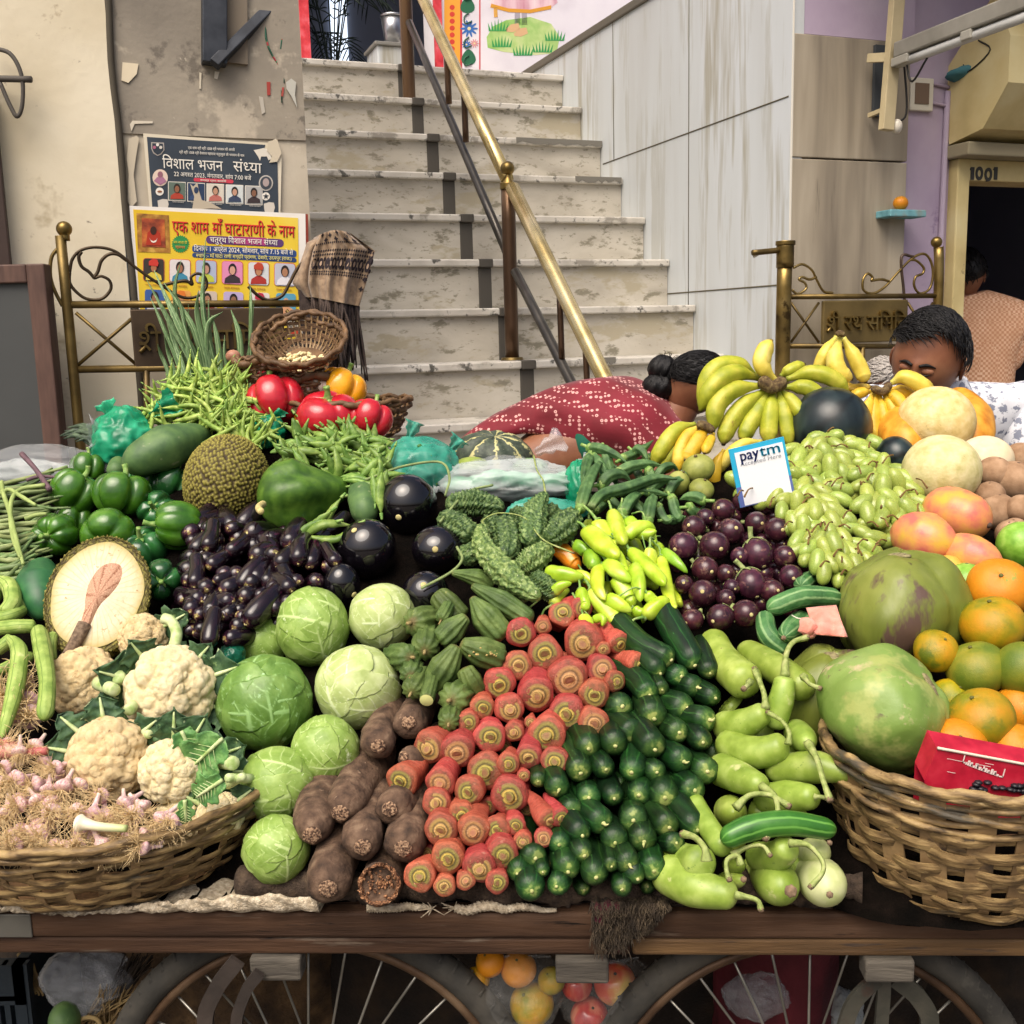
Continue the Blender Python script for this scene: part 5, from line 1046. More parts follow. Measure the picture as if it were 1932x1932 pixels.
for i,(pts,r,lab,br_)in enumerate(YL):
 p0=S(*pts[0],-.01);k=px(p0,1);P3=[S(u,v,.0+.05*j)for j,(u,v)in enumerate(pts)];e=P3[-1]+Vector((.02,.12,.01));P3.append(e)
 s0=(P3[0]-P3[1]).normalized()*r*k*.6;P3[0]=P3[0]+s0*(.5 if not br_ else .1)
 g=G();g.sweep(P3,[r*k*.97,r*k*1.03,r*k*.95],n=28,m=14,cap=(.2 if not br_ else .02,.2),mod=lambda a,t:1+.04*math.sin(3*a+i+2*t)+.025*math.sin(7*a+9*t+i)+.02*math.sin(13*t*3+2*a))
 o=g.mk('brown_yam',yam_m);tag(o,lab,'yam','brown yams')
 n_=(P3[0]-P3[1]).normalized();
 if br_:
  q=P3[0];g=G();V,F,T=disc_rings(0,r*k*.98,30,7,0);rnd=random.Random(3);Mx=basis(n_);V2=[]
  for v_,t_ in zip(V,T):V2.append(q+Mx@Vector((v_.x*(1+rnd.uniform(-.06,.06)),v_.y*(1+rnd.uniform(-.06,.06)),(.012 if t_>.8 else-.02)*rnd.uniform(.3,1.6))))
  g.add(V2,[f[::-1]for f in F],T);g.mk('broken_end',M('crumbly_yam_flesh',['#3a2418','#7a5236','#a87c58'],scale=70,rough=.95,bump=1,bscale=120,contrast=(.4,.6),detail=8),o,smooth=False)
  g=G()
  for w_ in range(150):
   a=rnd.uniform(0,6.28);rr=r*k*rnd.uniform(.05,.97);g.add(*blob(q+Mx@Vector((rr*math.cos(a),rr*math.sin(a),rnd.uniform(-.012,.006))),*[r*k*rnd.uniform(.05,.13)for _ in range(3)],6,4))
  g.mk('crumbled_flesh',bpy.data.materials['crumbly_yam_flesh'],o,smooth=False)
 else:
  q=P3[0]+n_*0;g=G();g.add(*blob(q-n_*r*k*.02,r*k*.42,r*k*.4,r*k*.10,16,8,fn=lambda a,b:1+.12*math.sin(5*a)*math.sin(4*b),M=basis(n_)));g.mk('scarred_tip',M('yam_scar',['#3b2a20','#7a5f4a','#a08468'],scale=60,rough=.9,bump=.8,bscale=120,contrast=(.4,.62))if 'yam_scar' not in bpy.data.materials else bpy.data.materials['yam_scar'],o)
  # ---- bottle gourds
gourd_m=M('bottle_gourd_skin',['#6f862e','#859b40','#9eb05a'],scale=7,rough=.35,rand=.1,hue=.008,bump=.1,bscale=30,spots=[('#5f7a2e',26,.64),('#b4b87c',5,.62),('#6b5a34',14,.70),('#8f8a50',60,.66)],sss=.05,detail=5)
gourd_p=M('pale_gourd_skin',['#a2ae68','#b9c283','#cdd19e'],scale=7,rough=.38,spots=[('#7d8450',30,.68)],detail=5)
stalk_m=M('gourd_stalk',['#6f7d3c','#8c9a55','#a3a86e'],scale=20,rough=.6,bump=.4,bscale=120)
tipm=M('dry_stalk_end',['#5c4a38','#8a745c'],scale=40,rough=.9)
def tubeveg(name,pts,rad,mat,lab,cat,grp,W,stalk=None,sr=12,dy=None,cap=(.14,.12),n=24,mod=None,scar=None,s_dy=-.03,stalkm=None,kk=.3418):
 q=[W(*p[:2])for p in pts];dys=dy or[0]*len(pts)
 P3=[S(u,v,d)for(u,v),d in zip(q,dys)];k=px(P3[len(P3)//2],kk)
 fat=1.13 if name=='bottle_gourd' else 1.06 if name=='bitter_gourd' else 1
 g=G();g.sweep(P3,[r*k*fat for r in rad],n=n,m=max(12,8*(len(pts)-1))if name!='bitter_gourd' else 90,cap=cap,mod=mod);o=g.mk(name,mat);tag(o,lab,cat,grp)
 if stalk:
  if len(stalk[0])==2:sq=[S(*W(*p),s_dy)for p in stalk]
  else:sq=[S(*W(*p[:2]),p[2])for p in stalk]
  g=G();g.sweep(sq,[sr*1.5*k,sr*.9*k,sr*.8*k,sr*.8*k,sr*1.1*k],n=10,m=8*(len(sq)-1)+2,mod=lambda a,t:1+.10*math.cos(5*a));so_=g.mk('stalk',stalkm or stalk_m,o)
  e=(sq[-1]-sq[-2]).normalized();g=G();g.sweep([sq[-1]-e*.002,sq[-1]+e*.003],[sr*1.12*k,sr*.9*k],n=10,m=2);g.mk('dry_end',tipm,so_)
 if scar:
  u,v=W(*scar[:2]);pt=S(u,v,scar[3]if len(scar)>3 else-.03);g=G();d=(CAM-pt).normalized();g.add(*blob(pt,scar[2]*k,scar[2]*k,.004,14,8,fn=lambda a,b:1+.1*math.sin(6*a),M=basis(d)));g.mk('end_scar',tipm,o)
 return o
BGN='pale green bottle gourds'
def bg_(pts,rad,lab,m=gourd_m,**k):return tubeveg('bottle_gourd',pts,rad,m,lab,'gourd',BGN,B4,**k)
bg_([(470,330),(545,480),(690,610)],[70,85,92],'stout bent bottle gourd topmost beside the cucumbers',dy=[.04,.02,-.03],stalk=[(690,590,-.10),(670,615,-.12),(655,628,-.12)],sr=14)
bg_([(640,400),(840,520),(1020,645)],[62,78,70],'straight bottle gourd running under the brown coconut',dy=[.05,.0,-.03],stalk=[(985,560,-.085),(1020,600,-.10),(1075,625,-.10)],sr=14)
bg_([(885,560),(862,690),(800,840)],[50,62,74],'upright long necked bottle gourd with stalk curling up right',dy=[-.06,-.03,.02],cap=(.10,.15),stalk=[(882,560,-.06),(890,440,-.06),(930,370,-.06),(1005,343,-.06)],sr=17)
bg_([(520,840),(660,820),(790,745)],[80,74,50],'bottle gourd pointing up right with a thick straight stalk',dy=[.05,0,-.04],stalk=[(775,740,-.045),(765,650,-.05),(715,520,-.05)],sr=17)
bg_([(520,920),(720,980),(900,935)],[74,80,66],'bottle gourd lying level with its stalk looping back left',dy=[.04,0,-.03],stalk=[(900,935,-.05),(905,870,-.06),(870,810,-.06),(790,758,-.05)],sr=13)
bg_([(930,850),(1010,930)],[72,66],'short bottle gourd whose stalk droops over the basket rim',dy=[.05,-.05],cap=(.3,.35),stalk=[(1010,930,-.065),(1060,1020,-.08),(1095,1140,-.08),(1130,1240,-.075)],sr=18)
bg_([(780,1080),(1050,1060),(1270,1105)],[66,82,40],'long tapering bottle gourd pointing right to the fruit basket',dy=[.03,-.02,-.04],stalk=[(1262,1100,-.04),(1300,1098,-.04),(1330,1100,-.04)],sr=13)
bg_([(500,1060),(640,1120),(765,1170)],[86,78,52],'bottle gourd with a stalk arching down like a hook',dy=[.05,0,-.04],stalk=[(755,1165,-.05),(825,1220,-.06),(840,1330,-.06),(775,1455,-.055)],sr=17)
bg_([(560,1300),(600,1312)],[84,84],'ball ended bottle gourd facing outward with stalk to the right',dy=[.12,-.01],cap=(.6,.5),stalk=[(610,1285,-.055),(690,1215,-.06),(800,1215,-.06),(905,1275,-.06)],sr=18)
bg_([(730,1240),(900,1225),(1060,1225)],[70,82,54],'dotted bottle gourd above the long bright cucumber',dy=[.05,.01,-.03],stalk=[(1050,1225,-.04),(1080,1225,-.045),(1110,1230,-.045)],sr=13)
bg_([(360,1200),(455,1380),(560,1525)],[44,54,56],'slender bottle gourd between cucumbers and the stalk loops',dy=[.03,.0,-.02],stalk=[(590,1545,-.03),(680,1500,-.04),(760,1495,-.05),(800,1545,-.05)],sr=13)
bg_([(700,1550),(830,1555),(910,1490)],[70,76,60],'bottle gourd under the long cucumber with a stalk hooking down',dy=[.04,0,-.04],stalk=[(910,1480,-.055),(1010,1490,-.07),(1085,1570,-.075),(1090,1640,-.075),(1025,1720,-.07)],sr=15)
bg_([(1000,1545),(1080,1520)],[74,76],'pale speckled bottle gourd end behind the hooked stalk',m=gourd_p,dy=[.08,.0],cap=(.5,.4),scar=(1130,1478,15,-.055))
bg_([(230,1520),(350,1570),(430,1590)],[62,74,82],'round ended bottle gourd under the lowest cucumbers',dy=[.05,.02,-.03],stalk=[(450,1580,-.09),(440,1510,-.095),(390,1450,-.085),(320,1430,-.07)],sr=20)
bg_([(560,1600),(640,1600)],[46,46],'small bottle gourd with a tightly curled stalk',dy=[.06,-.02],cap=(.5,.4),stalk=[(640,1600,-.045),(620,1550,-.05),(565,1570,-.055),(560,1630,-.055),(575,1680,-.055)],sr=15)
bg_([(520,1680),(650,1685)],[40,40],'little bottle gourd end with a brown hole',dy=[.06,-.01],cap=(.4,.3),scar=(655,1680,18,-.04))
bg_([(190,1620),(380,1720),(620,1775)],[105,98,62],'big front bottle gourd lying along the cart edge',dy=[.04,0,-.02],cap=(.18,.10),stalk=[(610,1765,-.03),(690,1780,-.035),(735,1800,-.035),(750,1845,-.03)],sr=16)
bg_([(760,1610),(830,1690),(880,1740)],[90,106,92],'front bottle gourd with a large ragged brown scar',dy=[.08,.03,-.01],cap=(.25,.35),scar=(915,1745,32,-.07))
bg_([(1020,1620),(1085,1690),(1125,1730)],[94,114,100],'palest front bottle gourd with a small brown scar, beside the basket',m=gourd_p,dy=[.08,.03,-.01],cap=(.25,.35),scar=(1130,1765,18,-.07))
for i,(x,y,x1,y1)in enumerate(((700,900,820,860),(560,1020,720,1060),(900,1020,960,980),(700,1300,800,1330),(880,1330,1000,1300),(560,1440,640,1470),(700,1640,760,1600),(960,1640,1010,1600),(600,740,560,700),(930,720,960,780))):bg_([(x,y),((x+x1)/2,(y+y1)/2),(x1,y1)],[66,70,60],'shaded bottle gourd '+('at the back under the level one','between the level and hook stalked ones','behind the drooping stalk','right of the ball ended one','under the dotted one','behind the slender one','left of the scarred one','between the two scarred ends','behind the topmost bent one','behind the upright long necked one')[i],dy=[.07,.065,.06])
bcuc=M('bright_cucumber_skin',['#1f4a17','#2f6320','#477d2e'],scale=4,rough=.34,stripes=('#5f9440',8,.5,1),detail=5)
tubeveg('long_cucumber',[(530,1470),(680,1400),(900,1370),(1165,1410)],[58,72,70,60],bcuc,'long bright green cucumber laid across the bottle gourds','cucumber',None,B4,dy=[-.05,-.06,-.06,-.04],cap=(.12,.10))
kheera=M('ridged_cucumber_skin',['#2a4f2c','#3c6a38','#55844a'],scale=5,rough=.55,stripes=('#7fa06a',8,.3,1),bump=.5,bscale=60)
rid=lambda a,t:1+.045*math.cos(9*a)
tubeveg('ridged_cucumber',[(785,190),(980,120),(1190,130)],[52,60,52],kheera,'curved ridged cucumber lying above the pink cloth','cucumber','ridged curved cucumbers',B4,dy=[-.02,-.03,.0],mod=rid)
tubeveg('ridged_cucumber',[(770,215),(790,330),(890,420)],[50,56,54],kheera,'ridged cucumber curling down beside the bottle gourd','cucumber','ridged curved cucumbers',B4,dy=[0,0,.02],mod=rid)
tubeveg('ridged_cucumber',[(985,235),(880,340)],[62,60],kheera,'short ridged cucumber with its blunt end toward the viewer','cucumber','ridged curved cucumbers',B4,dy=[.04,-.03],mod=rid,scar=(875,347,14,-.05),cap=(.2,.3))
tubeveg('ridged_cucumber',[(970,60),(1020,20)],[46,46],kheera,'end of a ridged cucumber peeping out under the grapes','cucumber','ridged curved cucumbers',B4,dy=[.0,.04],mod=rid)
# pink cloth
g=G();V=[];cq=[(1000,185),(1165,170),(1225,345),(1050,330)]
for j in range(13):
 for i in range(15):
  s,t=i/14,j/12;x=(cq[0][0]*(1-s)+cq[1][0]*s)*(1-t)+(cq[3][0]*(1-s)+cq[2][0]*s)*t;y=(cq[0][1]*(1-s)+cq[1][1]*s)*(1-t)+(cq[3][1]*(1-s)+cq[2][1]*s)*t
  V.append(S(*B4(x,y),-.05+.012*math.sin(s*9+t*3)*t+.02*(s-.5)**2-.015*t))
g.add(V,[(j*15+i,j*15+i+1,j*15+i+16,j*15+i+15)for j in range(12)for i in range(14)]);g.sweep([S(*B4(1000,300),-.05),S(*B4(1010,290),-.06),S(*B4(1040,310),-.06)],[.012,.018,.012],n=10,m=8,mod=lambda a,t:1+.2*math.sin(4*a));o=g.mk('pink_cloth',M('salmon_cloth',['#c9735f','#d98a78','#e39c8b'],scale=8,rough=.9,bump=.4,bscale=260,sheen=.2));o.modifiers.new('t','SOLIDIFY').thickness=.002;tag(o,'small salmon pink cloth tied between coconut and ridged cucumber','cloth')
g=G();g.sweep([S(*B4(1015,238),-.06),S(*B4(960,240),-.07),S(*B4(920,222),-.06)],[.001]*3,n=5,m=10);g.mk('thread',P('#d9d2c2',.8),o)
# ---- angled luffa (ridged gourds)
luf_m=M('ridged_gourd_skin',['#33471f','#4a5f2b','#65783f'],scale=7,rough=.6,rand=.14,hue=.012,bump=.5,bscale=60,spots=[('#8c9250',14,.68)],detail=7,tramp=[(0,'#6b5a38',.7),(.05,'#5a6a30',.2),(.94,'#5a6a30',0),(1,'#6b5a38',.6)])
luf=lambda a,t:.86+.20*abs(math.cos(5*a))**3
def lf(pts,rad,lab,W,kk=.293,**k):return tubeveg('ridged_gourd',pts,rad,luf_m,lab,'gourd','ridged gourds',W,mod=luf,n=40,kk=kk,**k)
LS=M('luffa_stalk',['#7a6a42','#968558'],scale=30,rough=.85)
lf([(170,1432),(330,1470),(430,1530)],[16,62,66],'ridged gourd tucked behind the longest one',A3,cap=(.04,.1),dy=[-.03,0,.03])
lf([(300,1515),(490,1620),(690,1750)],[20,76,62],'longest ridged gourd lying above the top carrots',A3,cap=(.03,.1),dy=[-.05,-.03,0])
lf([(70,1560),(140,1640),(240,1740)],[62,84,76],'dark ridged gourd below the front black eggplant',A3,cap=(.15,.1),dy=[-.02,0,.03])
lf([(300,1590),(390,1720),(510,1860)],[20,95,84],'fat ridged gourd sloping down to the carrots',A3,cap=(.04,.12),dy=[-.05,-.02,.02])
lf([(270,1715),(180,1800),(90,1890)],[34,84,76],'ridged gourd in the middle pointing up right',A3,cap=(.06,.15),dy=[-.05,-.02,.0])
lf([(195,380),(300,420),(430,470)],[36,84,82],'ridged gourd speckled with tan warts',B3,kk=.3418,cap=(.08,.12),dy=[-.05,-.03,.0])
lf([(180,390),(110,510),(30,620)],[34,86,70],'ridged gourd hanging left of the warty one',B3,kk=.3418,cap=(.06,.12),dy=[-.05,-.02,.02])
lf([(215,510),(250,580),(290,650)],[44,62,56],'short ridged gourd beside the left edge of the carrots',B3,kk=.3418,cap=(.1,.12),dy=[-.03,-.01,.02])
for(x,y,r,dx,dy,lab,W)in((140,690,92,.3,0,'round ended ridged gourd facing outward, speckled',B3),(130,820,60,0,-.2,'lowest small ridged gourd above a carrot',B3),(1165,455,76,-.6,.1,'pale ridged gourd tip over the large pale cabbage',B2),(1240,420,76,0,-.3,'ridged gourd end just under the pale cabbage top',B2),(1165,265,84,.6,0,'ridged gourd lying across the highest pale cabbage',B2),(1160,560,64,0,-.2,'ridged gourd end squeezed against the pale cabbage',B2),(1165,650,62,.2,-.4,'small ridged gourd end above the round yam',B2),(1330,250,40,.3,-.6,'thin ridged gourd behind the middle one',B2)):
 u,v=W(x,y);p=S(u,v,-.02);k=px(p,.3418);z=zback(dx,dy)
 g=G();g.sweep([p,p+z*r*k*1.2,p+z*r*k*4],[r*k*.9,r*k*1.05,r*k*.9],n=40,m=14,cap=(.2,.1),mod=luf);o=g.mk('ridged_gourd',luf_m);tag(o,lab,'gourd','ridged gourds')
 g=G();g.sweep([p+z*.003,p-z*.012],[r*k*.14,r*k*.11],n=8,m=2);g.mk('stalk',LS,o)
u,v=B2(1250,690);p=S(u,v,-.03);k=px(p,.3418);g=G();g.sweep([p,p+zback(.1,-.5)*.08],[40*k,44*k],n=30,m=5,cap=(.05,0),mod=luf);o=g.mk('ridged_gourd',luf_m);tag(o,'cut ridged gourd showing its pale yellow end','gourd','ridged gourds');g=G();V,F,T=disc_rings(0,38*k,20,4,.002);Mx=basis(zback(.1,-.5));g.add([p+Mx@v_-zback(.1,-.5)*.001 for v_ in V],F,T);g.mk('cut_face',P('#c9cb83',.7),o)
g=G();u,v=B3(300,385)
for i in range(26):
 x,y=220+random.random()*190,380+random.random()*70;q=S(*B3(x,y),-.03-.024*math.sin((x-200)/210*math.pi));g.add(*blob(q,.0022,.0022,.0016,7,5))
g.mk('warts',P('#a8935a',.8),[o_ for o_ in bpy.data.objects if o_.get('label')=='ridged gourd speckled with tan warts'][0])
# ---- bitter gourds
bit_m=M('bitter_gourd_skin',['#2a4522','#4d6836','#7d9258'],scale=26,rough=.5,rand=.15,bump=.9,bscale=90,detail=6,spots=[('#a3b084',30,.62)],contrast=(.35,.68))
bmod=lambda a,t:1+.09*math.cos(8*a)+.10*math.cos(8*a)*math.sin(t*105+5*a)+.06*math.sin(13*a+t*67)
bit_l=M('light_bitter_gourd_skin',['#3f5a2a','#657d40','#93a565'],scale=26,rough=.5,bump=.9,bscale=90,spots=[('#b3bd90',30,.6)],contrast=(.35,.68))
def bi(pts,rad,lab,st_=None,**k):return tubeveg('bitter_gourd',pts,rad,bit_l if 'thread' in lab or 'crosswise' in lab or 'next to' in lab else bit_m,lab,'gourd','bitter gourds',A3,mod=bmod,n=64,kk=.293,stalk=st_,sr=6,cap=k.pop('cap',(.14,.12)),**k)
bi([(130,1000),(320,985),(510,1015)],[56,80,40],'darkest bitter gourd lying level under the white bag')
bi([(100,1070),(200,1130),(310,1200)],[50,80,60],'bitter gourd beside the uppermost black eggplant')
bi([(365,1130),(375,1270),(530,1450),(735,1600)],[34,66,84,34],'long curved bitter gourd in front with a thread like stalk',[(370,1130,-.06),(380,1090,-.06),(480,1050,-.06),(640,1080,-.06),(760,1220,-.06),(950,1305,-.05)],dy=[-.05,-.05,-.05,-.05],cap=(.06,.05))
bi([(500,1090),(530,1220),(530,1340)],[60,78,54],'bitter gourd standing behind the long curved one')
bi([(775,925),(700,1060),(690,1250)],[26,78,70],'upright bitter gourd with a long stalk rising over the white bag',[(775,925,-.02),(760,840,-.01),(720,770,.0),(700,680,.02)],cap=(.06,.1),dy=[-.02,-.03,-.02])
bi([(960,1060),(880,1150),(790,1230)],[60,84,50],'bitter gourd right of the upright one, near the light chillies',dy=[0,-.04,-.03])
bi([(800,1275),(690,1350),(600,1420)],[56,76,50],'bitter gourd lying across next to the orange pepper',dy=[-.01,-.03,-.02])
bi([(690,1450),(770,1520),(850,1590)],[50,72,50],'dark lowest bitter gourd above the carrots',dy=[.0,0,.01])
bi([(580,1540),(640,1600)],[60,40],'bitter gourd tip beneath the long curved one',dy=[.02,.01])
bi([(830,1020),(780,1080)],[44,50],'small bitter gourd behind the upright one',dy=[.04,.03])
for i,(x,y,x1,y1)in enumerate(((400,1080,470,1180),(620,1240,700,1330),(420,1350,480,1440),(560,1050,640,1120),(300,1280,250,1360))):bi([(x,y),((x+x1)/2+10,(y+y1)/2),(x1,y1)],[50,66,46],'shaded bitter gourd '+('behind the long curved one, upper left','between upright and crosswise ones','under the long curved one','behind the upright pair','beside the right black eggplant')[i],dy=[.05,.05,.05])
# ---- bell peppers
pep_m=M('green_pepper_skin',['#22480f','#356216','#4f7d24'],scale=5,rough=.22,rand=.12,coat=.3,bump=.06,bscale=40,detail=4)
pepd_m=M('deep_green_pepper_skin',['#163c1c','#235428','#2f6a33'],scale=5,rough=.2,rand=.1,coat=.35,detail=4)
redpep=M('red_pepper_skin',['#8f1220','#b01a28','#bf2c36'],scale=5,rough=.2,coat=.35,detail=4)
yelpep=M('yellow_pepper_skin',['#d98a0c','#e6a014','#edb02a'],scale=5,rough=.2,coat=.35,detail=4)
stem_m=M('pepper_stem',['#4f7a2e','#76984a','#97a866'],scale=20,rough=.6,bump=.3)
def pepper(u,v,rx,ry,axis,mat,lab,grp,dy=.04,lobes=4,deep=.3,ph=0.0,stem=True,name='bell_pepper',warp=0.1):
 """axis: direction of the stem end"""
 p=S(u,v,dy);k=px(p,1);z=Vector(axis).normalized();Mx=basis(z)
 def fn(a,b):
  top=math.exp(-(b/.55)**2);bot=math.exp(-((math.pi-b)/.5)**2)
  l=abs(math.cos(lobes/2*a+ph));
  return(1-deep*(1-l)**2.2*(1-.15*math.sin(b)))*(1-.34*top-.26*bot)*(1+warp*math.cos(b))*(1+.03*math.sin(2*a+ph))
 g=G();g.add(*blob(p,rx*k,rx*k,ry*k,56,30,fn=fn,M=Mx));o=g.mk(name,mat);tag(o,lab,'pepper',grp)
 if stem:
  q=p+z*ry*k*.62*(1+warp);g=G();g.add(*blob(q,rx*k*.30,rx*k*.30,rx*k*.06,20,6,fn=lambda a,b:1+.22*math.cos(6*a),M=Mx))
  s_=Vector((jit(.3),jit(.2),.2));g.sweep([q,q+z*ry*k*.3,q+z*ry*k*.48+s_*ry*k*.25],[rx*k*.14,rx*k*.09,rx*k*.11],n=10,m=8);g.mk('stem',stem_m,o)
 return o
GP_='green bell peppers';toC=Vector((0,-1,.25))
pepper(*A1(475,1085),46,50,(.55,.3,.9),pep_m,'large green bell pepper at upper left, tilted to the right',GP_)
pepper(*A1(785,1100),54,50,(.1,.35,.9),pep_m,'large green bell pepper standing below the long papaya',GP_)
pepper(*A1(360,1350),43,46,(-.05,-1,.1),pep_m,'crinkled green bell pepper facing outward with its hollow',GP_,lobes=6,deep=.16,ph=.4)
pepper(*A1(700,1340),51,46,(.0,-1,-.35),pep_m,'green bell pepper just above the cut jackfruit',GP_,lobes=4,deep=.12)
pepper(*A1(1155,1290),49,54,(-1,-.35,.15),pep_m,'bright ribbed green bell pepper with its stem pointing left',GP_,lobes=7,deep=.13,ph=.3)
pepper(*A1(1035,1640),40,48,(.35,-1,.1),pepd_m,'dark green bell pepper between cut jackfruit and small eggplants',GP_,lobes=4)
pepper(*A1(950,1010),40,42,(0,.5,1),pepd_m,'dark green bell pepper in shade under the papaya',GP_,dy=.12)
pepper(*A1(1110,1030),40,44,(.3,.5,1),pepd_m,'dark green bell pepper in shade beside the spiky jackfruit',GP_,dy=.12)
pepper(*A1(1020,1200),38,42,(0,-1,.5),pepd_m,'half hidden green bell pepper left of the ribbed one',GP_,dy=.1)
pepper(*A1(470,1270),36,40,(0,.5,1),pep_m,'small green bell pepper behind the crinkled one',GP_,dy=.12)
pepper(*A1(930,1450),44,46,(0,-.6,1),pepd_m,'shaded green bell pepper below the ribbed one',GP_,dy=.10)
pepper(*A1(560,930),32,36,(0,.5,1),pep_m,'small green bell pepper behind the tilted one',GP_,dy=.1)
RP_='red and yellow bell peppers'
pepper(*A2(330,500),54,56,(-.3,.5,.9),redpep,'large red bell pepper at the left of the pepper basket',RP_,dy=.0)
pepper(*A2(330,385),44,42,(.2,.6,.9),redpep,'red bell pepper behind the large left one',RP_,dy=.07)
pepper(*A2(535,465),32,36,(0,.6,.9),redpep,'small dark red bell pepper between left red and yellow ones',RP_,dy=.08)
pepper(*A2(660,590),60,50,(.1,-.3,.9),redpep,'red bell pepper at the front of the basket',RP_,dy=.0,lobes=3,deep=.16)
pepper(*A2(935,610),42,42,(.3,.4,.9),redpep,'red bell pepper at the right rim of the basket',RP_,dy=.0)
pepper(*A2(750,420),46,46,(.35,.3,.9),yelpep,'big yellow bell pepper on top of the basket',RP_,dy=.05)
pepper(*A2(820,555),18,22,(0,.3,1),yelpep,'yellow bell pepper peeping out under the big yellow one',RP_,dy=.04)
pepper(*A2(500,590),16,24,(0,.3,1),yelpep,'yellow bell pepper squeezed between two red ones',RP_,dy=.03)
# ---- papayas, green mangoes
pap_m=M('green_papaya_skin',['#2a4a15','#41631d','#587a2a'],scale=7,rough=.4,bump=.12,bscale=50,spots=[('#8f9060',5,.73),('#3f5f35',9,.62)],detail=5)
papg_m=M('dusty_green_papaya_skin',['#3a5634','#4c6a3c','#5d7a44'],scale=6,rough=.55,bump=.12,bscale=60,spots=[('#7f8a66',8,.62),('#5f6a3a',5,.66)],detail=6)
def papaya(pts,rad,mat,lab,W,dy,five=.05,cap=(.22,.12),name='papaya',cat='papaya',stem=None,kk=.293,grp=None):
 q=[W(*p)for p in pts];P3=[S(u,v,d)for(u,v),d in zip(q,dy)];k=px(P3[1],kk)
 g=G();g.sweep(P3,[r*k for r in rad],n=40,m=24,cap=cap,mod=lambda a,t:1+five*math.cos(5*a)*math.sin(math.pi*t));o=g.mk(name,mat);tag(o,lab,cat,grp)
 if stem is not None:
  s0=P3[0];d=(P3[0]-P3[1]).normalized();g=G();st=[S(*W(*p[:2]),p[2])for p in stem];g.sweep(st,[24*k,20*k,22*k],n=12,m=8,cap=(.1,.1));g.mk('stem',M('papaya_stem',['#a89a62','#c4b67c'],scale=20,rough=.8)if 'papaya_stem' not in bpy.data.materials else bpy.data.materials['papaya_stem'],o)
 return o
papaya([(790,920),(1070,790),(1345,690)],[90,148,70],papg_m,'long dusty green papaya lying on top of the bell peppers',A1,(-.01,-.03,.02),five=.03,cap=(.2,.2))
papaya([(205,1130),(460,1100),(790,1050)],[190,225,60],pap_m,'big green papaya with its pale stem, right of the jackfruit',A2,(-.01,.0,.04),five=.10,cap=(.3,.08),stem=[(250,1150,-.05),(215,1175,-.10),(235,1205,-.12)])
papaya([(870,1010),(895,1130),(900,1260)],[80,104,80],papg_m,'small smooth green papaya behind the black eggplants',A2,(.05,.03,.04),five=.02,cap=(.25,.25))
papaya([(770,880),(740,960)],[60,60],papg_m,'end of a green papaya under the long dusty one',A1,(.08,.06),five=.02,cap=(.3,.3))
papaya([(285,1520),(250,1690),(300,1880)],[80,150,90],M('green_mango_skin',['#1b4a2c','#285c36','#3a6e40'],scale=6,rough=.4,spots=[('#5a7a4a',14,.7)]),'smooth dark green raw mango left of the cut jackfruit',A1,(.04,.02,.03),five=.0,cap=(.3,.25),name='raw_mango',cat='mango')
# ---- jackfruit
def spiky(c,rx,ry,rz,npt,hgt,Mx,cut=None,nu=200,nv=130):
 """knobbly rind: every point of the shell rises to the nearest of npt studs"""
 ga=math.pi*(3-math.sqrt(5));i=np.arange(npt);z=1-2*(i+.5)/npt;r=np.sqrt(1-z*z);st_=np.stack([r*np.cos(ga*i),r*np.sin(ga*i),z],1)
 st_+=np.random.RandomState(2).normal(0,.55/math.sqrt(npt),st_.shape);st_/=np.linalg.norm(st_,axis=1)[:,None]
 th=np.arange(nu)*2*math.pi/nu;ph=np.linspace(0,math.pi,nv+1);TH,PH=np.meshgrid(th,ph);d=np.stack([np.sin(PH)*np.cos(TH),np.sin(PH)*np.sin(TH),np.cos(PH)],-1).reshape(-1,3)
 best=np.concatenate([(b@st_.T).max(1)for b in np.array_split(d,12)]);ang=np.arccos(np.clip(best,-1,1));sp=math.sqrt(4*math.pi/npt)*.62
 h=np.clip(1-ang/sp,0,1);k=1+hgt*h**.9
 V=[Vector(c)+Mx@Vector((rx*x*q,ry*y*q,rz*w*q))for(x,y,w),q in zip(d,k)]
 F=[(a*nu+b,(a+1)*nu+b,(a+1)*nu+(b+1)%nu,a*nu+(b+1)%nu)for a in range(nv)for b in range(nu)]
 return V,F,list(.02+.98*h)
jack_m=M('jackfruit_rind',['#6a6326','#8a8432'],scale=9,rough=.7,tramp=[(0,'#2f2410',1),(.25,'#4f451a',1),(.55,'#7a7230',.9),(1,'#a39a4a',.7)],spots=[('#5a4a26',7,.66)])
u,v=A1(1460,1015);p=S(u,v,.03);k=px(p,1);g=G();V,F,T=spiky(p,76*k,80*k,88*k,1700,.07,basis((.2,.3,.95)));g.add(V,F,T);tag(g.mk('jackfruit',jack_m),'whole spiky olive jackfruit standing between papayas','jackfruit')
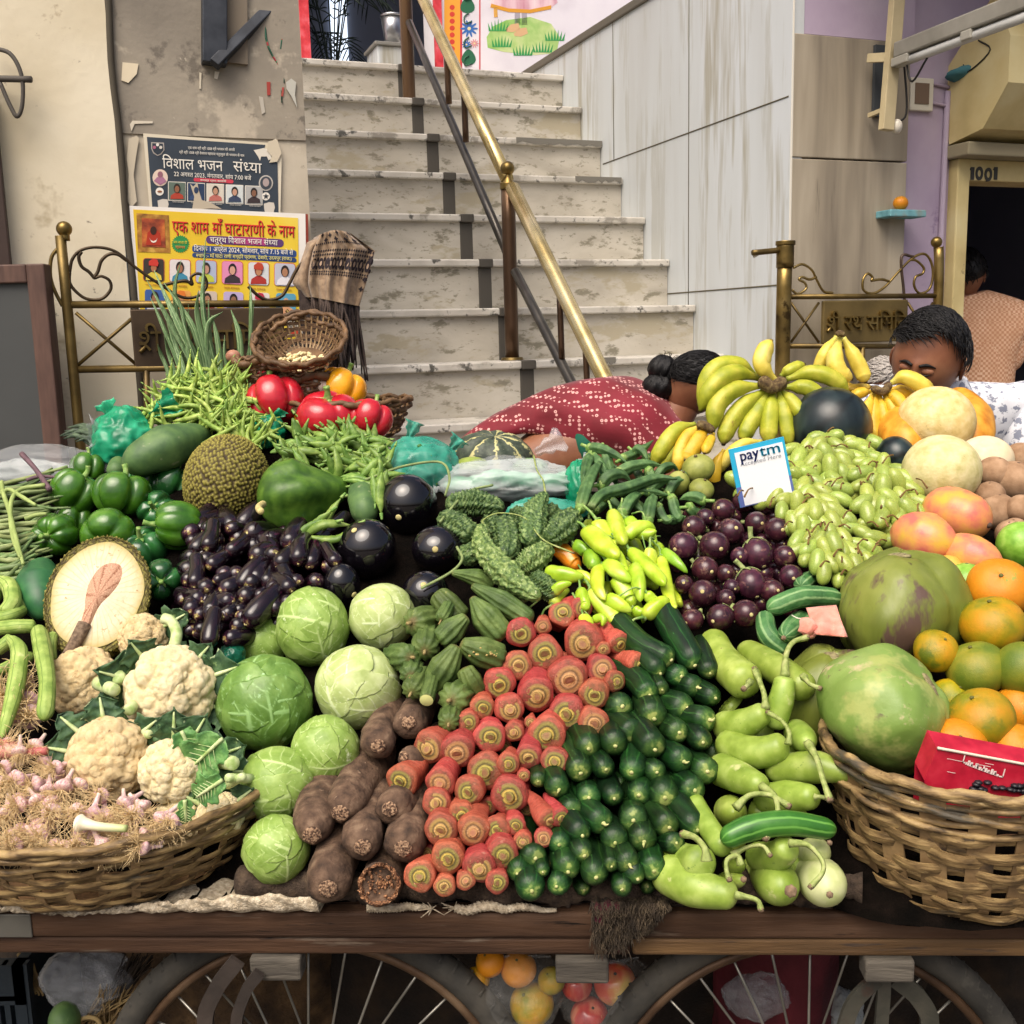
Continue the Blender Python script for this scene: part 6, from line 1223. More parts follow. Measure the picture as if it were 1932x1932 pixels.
# halved jackfruit: rind shell behind a flat cut face
u,v=185,1124;p=S(u,v,-.03);k=px(p,1);fn_=(CAM-p).normalized()+Vector((0,0,.42))-cr*.16;fn_.normalize();Mx=basis(fn_,cr-cu*.06)
ryy=117*k;rxx=90*k
V,F,T=spiky((0,0,0),1,1,1,1300,.075,Matrix.Identity(3));g=G()
VV=[]
for q in V:
 z=min(q.z,.06);r_=1 if q.z<.06 else 1;VV.append(p+Mx@Vector((q.x*rxx*1.0,q.y*ryy*1.0-.018*max(0,-z),z*rxx*.95)))
g.add(VV,F,T);jk=g.mk('cut_jackfruit',jack_m);tag(jk,'halved jackfruit showing its cream flesh and pink brown core','jackfruit')
zf=.06*rxx*.95+.002
def jpoly(pts,mat,nm,lift,dome=.006):
 C=Vector((sum(a for a,b in pts)/len(pts),sum(b for a,b in pts)/len(pts),0));V=[p+Mx@Vector((C.x,C.y,zf+lift+dome))];T=[.001];F=[];n=len(pts);K=10
 for i in range(1,K+1):
  f=i/K
  for a,b in pts:V.append(p+Mx@Vector((C.x+(a-C.x)*f,C.y+(b-C.y)*f,zf+lift+dome*(1-f*f))));T.append(f)
 F=[(0,1+j,1+(j+1)%n)for j in range(n)]+[(1+(i-1)*n+j,1+i*n+j,1+i*n+(j+1)%n,1+(i-1)*n+(j+1)%n)for i in range(1,K)for j in range(n)]
 A=[0]+[j/n for i in range(K)for j in range(n)]
 g=G();g.add(V,F,T,A);return g.mk(nm,mat,jk)
flesh=M('jackfruit_flesh',['#c2b38e','#cfc2a2','#dbd0b6'],scale=9,spots=[('#a08458',22,.62)],rough=.7,bump=.5,bscale=60,stripes=('#c4ab80',40,.6,1),tramp=[(0,'#dcd2ba',.6),(.7,'#d2c6a8',.3),(.9,'#bca976',.6),(1,'#a89a58',.9)])
jpoly([(rxx*.91*math.cos(t)*(1+.02*math.sin(7*t)),ryy*.91*math.sin(t)*(1+.02*math.sin(5*t)))for t in[i*2*math.pi/60 for i in range(60)]],flesh,'flesh',0)
core=M('jackfruit_core',['#a57a62','#b98f74','#c9a68a'],scale=30,rough=.75,bump=.5,bscale=80,stretch=(3,3,3),stripes=('#8a5a42',10,.7,1))
sx=lambda x:(x-600)/2.96*k*.9;
corepts=[(-18,50),(-10,62),(4,68),(18,62),(25,45),(24,22),(16,0),(6,-20),(0,-38),(-6,-70),(-12,-104),(-26,-102),(-22,-70),(-22,-38),(-26,-10),(-26,22)]
sm=cat_rom([Vector((a*k*1.2+.008,b*k*1.0,0))for a,b in corepts+corepts[:1]],60)[:-1]
jpoly([(q.x,q.y)for q in sm],core,'core',.003,.008)
g=G();s0,s1,s2=p+Mx@Vector((-8*k,-62*k,zf+.004)),p+Mx@Vector((-16*k,-100*k,zf+.006)),p+Mx@Vector((-24*k,-134*k,zf+.004));g.sweep([s0,s1,s2],[13*k,12*k,13*k],n=14,m=8);g.mk('stalk',M('cut_brown_stalk',['#4a3a2e','#6d5a48','#8a7660'],scale=30,rough=.8,bump=.5),jk)
# ---- cauliflowers
curd=M('cauliflower_curd',['#bca876','#cfbe90','#dccfa8'],scale=22,rough=.85,bump=.5,bscale=320,sss=.08,spots=[('#b39b6a',16,.66)],tramp=[(0,'#a38a58',.9),(.35,'#cbb88a',.4),(.7,'#e0d3b0',.3),(1,'#e6dcc2',.5)])  # tramp puts the crease shade between curds into the colour
curdb=M('spotted_cauliflower_curd',['#b39a6c','#c7b083','#d6c49c'],scale=22,rough=.85,bump=.5,bscale=320,spots=[('#7d6040',20,.64),('#a3875a',9,.6)],tramp=[(0,'#8a7048',.9),(.35,'#bfa678',.4),(1,'#d3c096',.4)])  # browner low end of tramp is crease shade in the colour
leaf_m=M('cauliflower_leaf',['#243f2a','#385634','#527048'],scale=14,rough=.6,bump=.5,bscale=60,stripes=('#a9b98a',1,.9,1),spots=[('#7f9a62',12,.62)],detail=7)
leafl=M('pale_leaf_rib',['#8fa85f','#b4c48a','#c9d2a2'],scale=14,rough=.55)
def curdhead(c,R,Mx,seed,mat,flat=.8):
 rs=np.random.RandomState(seed);nu,nv=150,96
 def pts(n,j):
  i=np.arange(n);z=1-2*(i+.5)/n;r=np.sqrt(1-z*z);ga=2.39996;q=np.stack([r*np.cos(ga*i+seed),r*np.sin(ga*i+seed),z],1)+rs.normal(0,j,(n,3));return q/np.linalg.norm(q,axis=1)[:,None]
 th=np.arange(nu)*2*math.pi/nu;ph=np.linspace(0,math.pi,nv+1);TH,PH=np.meshgrid(th,ph);d=np.stack([np.sin(PH)*np.cos(TH),np.sin(PH)*np.sin(TH),np.cos(PH)],-1).reshape(-1,3)
 def lay(n,j):q=pts(n,j);a=np.arccos(np.clip((d@q.T).max(1),-1,1));s=math.sqrt(4*math.pi/n)*.60;return np.sqrt(np.clip(1-(a/s)**2,0,1))
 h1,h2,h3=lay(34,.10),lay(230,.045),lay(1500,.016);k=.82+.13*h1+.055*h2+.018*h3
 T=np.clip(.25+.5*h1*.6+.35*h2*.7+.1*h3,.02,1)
 V=[Vector(c)+Mx@Vector((R*x*q,R*y*q,R*w*q*flat))for(x,y,w),q in zip(d,k)]
 return V,[(a*nu+b,(a+1)*nu+b,(a+1)*nu+(b+1)%nu,a*nu+(b+1)%nu)for a in range(nv)for b in range(nu)],list(T)
def leafsheet(base,d,nrm,L,W_,curl,seed,rib=True,lob=1.0):
 rnd=random.Random(seed);d=Vector(d).normalized();nrm=Vector(nrm);nrm=(nrm-d*nrm.dot(d)).normalized();s=d.cross(nrm);V=[];A=[];nl,nw=18,12;ph=rnd.uniform(0,6)
 for i in range(nl+1):
  f=i/nl;wd=W_*(math.sin(math.pi*min(1,f*.95+.08))**.7)*(1+.22*lob*math.sin(f*17+ph)+.10*lob*math.sin(f*37+ph));c=Vector(base)+d*(L*math.sin(f*curl)/max(curl,.01))+nrm*(L*(1-math.cos(f*curl))/max(curl,.01)*-1)
  for j in range(nw+1):
   x=j/nw*2-1;V.append(c+s*(wd*x)+nrm*(.18*W_*abs(x)**1.5+.09*W_*math.sin(9*f+5*x+ph)*abs(x)+.05*W_*math.sin(23*f+3*x)));A.append(.25+.25*x)
 F=[(i*(nw+1)+j,i*(nw+1)+j+1,(i+1)*(nw+1)+j+1,(i+1)*(nw+1)+j)for i in range(nl)for j in range(nw)]
 C=[Vector(base)+d*(L*math.sin(f*curl)/max(curl,.01))-nrm*(L*(1-math.cos(f*curl))/max(curl,.01))+nrm*.002 for f in[i/10 for i in range(10)]]
 return V,F,A,C
def cauli(u,v,r,mat,lab,seed,leaves,dy=.0,flat=.8,ax=None):
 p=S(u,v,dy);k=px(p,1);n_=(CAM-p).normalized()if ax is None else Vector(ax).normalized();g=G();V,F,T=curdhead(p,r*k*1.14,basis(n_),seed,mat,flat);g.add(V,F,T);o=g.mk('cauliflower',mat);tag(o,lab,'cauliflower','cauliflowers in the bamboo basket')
 for i,(ang,L,W_,out)in enumerate(leaves):
  a=R_(ang);side=cr*math.cos(a)+cu*math.sin(a);b=p+side*r*k*.9-n_*r*k*.25;L*=1.35;W_*=1.5;V,F,A,C=leafsheet(b,side*(out+.25)+n_*(1-out)*1.1,n_-side*.4,L*k,W_*k,.8,seed*10+i)
  g=G();g.add(V,F,None,A);lo=g.mk('leaf',leaf_m,o);lo.modifiers.new('t','SOLIDIFY').thickness=.001
  g=G();g.sweep(C,[.0045,.0035,.0015],n=6,m=12);g.mk('rib',leafl,lo)
 return o
cauli(*B1(945,640),77,curd,'largest cream cauliflower, leafy, left of the dark cabbage',3,[(165,70,30,.25),(200,80,32,.4),(235,70,26,.6),(20,60,26,.5),(340,56,24,.6),(130,50,24,.3),(265,50,20,.7),(300,46,20,.7),(50,40,20,.5)],dy=.0)
cauli(*B1(610,1015),72,curdb,'brown spotted cauliflower next to the pink garlic',5,[(170,50,20,.6),(100,46,22,.7),(140,50,20,.6),(40,46,20,.5),(250,40,18,.7),(300,44,18,.8)],dy=-.02)
cauli(*B1(960,1085),58,curd,'cauliflower half covered by one big green leaf',7,[(20,70,28,.7),(60,60,26,.5),(335,70,26,.7),(90,56,24,.5),(290,50,22,.7),(0,80,26,.8)],dy=-.01)
cauli(*B1(470,600),62,curdb,'tan cauliflower below the cut jackfruit',9,[(340,80,30,.6),(300,76,28,.7),(320,60,24,.5),(270,50,20,.8)],dy=.05)
cauli(*B1(790,350),42,curdb,'small cauliflower head between cut jackfruit and eggplants',11,[(30,50,20,.5),(330,50,20,.6)],dy=.05)
cauli(*B1(1215,1330),40,curd,'small cauliflower at the right rim of the bamboo basket',13,[(150,40,16,.5),(40,36,16,.6)],dy=.03)
cauli(*B1(1010,1330),44,curd,'low cauliflower behind the garlic bulbs',15,[(60,40,18,.6)],dy=.04)
# big single leaf over the third cauliflower
cb=[o for o in bpy.data.objects if o.get('label')=='cauliflower half covered by one big green leaf'][0]
for(a,b,L,W_,c_)in(((1230,900),(-.8,-.75),128,42,.5),((1000,860),(.35,-.7),80,34,.8),((1230,1130),(-.75,-.5),90,28,.9),((1020,1240),(.05,-1),56,16,.4)):
 q=S(*B1(*a),-.075);k=px(q,1);V,F,A,C=leafsheet(q,cr*b[0]+cu*b[1],CAM-q,L*k,W_*k,c_,int(L));g=G();g.add(V,F,None,A);lo=g.mk('leaf',M('bright_cauliflower_leaf',['#3f6b3a','#5a8a48','#7aa45f'],scale=16,rough=.55,bump=.5,bscale=60,spots=[('#9ab87a',14,.62)])if 'bright_cauliflower_leaf' not in bpy.data.materials else bpy.data.materials['bright_cauliflower_leaf'],cb);lo.modifiers.new('t','SOLIDIFY').thickness=.001
 g=G();g.sweep(C,[.0032,.0026,.001],n=6,m=12)
 for i in range(2,9):
  dd=(C[i+1]-C[i]).normalized();s_=dd.cross(CAM-q).normalized()
  for sg in(-1,1):g.sweep([C[i],C[i]+(dd*.7+s_*sg)*W_*k*.55+(CAM-q).normalized()*.003],[.0008,.0004],n=4)
 g.mk('rib',leafl,lo)
for(x,y,r)in((1290,1040,40),(1250,1120,26),(1345,1110,24),(710,750,34),(730,850,26),(780,870,24),(830,880,26),(650,560,40),(640,640,36)):
 q=S(*B1(x,y),-.05);k=px(q,.3418);d=(CAM-q).normalized()+cr*jit(.8)+cu*jit(.5);d.normalize();g=G();g.sweep([q-d*.06,q],[r*k*1.1,r*k],n=12,m=5,cap=(0,.08));g.mk('cut_leaf_stub',leafl,cb if x>900 else[o for o in bpy.data.objects if(o.get('label')or '').startswith('largest cream')][0])
g=G();g.sweep([S(*B1(960,400),-.03),S(*B1(975,320),-.04),S(*B1(945,255),-.05),S(*B1(905,240),-.05)],[.010,.0095,.009,.010],n=10,m=14);tag(g.mk('leaf_stalk',leafl),'pale green curved leaf stalk above the largest cauliflower','stalk')
# ---- smooth luffa gourds at far left
slf=M('sponge_gourd_skin',['#6d8a3a','#8ba34e','#a5b866'],scale=9,rough=.6,rand=.1,bump=.3,bscale=60,stripes=('#5f7a30',10,.7,1),spots=[('#b9c47e',9,.64)],detail=6)
slm=lambda a,t:1+.035*math.cos(10*a)
for pts,r,lab,dy in(([(50,345),(105,420),(85,620),(10,900)],[26,46,48,26],'longest sponge gourd hanging down at the left edge',(-.03,-.05,-.05,-.05)),([(210,290),(235,420),(262,600),(245,800)],[46,50,44,46],'bright sponge gourd bent over beside the tan cauliflower',(-.01,-.04,-.05,-.05)),([(-40,300),(80,285),(200,282)],[38,40,36],'sponge gourd lying level above the hanging pair',(0,-.02,-.01)),([(-30,240),(60,225),(130,190)],[34,38,34],'sponge gourd under the upright pale one',(.0,-.01,.01)),([(-20,40),(50,60),(70,150),(20,220)],[40,46,46,44],'pale sponge gourd curving down beside the raw mango',(.0,-.02,-.02,-.01)),([(20,0),(110,60),(125,150),(110,215)],[34,42,40,30],'sponge gourd squeezed against the raw mango',(.04,.02,.01,.02)),([(320,300),(280,370),(285,480)],[30,32,30],'short sponge gourd end behind the bright one',(.03,.0,.02)),([(-20,420),(30,380),(70,345)],[34,36,34],'sponge gourd at the very left below the level one',(-.01,-.02,-.02)),([(-30,540),(60,500),(190,440)],[30,34,30],'sponge gourd behind the hanging pair',(.05,.05,.05)),([(-40,130),(0,60),(20,-40)],[40,44,34],'sponge gourd cut off by the left edge, near the long beans',(.02,.02,.04))):
 tubeveg('sponge_gourd',pts,r,slf,lab,'gourd','sponge gourds',B1,dy=list(dy),mod=slm,cap=(.10,.10))
 # ---- helpers for heaps of many
def heap_pt(poly,tries=60):
 us=[q[0]for q in poly];vs=[q[1]for q in poly]
 for _ in range(400):
  u,v=random.uniform(min(us),max(us)),random.uniform(min(vs),max(vs));ins=False
  for(x0,y0),(x1,y1)in zip(poly,poly[1:]+poly[:1]):
   if(y0>v)!=(y1>v)and u<(x1-x0)*(v-y0)/(y1-y0)+x0:ins=not ins
  if ins:return u,v
 return us[0],vs[0]
def curved_proto(name,mat,L,r,bend,n=8,ends=(.3,.15),tip=None,tipmat=None,mod=None,prof=None):
 g=G();g.sweep([Vector((0,-bend*.3,-L/2)),Vector((0,bend*.7,-L*.1)),Vector((0,bend*.6,L*.15)),Vector((0,-bend*.5,L/2))],prof or[r*ends[0],r,r,r*.9,r*ends[1]],n=n,m=12,mod=mod)
 o=g.mk(name,mat,org=O0)
 if tip:g=G();g.sweep([Vector((0,-bend*.5,L/2)),Vector((0,-bend*.5-tip*.3,L/2+tip))],[r*.35,r*.2],n=6);g.mk('stem',tipmat,o)
 return proto(o)
def scatter(protos,n,poly,lab,cat,grp,dys,lift=lambda u,v:0.0,dirs=None,sc=(.85,1.15)):
 out=[]
 for i in range(n):
  u,v=heap_pt(poly);p=S(u,v,random.uniform(*dys)-lift(u,v));ang=random.uniform(0,6.28)if dirs is None else dirs(u,v)
  z=cr*math.cos(ang)+cu*math.sin(ang)*.8+cf*jit(.35);o=place(random.choice(protos),p,z,random.uniform(*sc));tag(o,lab,cat,grp);out.append((o,u,v))
 return out
 # guar beans
guar=M('guar_bean_skin',['#5f7d2c','#86a044','#a9bd66'],scale=16,rough=.5,rand=.22,hue=.012)
gp=[curved_proto('guar_bean',guar,L,.0052,b,7,(.25,.12),.008,stem_m)for L,b in((.085,.008),(.10,.016),(.075,.004),(.09,-.01))]
GPOLY=[(262,795),(300,745),(340,715),(400,700),(450,712),(495,760),(520,800),(500,830),(430,830),(390,800),(300,800)]
dome=lambda u,v:.05*max(0,1-((u-395)/130)**2)
scatter(gp,235,GPOLY,'pale green guar bean lying in the loose heap below the tall leek leaves','bean','guar beans in the heap',(-.02,.05),dome)
for x,y,an in((1080,360,1.3),(1110,330,1.1),(1300,330,1.8),(1380,300,1.4),(1280,290,1.7),(1480,350,.9),(1640,470,.3),(1560,360,1.9),(1190,300,1.2),(1430,320,1.0)):
 u,v=A1(x,y);p=S(u,v,-.03);o=place(random.choice(gp),p,cr*math.cos(an)+cu*math.sin(an),1.1);tag(o,'pale green guar bean lying in the loose heap below the tall leek leaves','bean','guar beans in the heap')
 # peas
pea=M('pea_pod_skin',['#4a6a28','#668438','#869e50'],scale=14,rough=.45,rand=.16,hue=.01)
pmod=lambda a,t:(1-.35*abs(math.sin(a)))*(1+.06*math.sin(t*38))
pp_=[curved_proto('pea_pod',pea,L,.0105,b,10,(.2,.1),.012,stem_m,mod=pmod)for L,b in((.085,.01),(.075,.004),(.095,.016))]
PPOLY=[(515,835),(560,812),(640,805),(700,820),(735,850),(735,900),(720,935),(660,920),(600,880),(530,870)]
scatter(pp_,118,PPOLY,'green pea pod in the heap between jackfruit and teal bag','pea pod','pea pods in the heap',(-.02,.06),lambda u,v:.03*max(0,1-((u-640)/110)**2))
for x,y,an in((560,1330,.5),(640,1320,.3),(700,1340,.2),(590,1290,.8),(680,1230,1.1)):
 u,v=A2(x,y);p=S(u,v,-.02);o=place(random.choice(pp_),p,cr*math.cos(an)+cu*math.sin(an),1.1);tag(o,'green pea pod slipped down below the big green papaya','pea pod','pea pods below the papaya')
 # okra
okra_m=M('okra_skin',['#2c4a28','#426336','#5c7c48'],scale=10,rough=.6,rand=.15,bump=.2,bscale=80,tramp=[(0,'#8a9a62',.6),(.08,'#5f7d42',.4),(.2,'#48693a',0)])
OK_=[(1000,1020,1150,725,40),(1060,690,1010,900,34),(1160,640,1240,815,32),(1060,630,1310,735,34),(1085,690,1190,835,36),(1270,700,1470,580,34),(1250,785,1530,748,36),(1350,660,1440,735,30),(1440,775,1550,835,32),(1130,870,1330,850,40),(1430,912,1625,845,34),(1230,920,1580,940,32),(1270,1050,1400,935,42),(1435,1100,1485,970,40),(1590,955,1665,1065,34),(1795,970,1640,965,36),(1150,950,1330,890,36),(1500,1005,1600,1075,30),(1020,960,1090,1040,30),(1560,930,1700,890,32),(1320,960,1420,1060,28),(1200,960,1290,1020,30),(1600,870,1700,830,30),(1700,1010,1800,1000,34),(1480,830,1640,790,28),(1360,990,1540,950,30),(1100,1030,1210,960,32),(1420,700,1540,640,28),(1340,760,1200,720,28),(1560,1090,1680,1070,30),(1150,800,1250,900,30),(1400,860,1300,780,28),(1500,880,1400,820,28)]
its=[]
for i,(x0,y0,x1,y1,r)in enumerate(OK_):
 dy=-.04+.0025*i;a,b=S(*A3(x0,y0),dy),S(*A3(x1,y1),dy+.01);k=px(a,.293);d=(b-a);side=cu*jit(.02)
 g=G();g.sweep([a,a.lerp(b,.3)+side,a.lerp(b,.7)+side,b],lambda t,r=r,k=k:r*k*float(np.interp(t,[0,.04,.1,.3,.6,1],[.75,.95,.98,1,.78,.08])),n=30,m=16,mod=lambda a_,t:1+.11*math.cos(5*a_));o=g.mk('okra_pod',okra_m)
 g=G();e=(a-b).normalized();g.sweep([a-e*.006,a+e*.004],[r*k*.92,r*k*.9],n=12,m=2);g.sweep([a,a+e*.012,a+e*.022],[r*k*.45,r*k*.3,r*k*.34],n=8,m=4);g.mk('stem_cap',stem_m,o)
 tag(o,'','okra');u,v=A3((x0+x1)/2,(y0+y1)/2);its.append((o,u,v))
 # the long S-shaped one on top
P3=[S(*A3(x,y),-.06)for x,y in((1070,1010),(1140,930),(1300,885),(1480,825),(1625,830))];k=px(P3[0],.293);g=G();g.sweep(P3,[26*k,36*k,38*k,30*k,6*k],n=30,m=30,mod=lambda a_,t:1+.11*math.cos(5*a_));o=g.mk('okra_pod',okra_m);tag(o,'longest okra pod, gently curved across the front of the okra heap','okra','okra pods')
row_labels(its,'green okra pod','okra heap','okra pods',20)
# light green chillies
chi_m=M('light_chilli_skin',['#8fae1f','#a9c432','#bfd455'],scale=6,rough=.25,rand=.1,hue=.015,coat=.25,sss=.06)
chd_m=M('green_chilli_skin',['#5d8a1c','#7aa428','#95b83a'],scale=6,rough=.25,rand=.1,coat=.25)
cho_m=M('orange_chilli_skin',['#c9661a','#d9801e','#e09a2c'],scale=6,rough=.25,coat=.25)
CHL=[(1110,1100,1250,1240,62),(1205,1045,1285,1250,55),(1040,1160,1250,1330,68),(1300,1090,1490,1165,52),(1290,1210,1485,1165,48),(1420,1110,1475,1240,36),(1320,1290,1545,1510,52),(1450,1280,1450,1400,48),(1180,1370,1330,1490,55),(1350,1390,1385,1620,52),(1225,1290,1290,1420,40),(1520,1330,1615,1660,42),(1530,1300,1690,1435,38,'d'),(1420,1560,1575,1595,38),(1470,1380,1510,1440,30),(1130,1400,1160,1610,48),(1230,1460,1330,1620,62),(790,1440,1025,1460,62),(830,1565,945,1500,38),(1050,1320,1070,1390,58,'d'),(960,1250,1040,1330,44,'d'),(1000,1540,1020,1650,44),(1070,1540,1245,1740,62),(1180,1610,1330,1685,54),(1340,1660,1465,1635,38),(1410,1720,1540,1660,55),(1085,1740,1140,1780,30),(1020,1720,1060,1820,44),(820,1640,930,1540,44),(1290,1100,1340,1210,46),(1390,1440,1480,1540,42),(1250,1130,1310,1300,50),(1500,1250,1560,1380,40),(1180,1500,1200,1600,44),(960,1460,1100,1560,42),(1440,1620,1560,1720,40),(1270,1370,1400,1450,44),(880,1640,1000,1700,36),(1560,1500,1640,1620,36),(1100,1260,1200,1380,46),(1340,1210,1440,1320,42),(1060,1100,1080,1200,36),(850,1260,985,1385,60,'o'),(1020,1440,1090,1530,42,'o'),(1300,1710,1400,1760,36,'d'),(1160,1690,1260,1760,36),(1640,1590,1560,1700,30),(1000,1620,1100,1700,40,'d'),(1340,1560,1420,1660,40)]
its=[]
for i,c in enumerate(CHL):
 x0,y0,x1,y1,r=c[:5];m=c[5]if len(c)>5 else '';dy=-.05+.0022*i if i<30 else .0+.001*i
 a,b=S(*A3(x0,y0),dy+jit(.015)),S(*A3(x1,y1),dy+jit(.02));k=px(a,.293);side=(cu*jit(.012)+cr*jit(.008));ph=random.random()*6
 g=G();g.sweep([a,a.lerp(b,.35)+side,a.lerp(b,.75)+side*1.2,b],lambda t,r=r,k=k:r*k*float(np.interp(t,[0,.06,.2,.5,.8,.95,1],[.35,.85,1,.95,.66,.34,.08])),n=26,m=18,mod=lambda q,t:1+.06*math.sin(3*q+ph)+.03*math.sin(t*14+q*2+ph));o=g.mk('light_chilli' if m!='o' else 'orange_chilli',{'':chi_m,'d':chd_m,'o':cho_m}[m])
 e=(a-b).normalized();g=G();g.add(*blob(a+e*.0,r*k*.5,r*k*.5,r*k*.14,12,6,M=basis(e)));g.sweep([a,a+e*.022+cu*.004,a+e*.042+cu*jit(.02)+cr*jit(.015)],[r*k*.2,r*k*.14,r*k*.16],n=8,m=8);g.mk('stem',stem_m,o)
 tag(o,'','chilli');its.append((o,*A3((x0+x1)/2,(y0+y1)/2)))
row_labels([q for q in its if 'orange' not in q[0].name],'light green chilli','chilli heap','light green chillies',18)
for q in its:
 if 'orange' in q[0].name:q[0]['label']='large orange chilli beside the bitter gourds' if q[2]<1070 else 'orange red chilli showing between light green chillies';q[0]['group']='orange chillies'
for x0,y0,x1,y1,x2,y2 in((1030,1450,1100,1450,1160,1425),(1540,1660,1600,1630,1655,1580),(1340,1650,1370,1700,1420,1715)):pass
# ---- long beans on the left
lbm=M('long_bean_skin',['#4a5c34','#6d7f4c','#8a9868'],scale=5,rough=.6,rand=.3,hue=.03)
for i in range(64):
 v=random.uniform(905,1080);u1=110-max(0,(v-960))*.35+jit(25);P3=[S(-60,v+jit(30),.03+jit(.03)),S(20+jit(15),v+jit(18)+8,.0+jit(.02)),S(u1,v-14+jit(18),.02+jit(.03))]
 g=G();g.sweep(P3,[.0042,.0046,.0024],n=7,m=14);tag(g.mk('long_bean',lbm),'thin dull green long bean in the bundle left of the bell peppers','bean','long beans in the bundle')
lpal=M('pale_bean_skin',['#7d8f4e','#9aab66'],scale=5,rough=.55)
for i,(pts,lab)in enumerate((([(10,1010),(20,1080),(60,1200),(110,1400),(150,1540)],'pale long bean looping down in front of the bundle'),([(290,1030),(130,1060),(70,1150),(80,1350),(130,1500)],'pale long bean arching out of the bundle and down'),([(160,1250),(230,1225),(300,1215)],'short cut bean end sticking out by the crinkled pepper'),([(0,1090),(60,1060),(130,1100),(230,1160)],'long bean curving over the top of the bundle'))):
 g=G();g.sweep([S(*A1(*q),-.05)for q in pts],[.0045]*4+[.003],n=8,m=26);tag(g.mk('long_bean',lpal),lab,'bean')
g=G();twm=M('purple_twig',['#4d3a42','#6a5058'],scale=20,rough=.7);g.sweep([S(*A1(x,y),-.04)for x,y in((140,830),(230,930),(320,1060))],[.006,.005,.006],n=8,m=12);g.sweep([S(*A1(x,y),-.03)for x,y in((170,1000),(260,975),(400,985))],[.004,.004,.003],n=8,m=10);tag(g.mk('purple_stalk',twm),'thin purple forked stalk above the long beans','stalk')
# ---- tall leek leaves
lkm=M('leek_leaf',['#3f5a34','#58764a','#7a9468'],scale=9,rough=.55,rand=.15,stretch=(4,4,.5),stripes=('#8fa57a',6,.5,1))
lkt=empty('leek_bunch',S(400,740,.16),'bunch of tall pointed leek leaves standing before the bronze name plate','leek')
def C1b(x,y):return(.3418*x,.3418*y)
LK=[((1180,2000),(1120,1700),(1135,1320),17),((1080,2050),(950,1800),(810,1545),15),((1110,2050),(980,1780),(850,1490),17),((1130,2050),(1060,1800),(905,1560),15),((1030,2050),(965,1640),(1000,1435),13),((1060,2050),(1040,1850),(1040,1680),10),((1150,2050),(1150,1800),(1230,1720),15),((1200,2050),(1120,1900),(1100,1800),13),((1330,2050),(1320,1850),(1275,1710),14),((1380,2050),(1385,1700),(1380,1575),10),((1350,2060),(1380,1900),(1405,1640),11),((1000,2060),(900,1800),(830,1640),12),((1160,2050),(1090,1750),(1095,1600),13),((1220,2060),(1200,1880),(1170,1740),13),((930,2070),(890,1960),(870,1900),10),((1050,2060),(1000,1700),(935,1600),13),((1260,2080),(1240,1950),(1240,1850),10),((1170,2100),(1160,1900),(1150,1650),12),((1020,2080),(960,1880),(900,1700),12),((1395,2080),(1420,1960),(1440,1900),8),((1100,2080),(1030,1850),(990,1700),13),((1140,2080),(1120,1900),(1060,1760),12),((970,2090),(930,1950),(905,1850),10)]
for i,(a,b,c,w_)in enumerate(LK):
 dy=.10+jit(.03);P3=[S(*C1b(*a),dy)for a in(a,)];y0=P3[0].y;P3=[aty(*C1b(a[0],a[1]+180),y0),aty(*C1b(*a),y0),aty(*C1b(*b),y0+jit(.02)),aty(*C1b(*c),y0+jit(.03))];k=px(P3[0],.3418)
 g=G();g.sweep(P3,lambda t,w_=w_,k=k:w_*1.5*k*float(np.interp(t,[0,.3,.7,1],[.8,1,.8,.06])),n=10,m=22,mod=lambda q,t:.35+.65*abs(math.sin(q+.6*i))if t>.1 else .8);g.mk('leaf',lkm,lkt)
 # ------------------------------------------------------------------ fruit side
from mathutils import noise as NZ
def ball(name,u,v,rx,ry,mat,lab,cat,grp=None,dy=.03,axis=(0,0,1),fn=None,mark=None,y=None,nu=36,nv=24):
 p=S(u,v,dy)if y is None else aty(u,v,y);k=px(p,1);Mx=basis(axis);g=G();g.add(*blob(p,rx*k,rx*k,ry*k,nu,nv,fn=fn,M=Mx));o=g.mk(name,mat);tag(o,lab,cat,grp)
 if mark:
  q=p+Vector(axis).normalized()*ry*k*.97*mark[0];g=G();g.add(*blob(q,rx*k*mark[1],rx*k*mark[1],rx*k*mark[1]*.5,10,6,M=Mx));g.mk('stem_scar',P(mark[2],.8),o)
 return o
oran=M('mottled_orange_skin',['#6f7512','#a08412','#bd8514'],scale=5,rough=.4,rand=.12,hue=.02,bump=.25,bscale=420,detail=3,contrast=(.3,.68),spots=[('#7d5a1c',40,.66),('#5f6a18',2.2,.58)])
orgr=M('greenish_orange_skin',['#55691c','#6f7822','#8c8428'],scale=5,rough=.42,bump=.25,bscale=420,detail=3,contrast=(.3,.72))
orao=M('ripe_orange_skin',['#ad7a10','#c47a12','#cf861a'],scale=5,rough=.4,bump=.25,bscale=420,detail=3,spots=[('#8a8a2a',9,.62)])
flat_=lambda a,b:(1-.07*math.exp(-(b/.35)**2)-.05*math.exp(-((math.pi-b)/.35)**2))*(1+.012*math.sin(3*a+b))
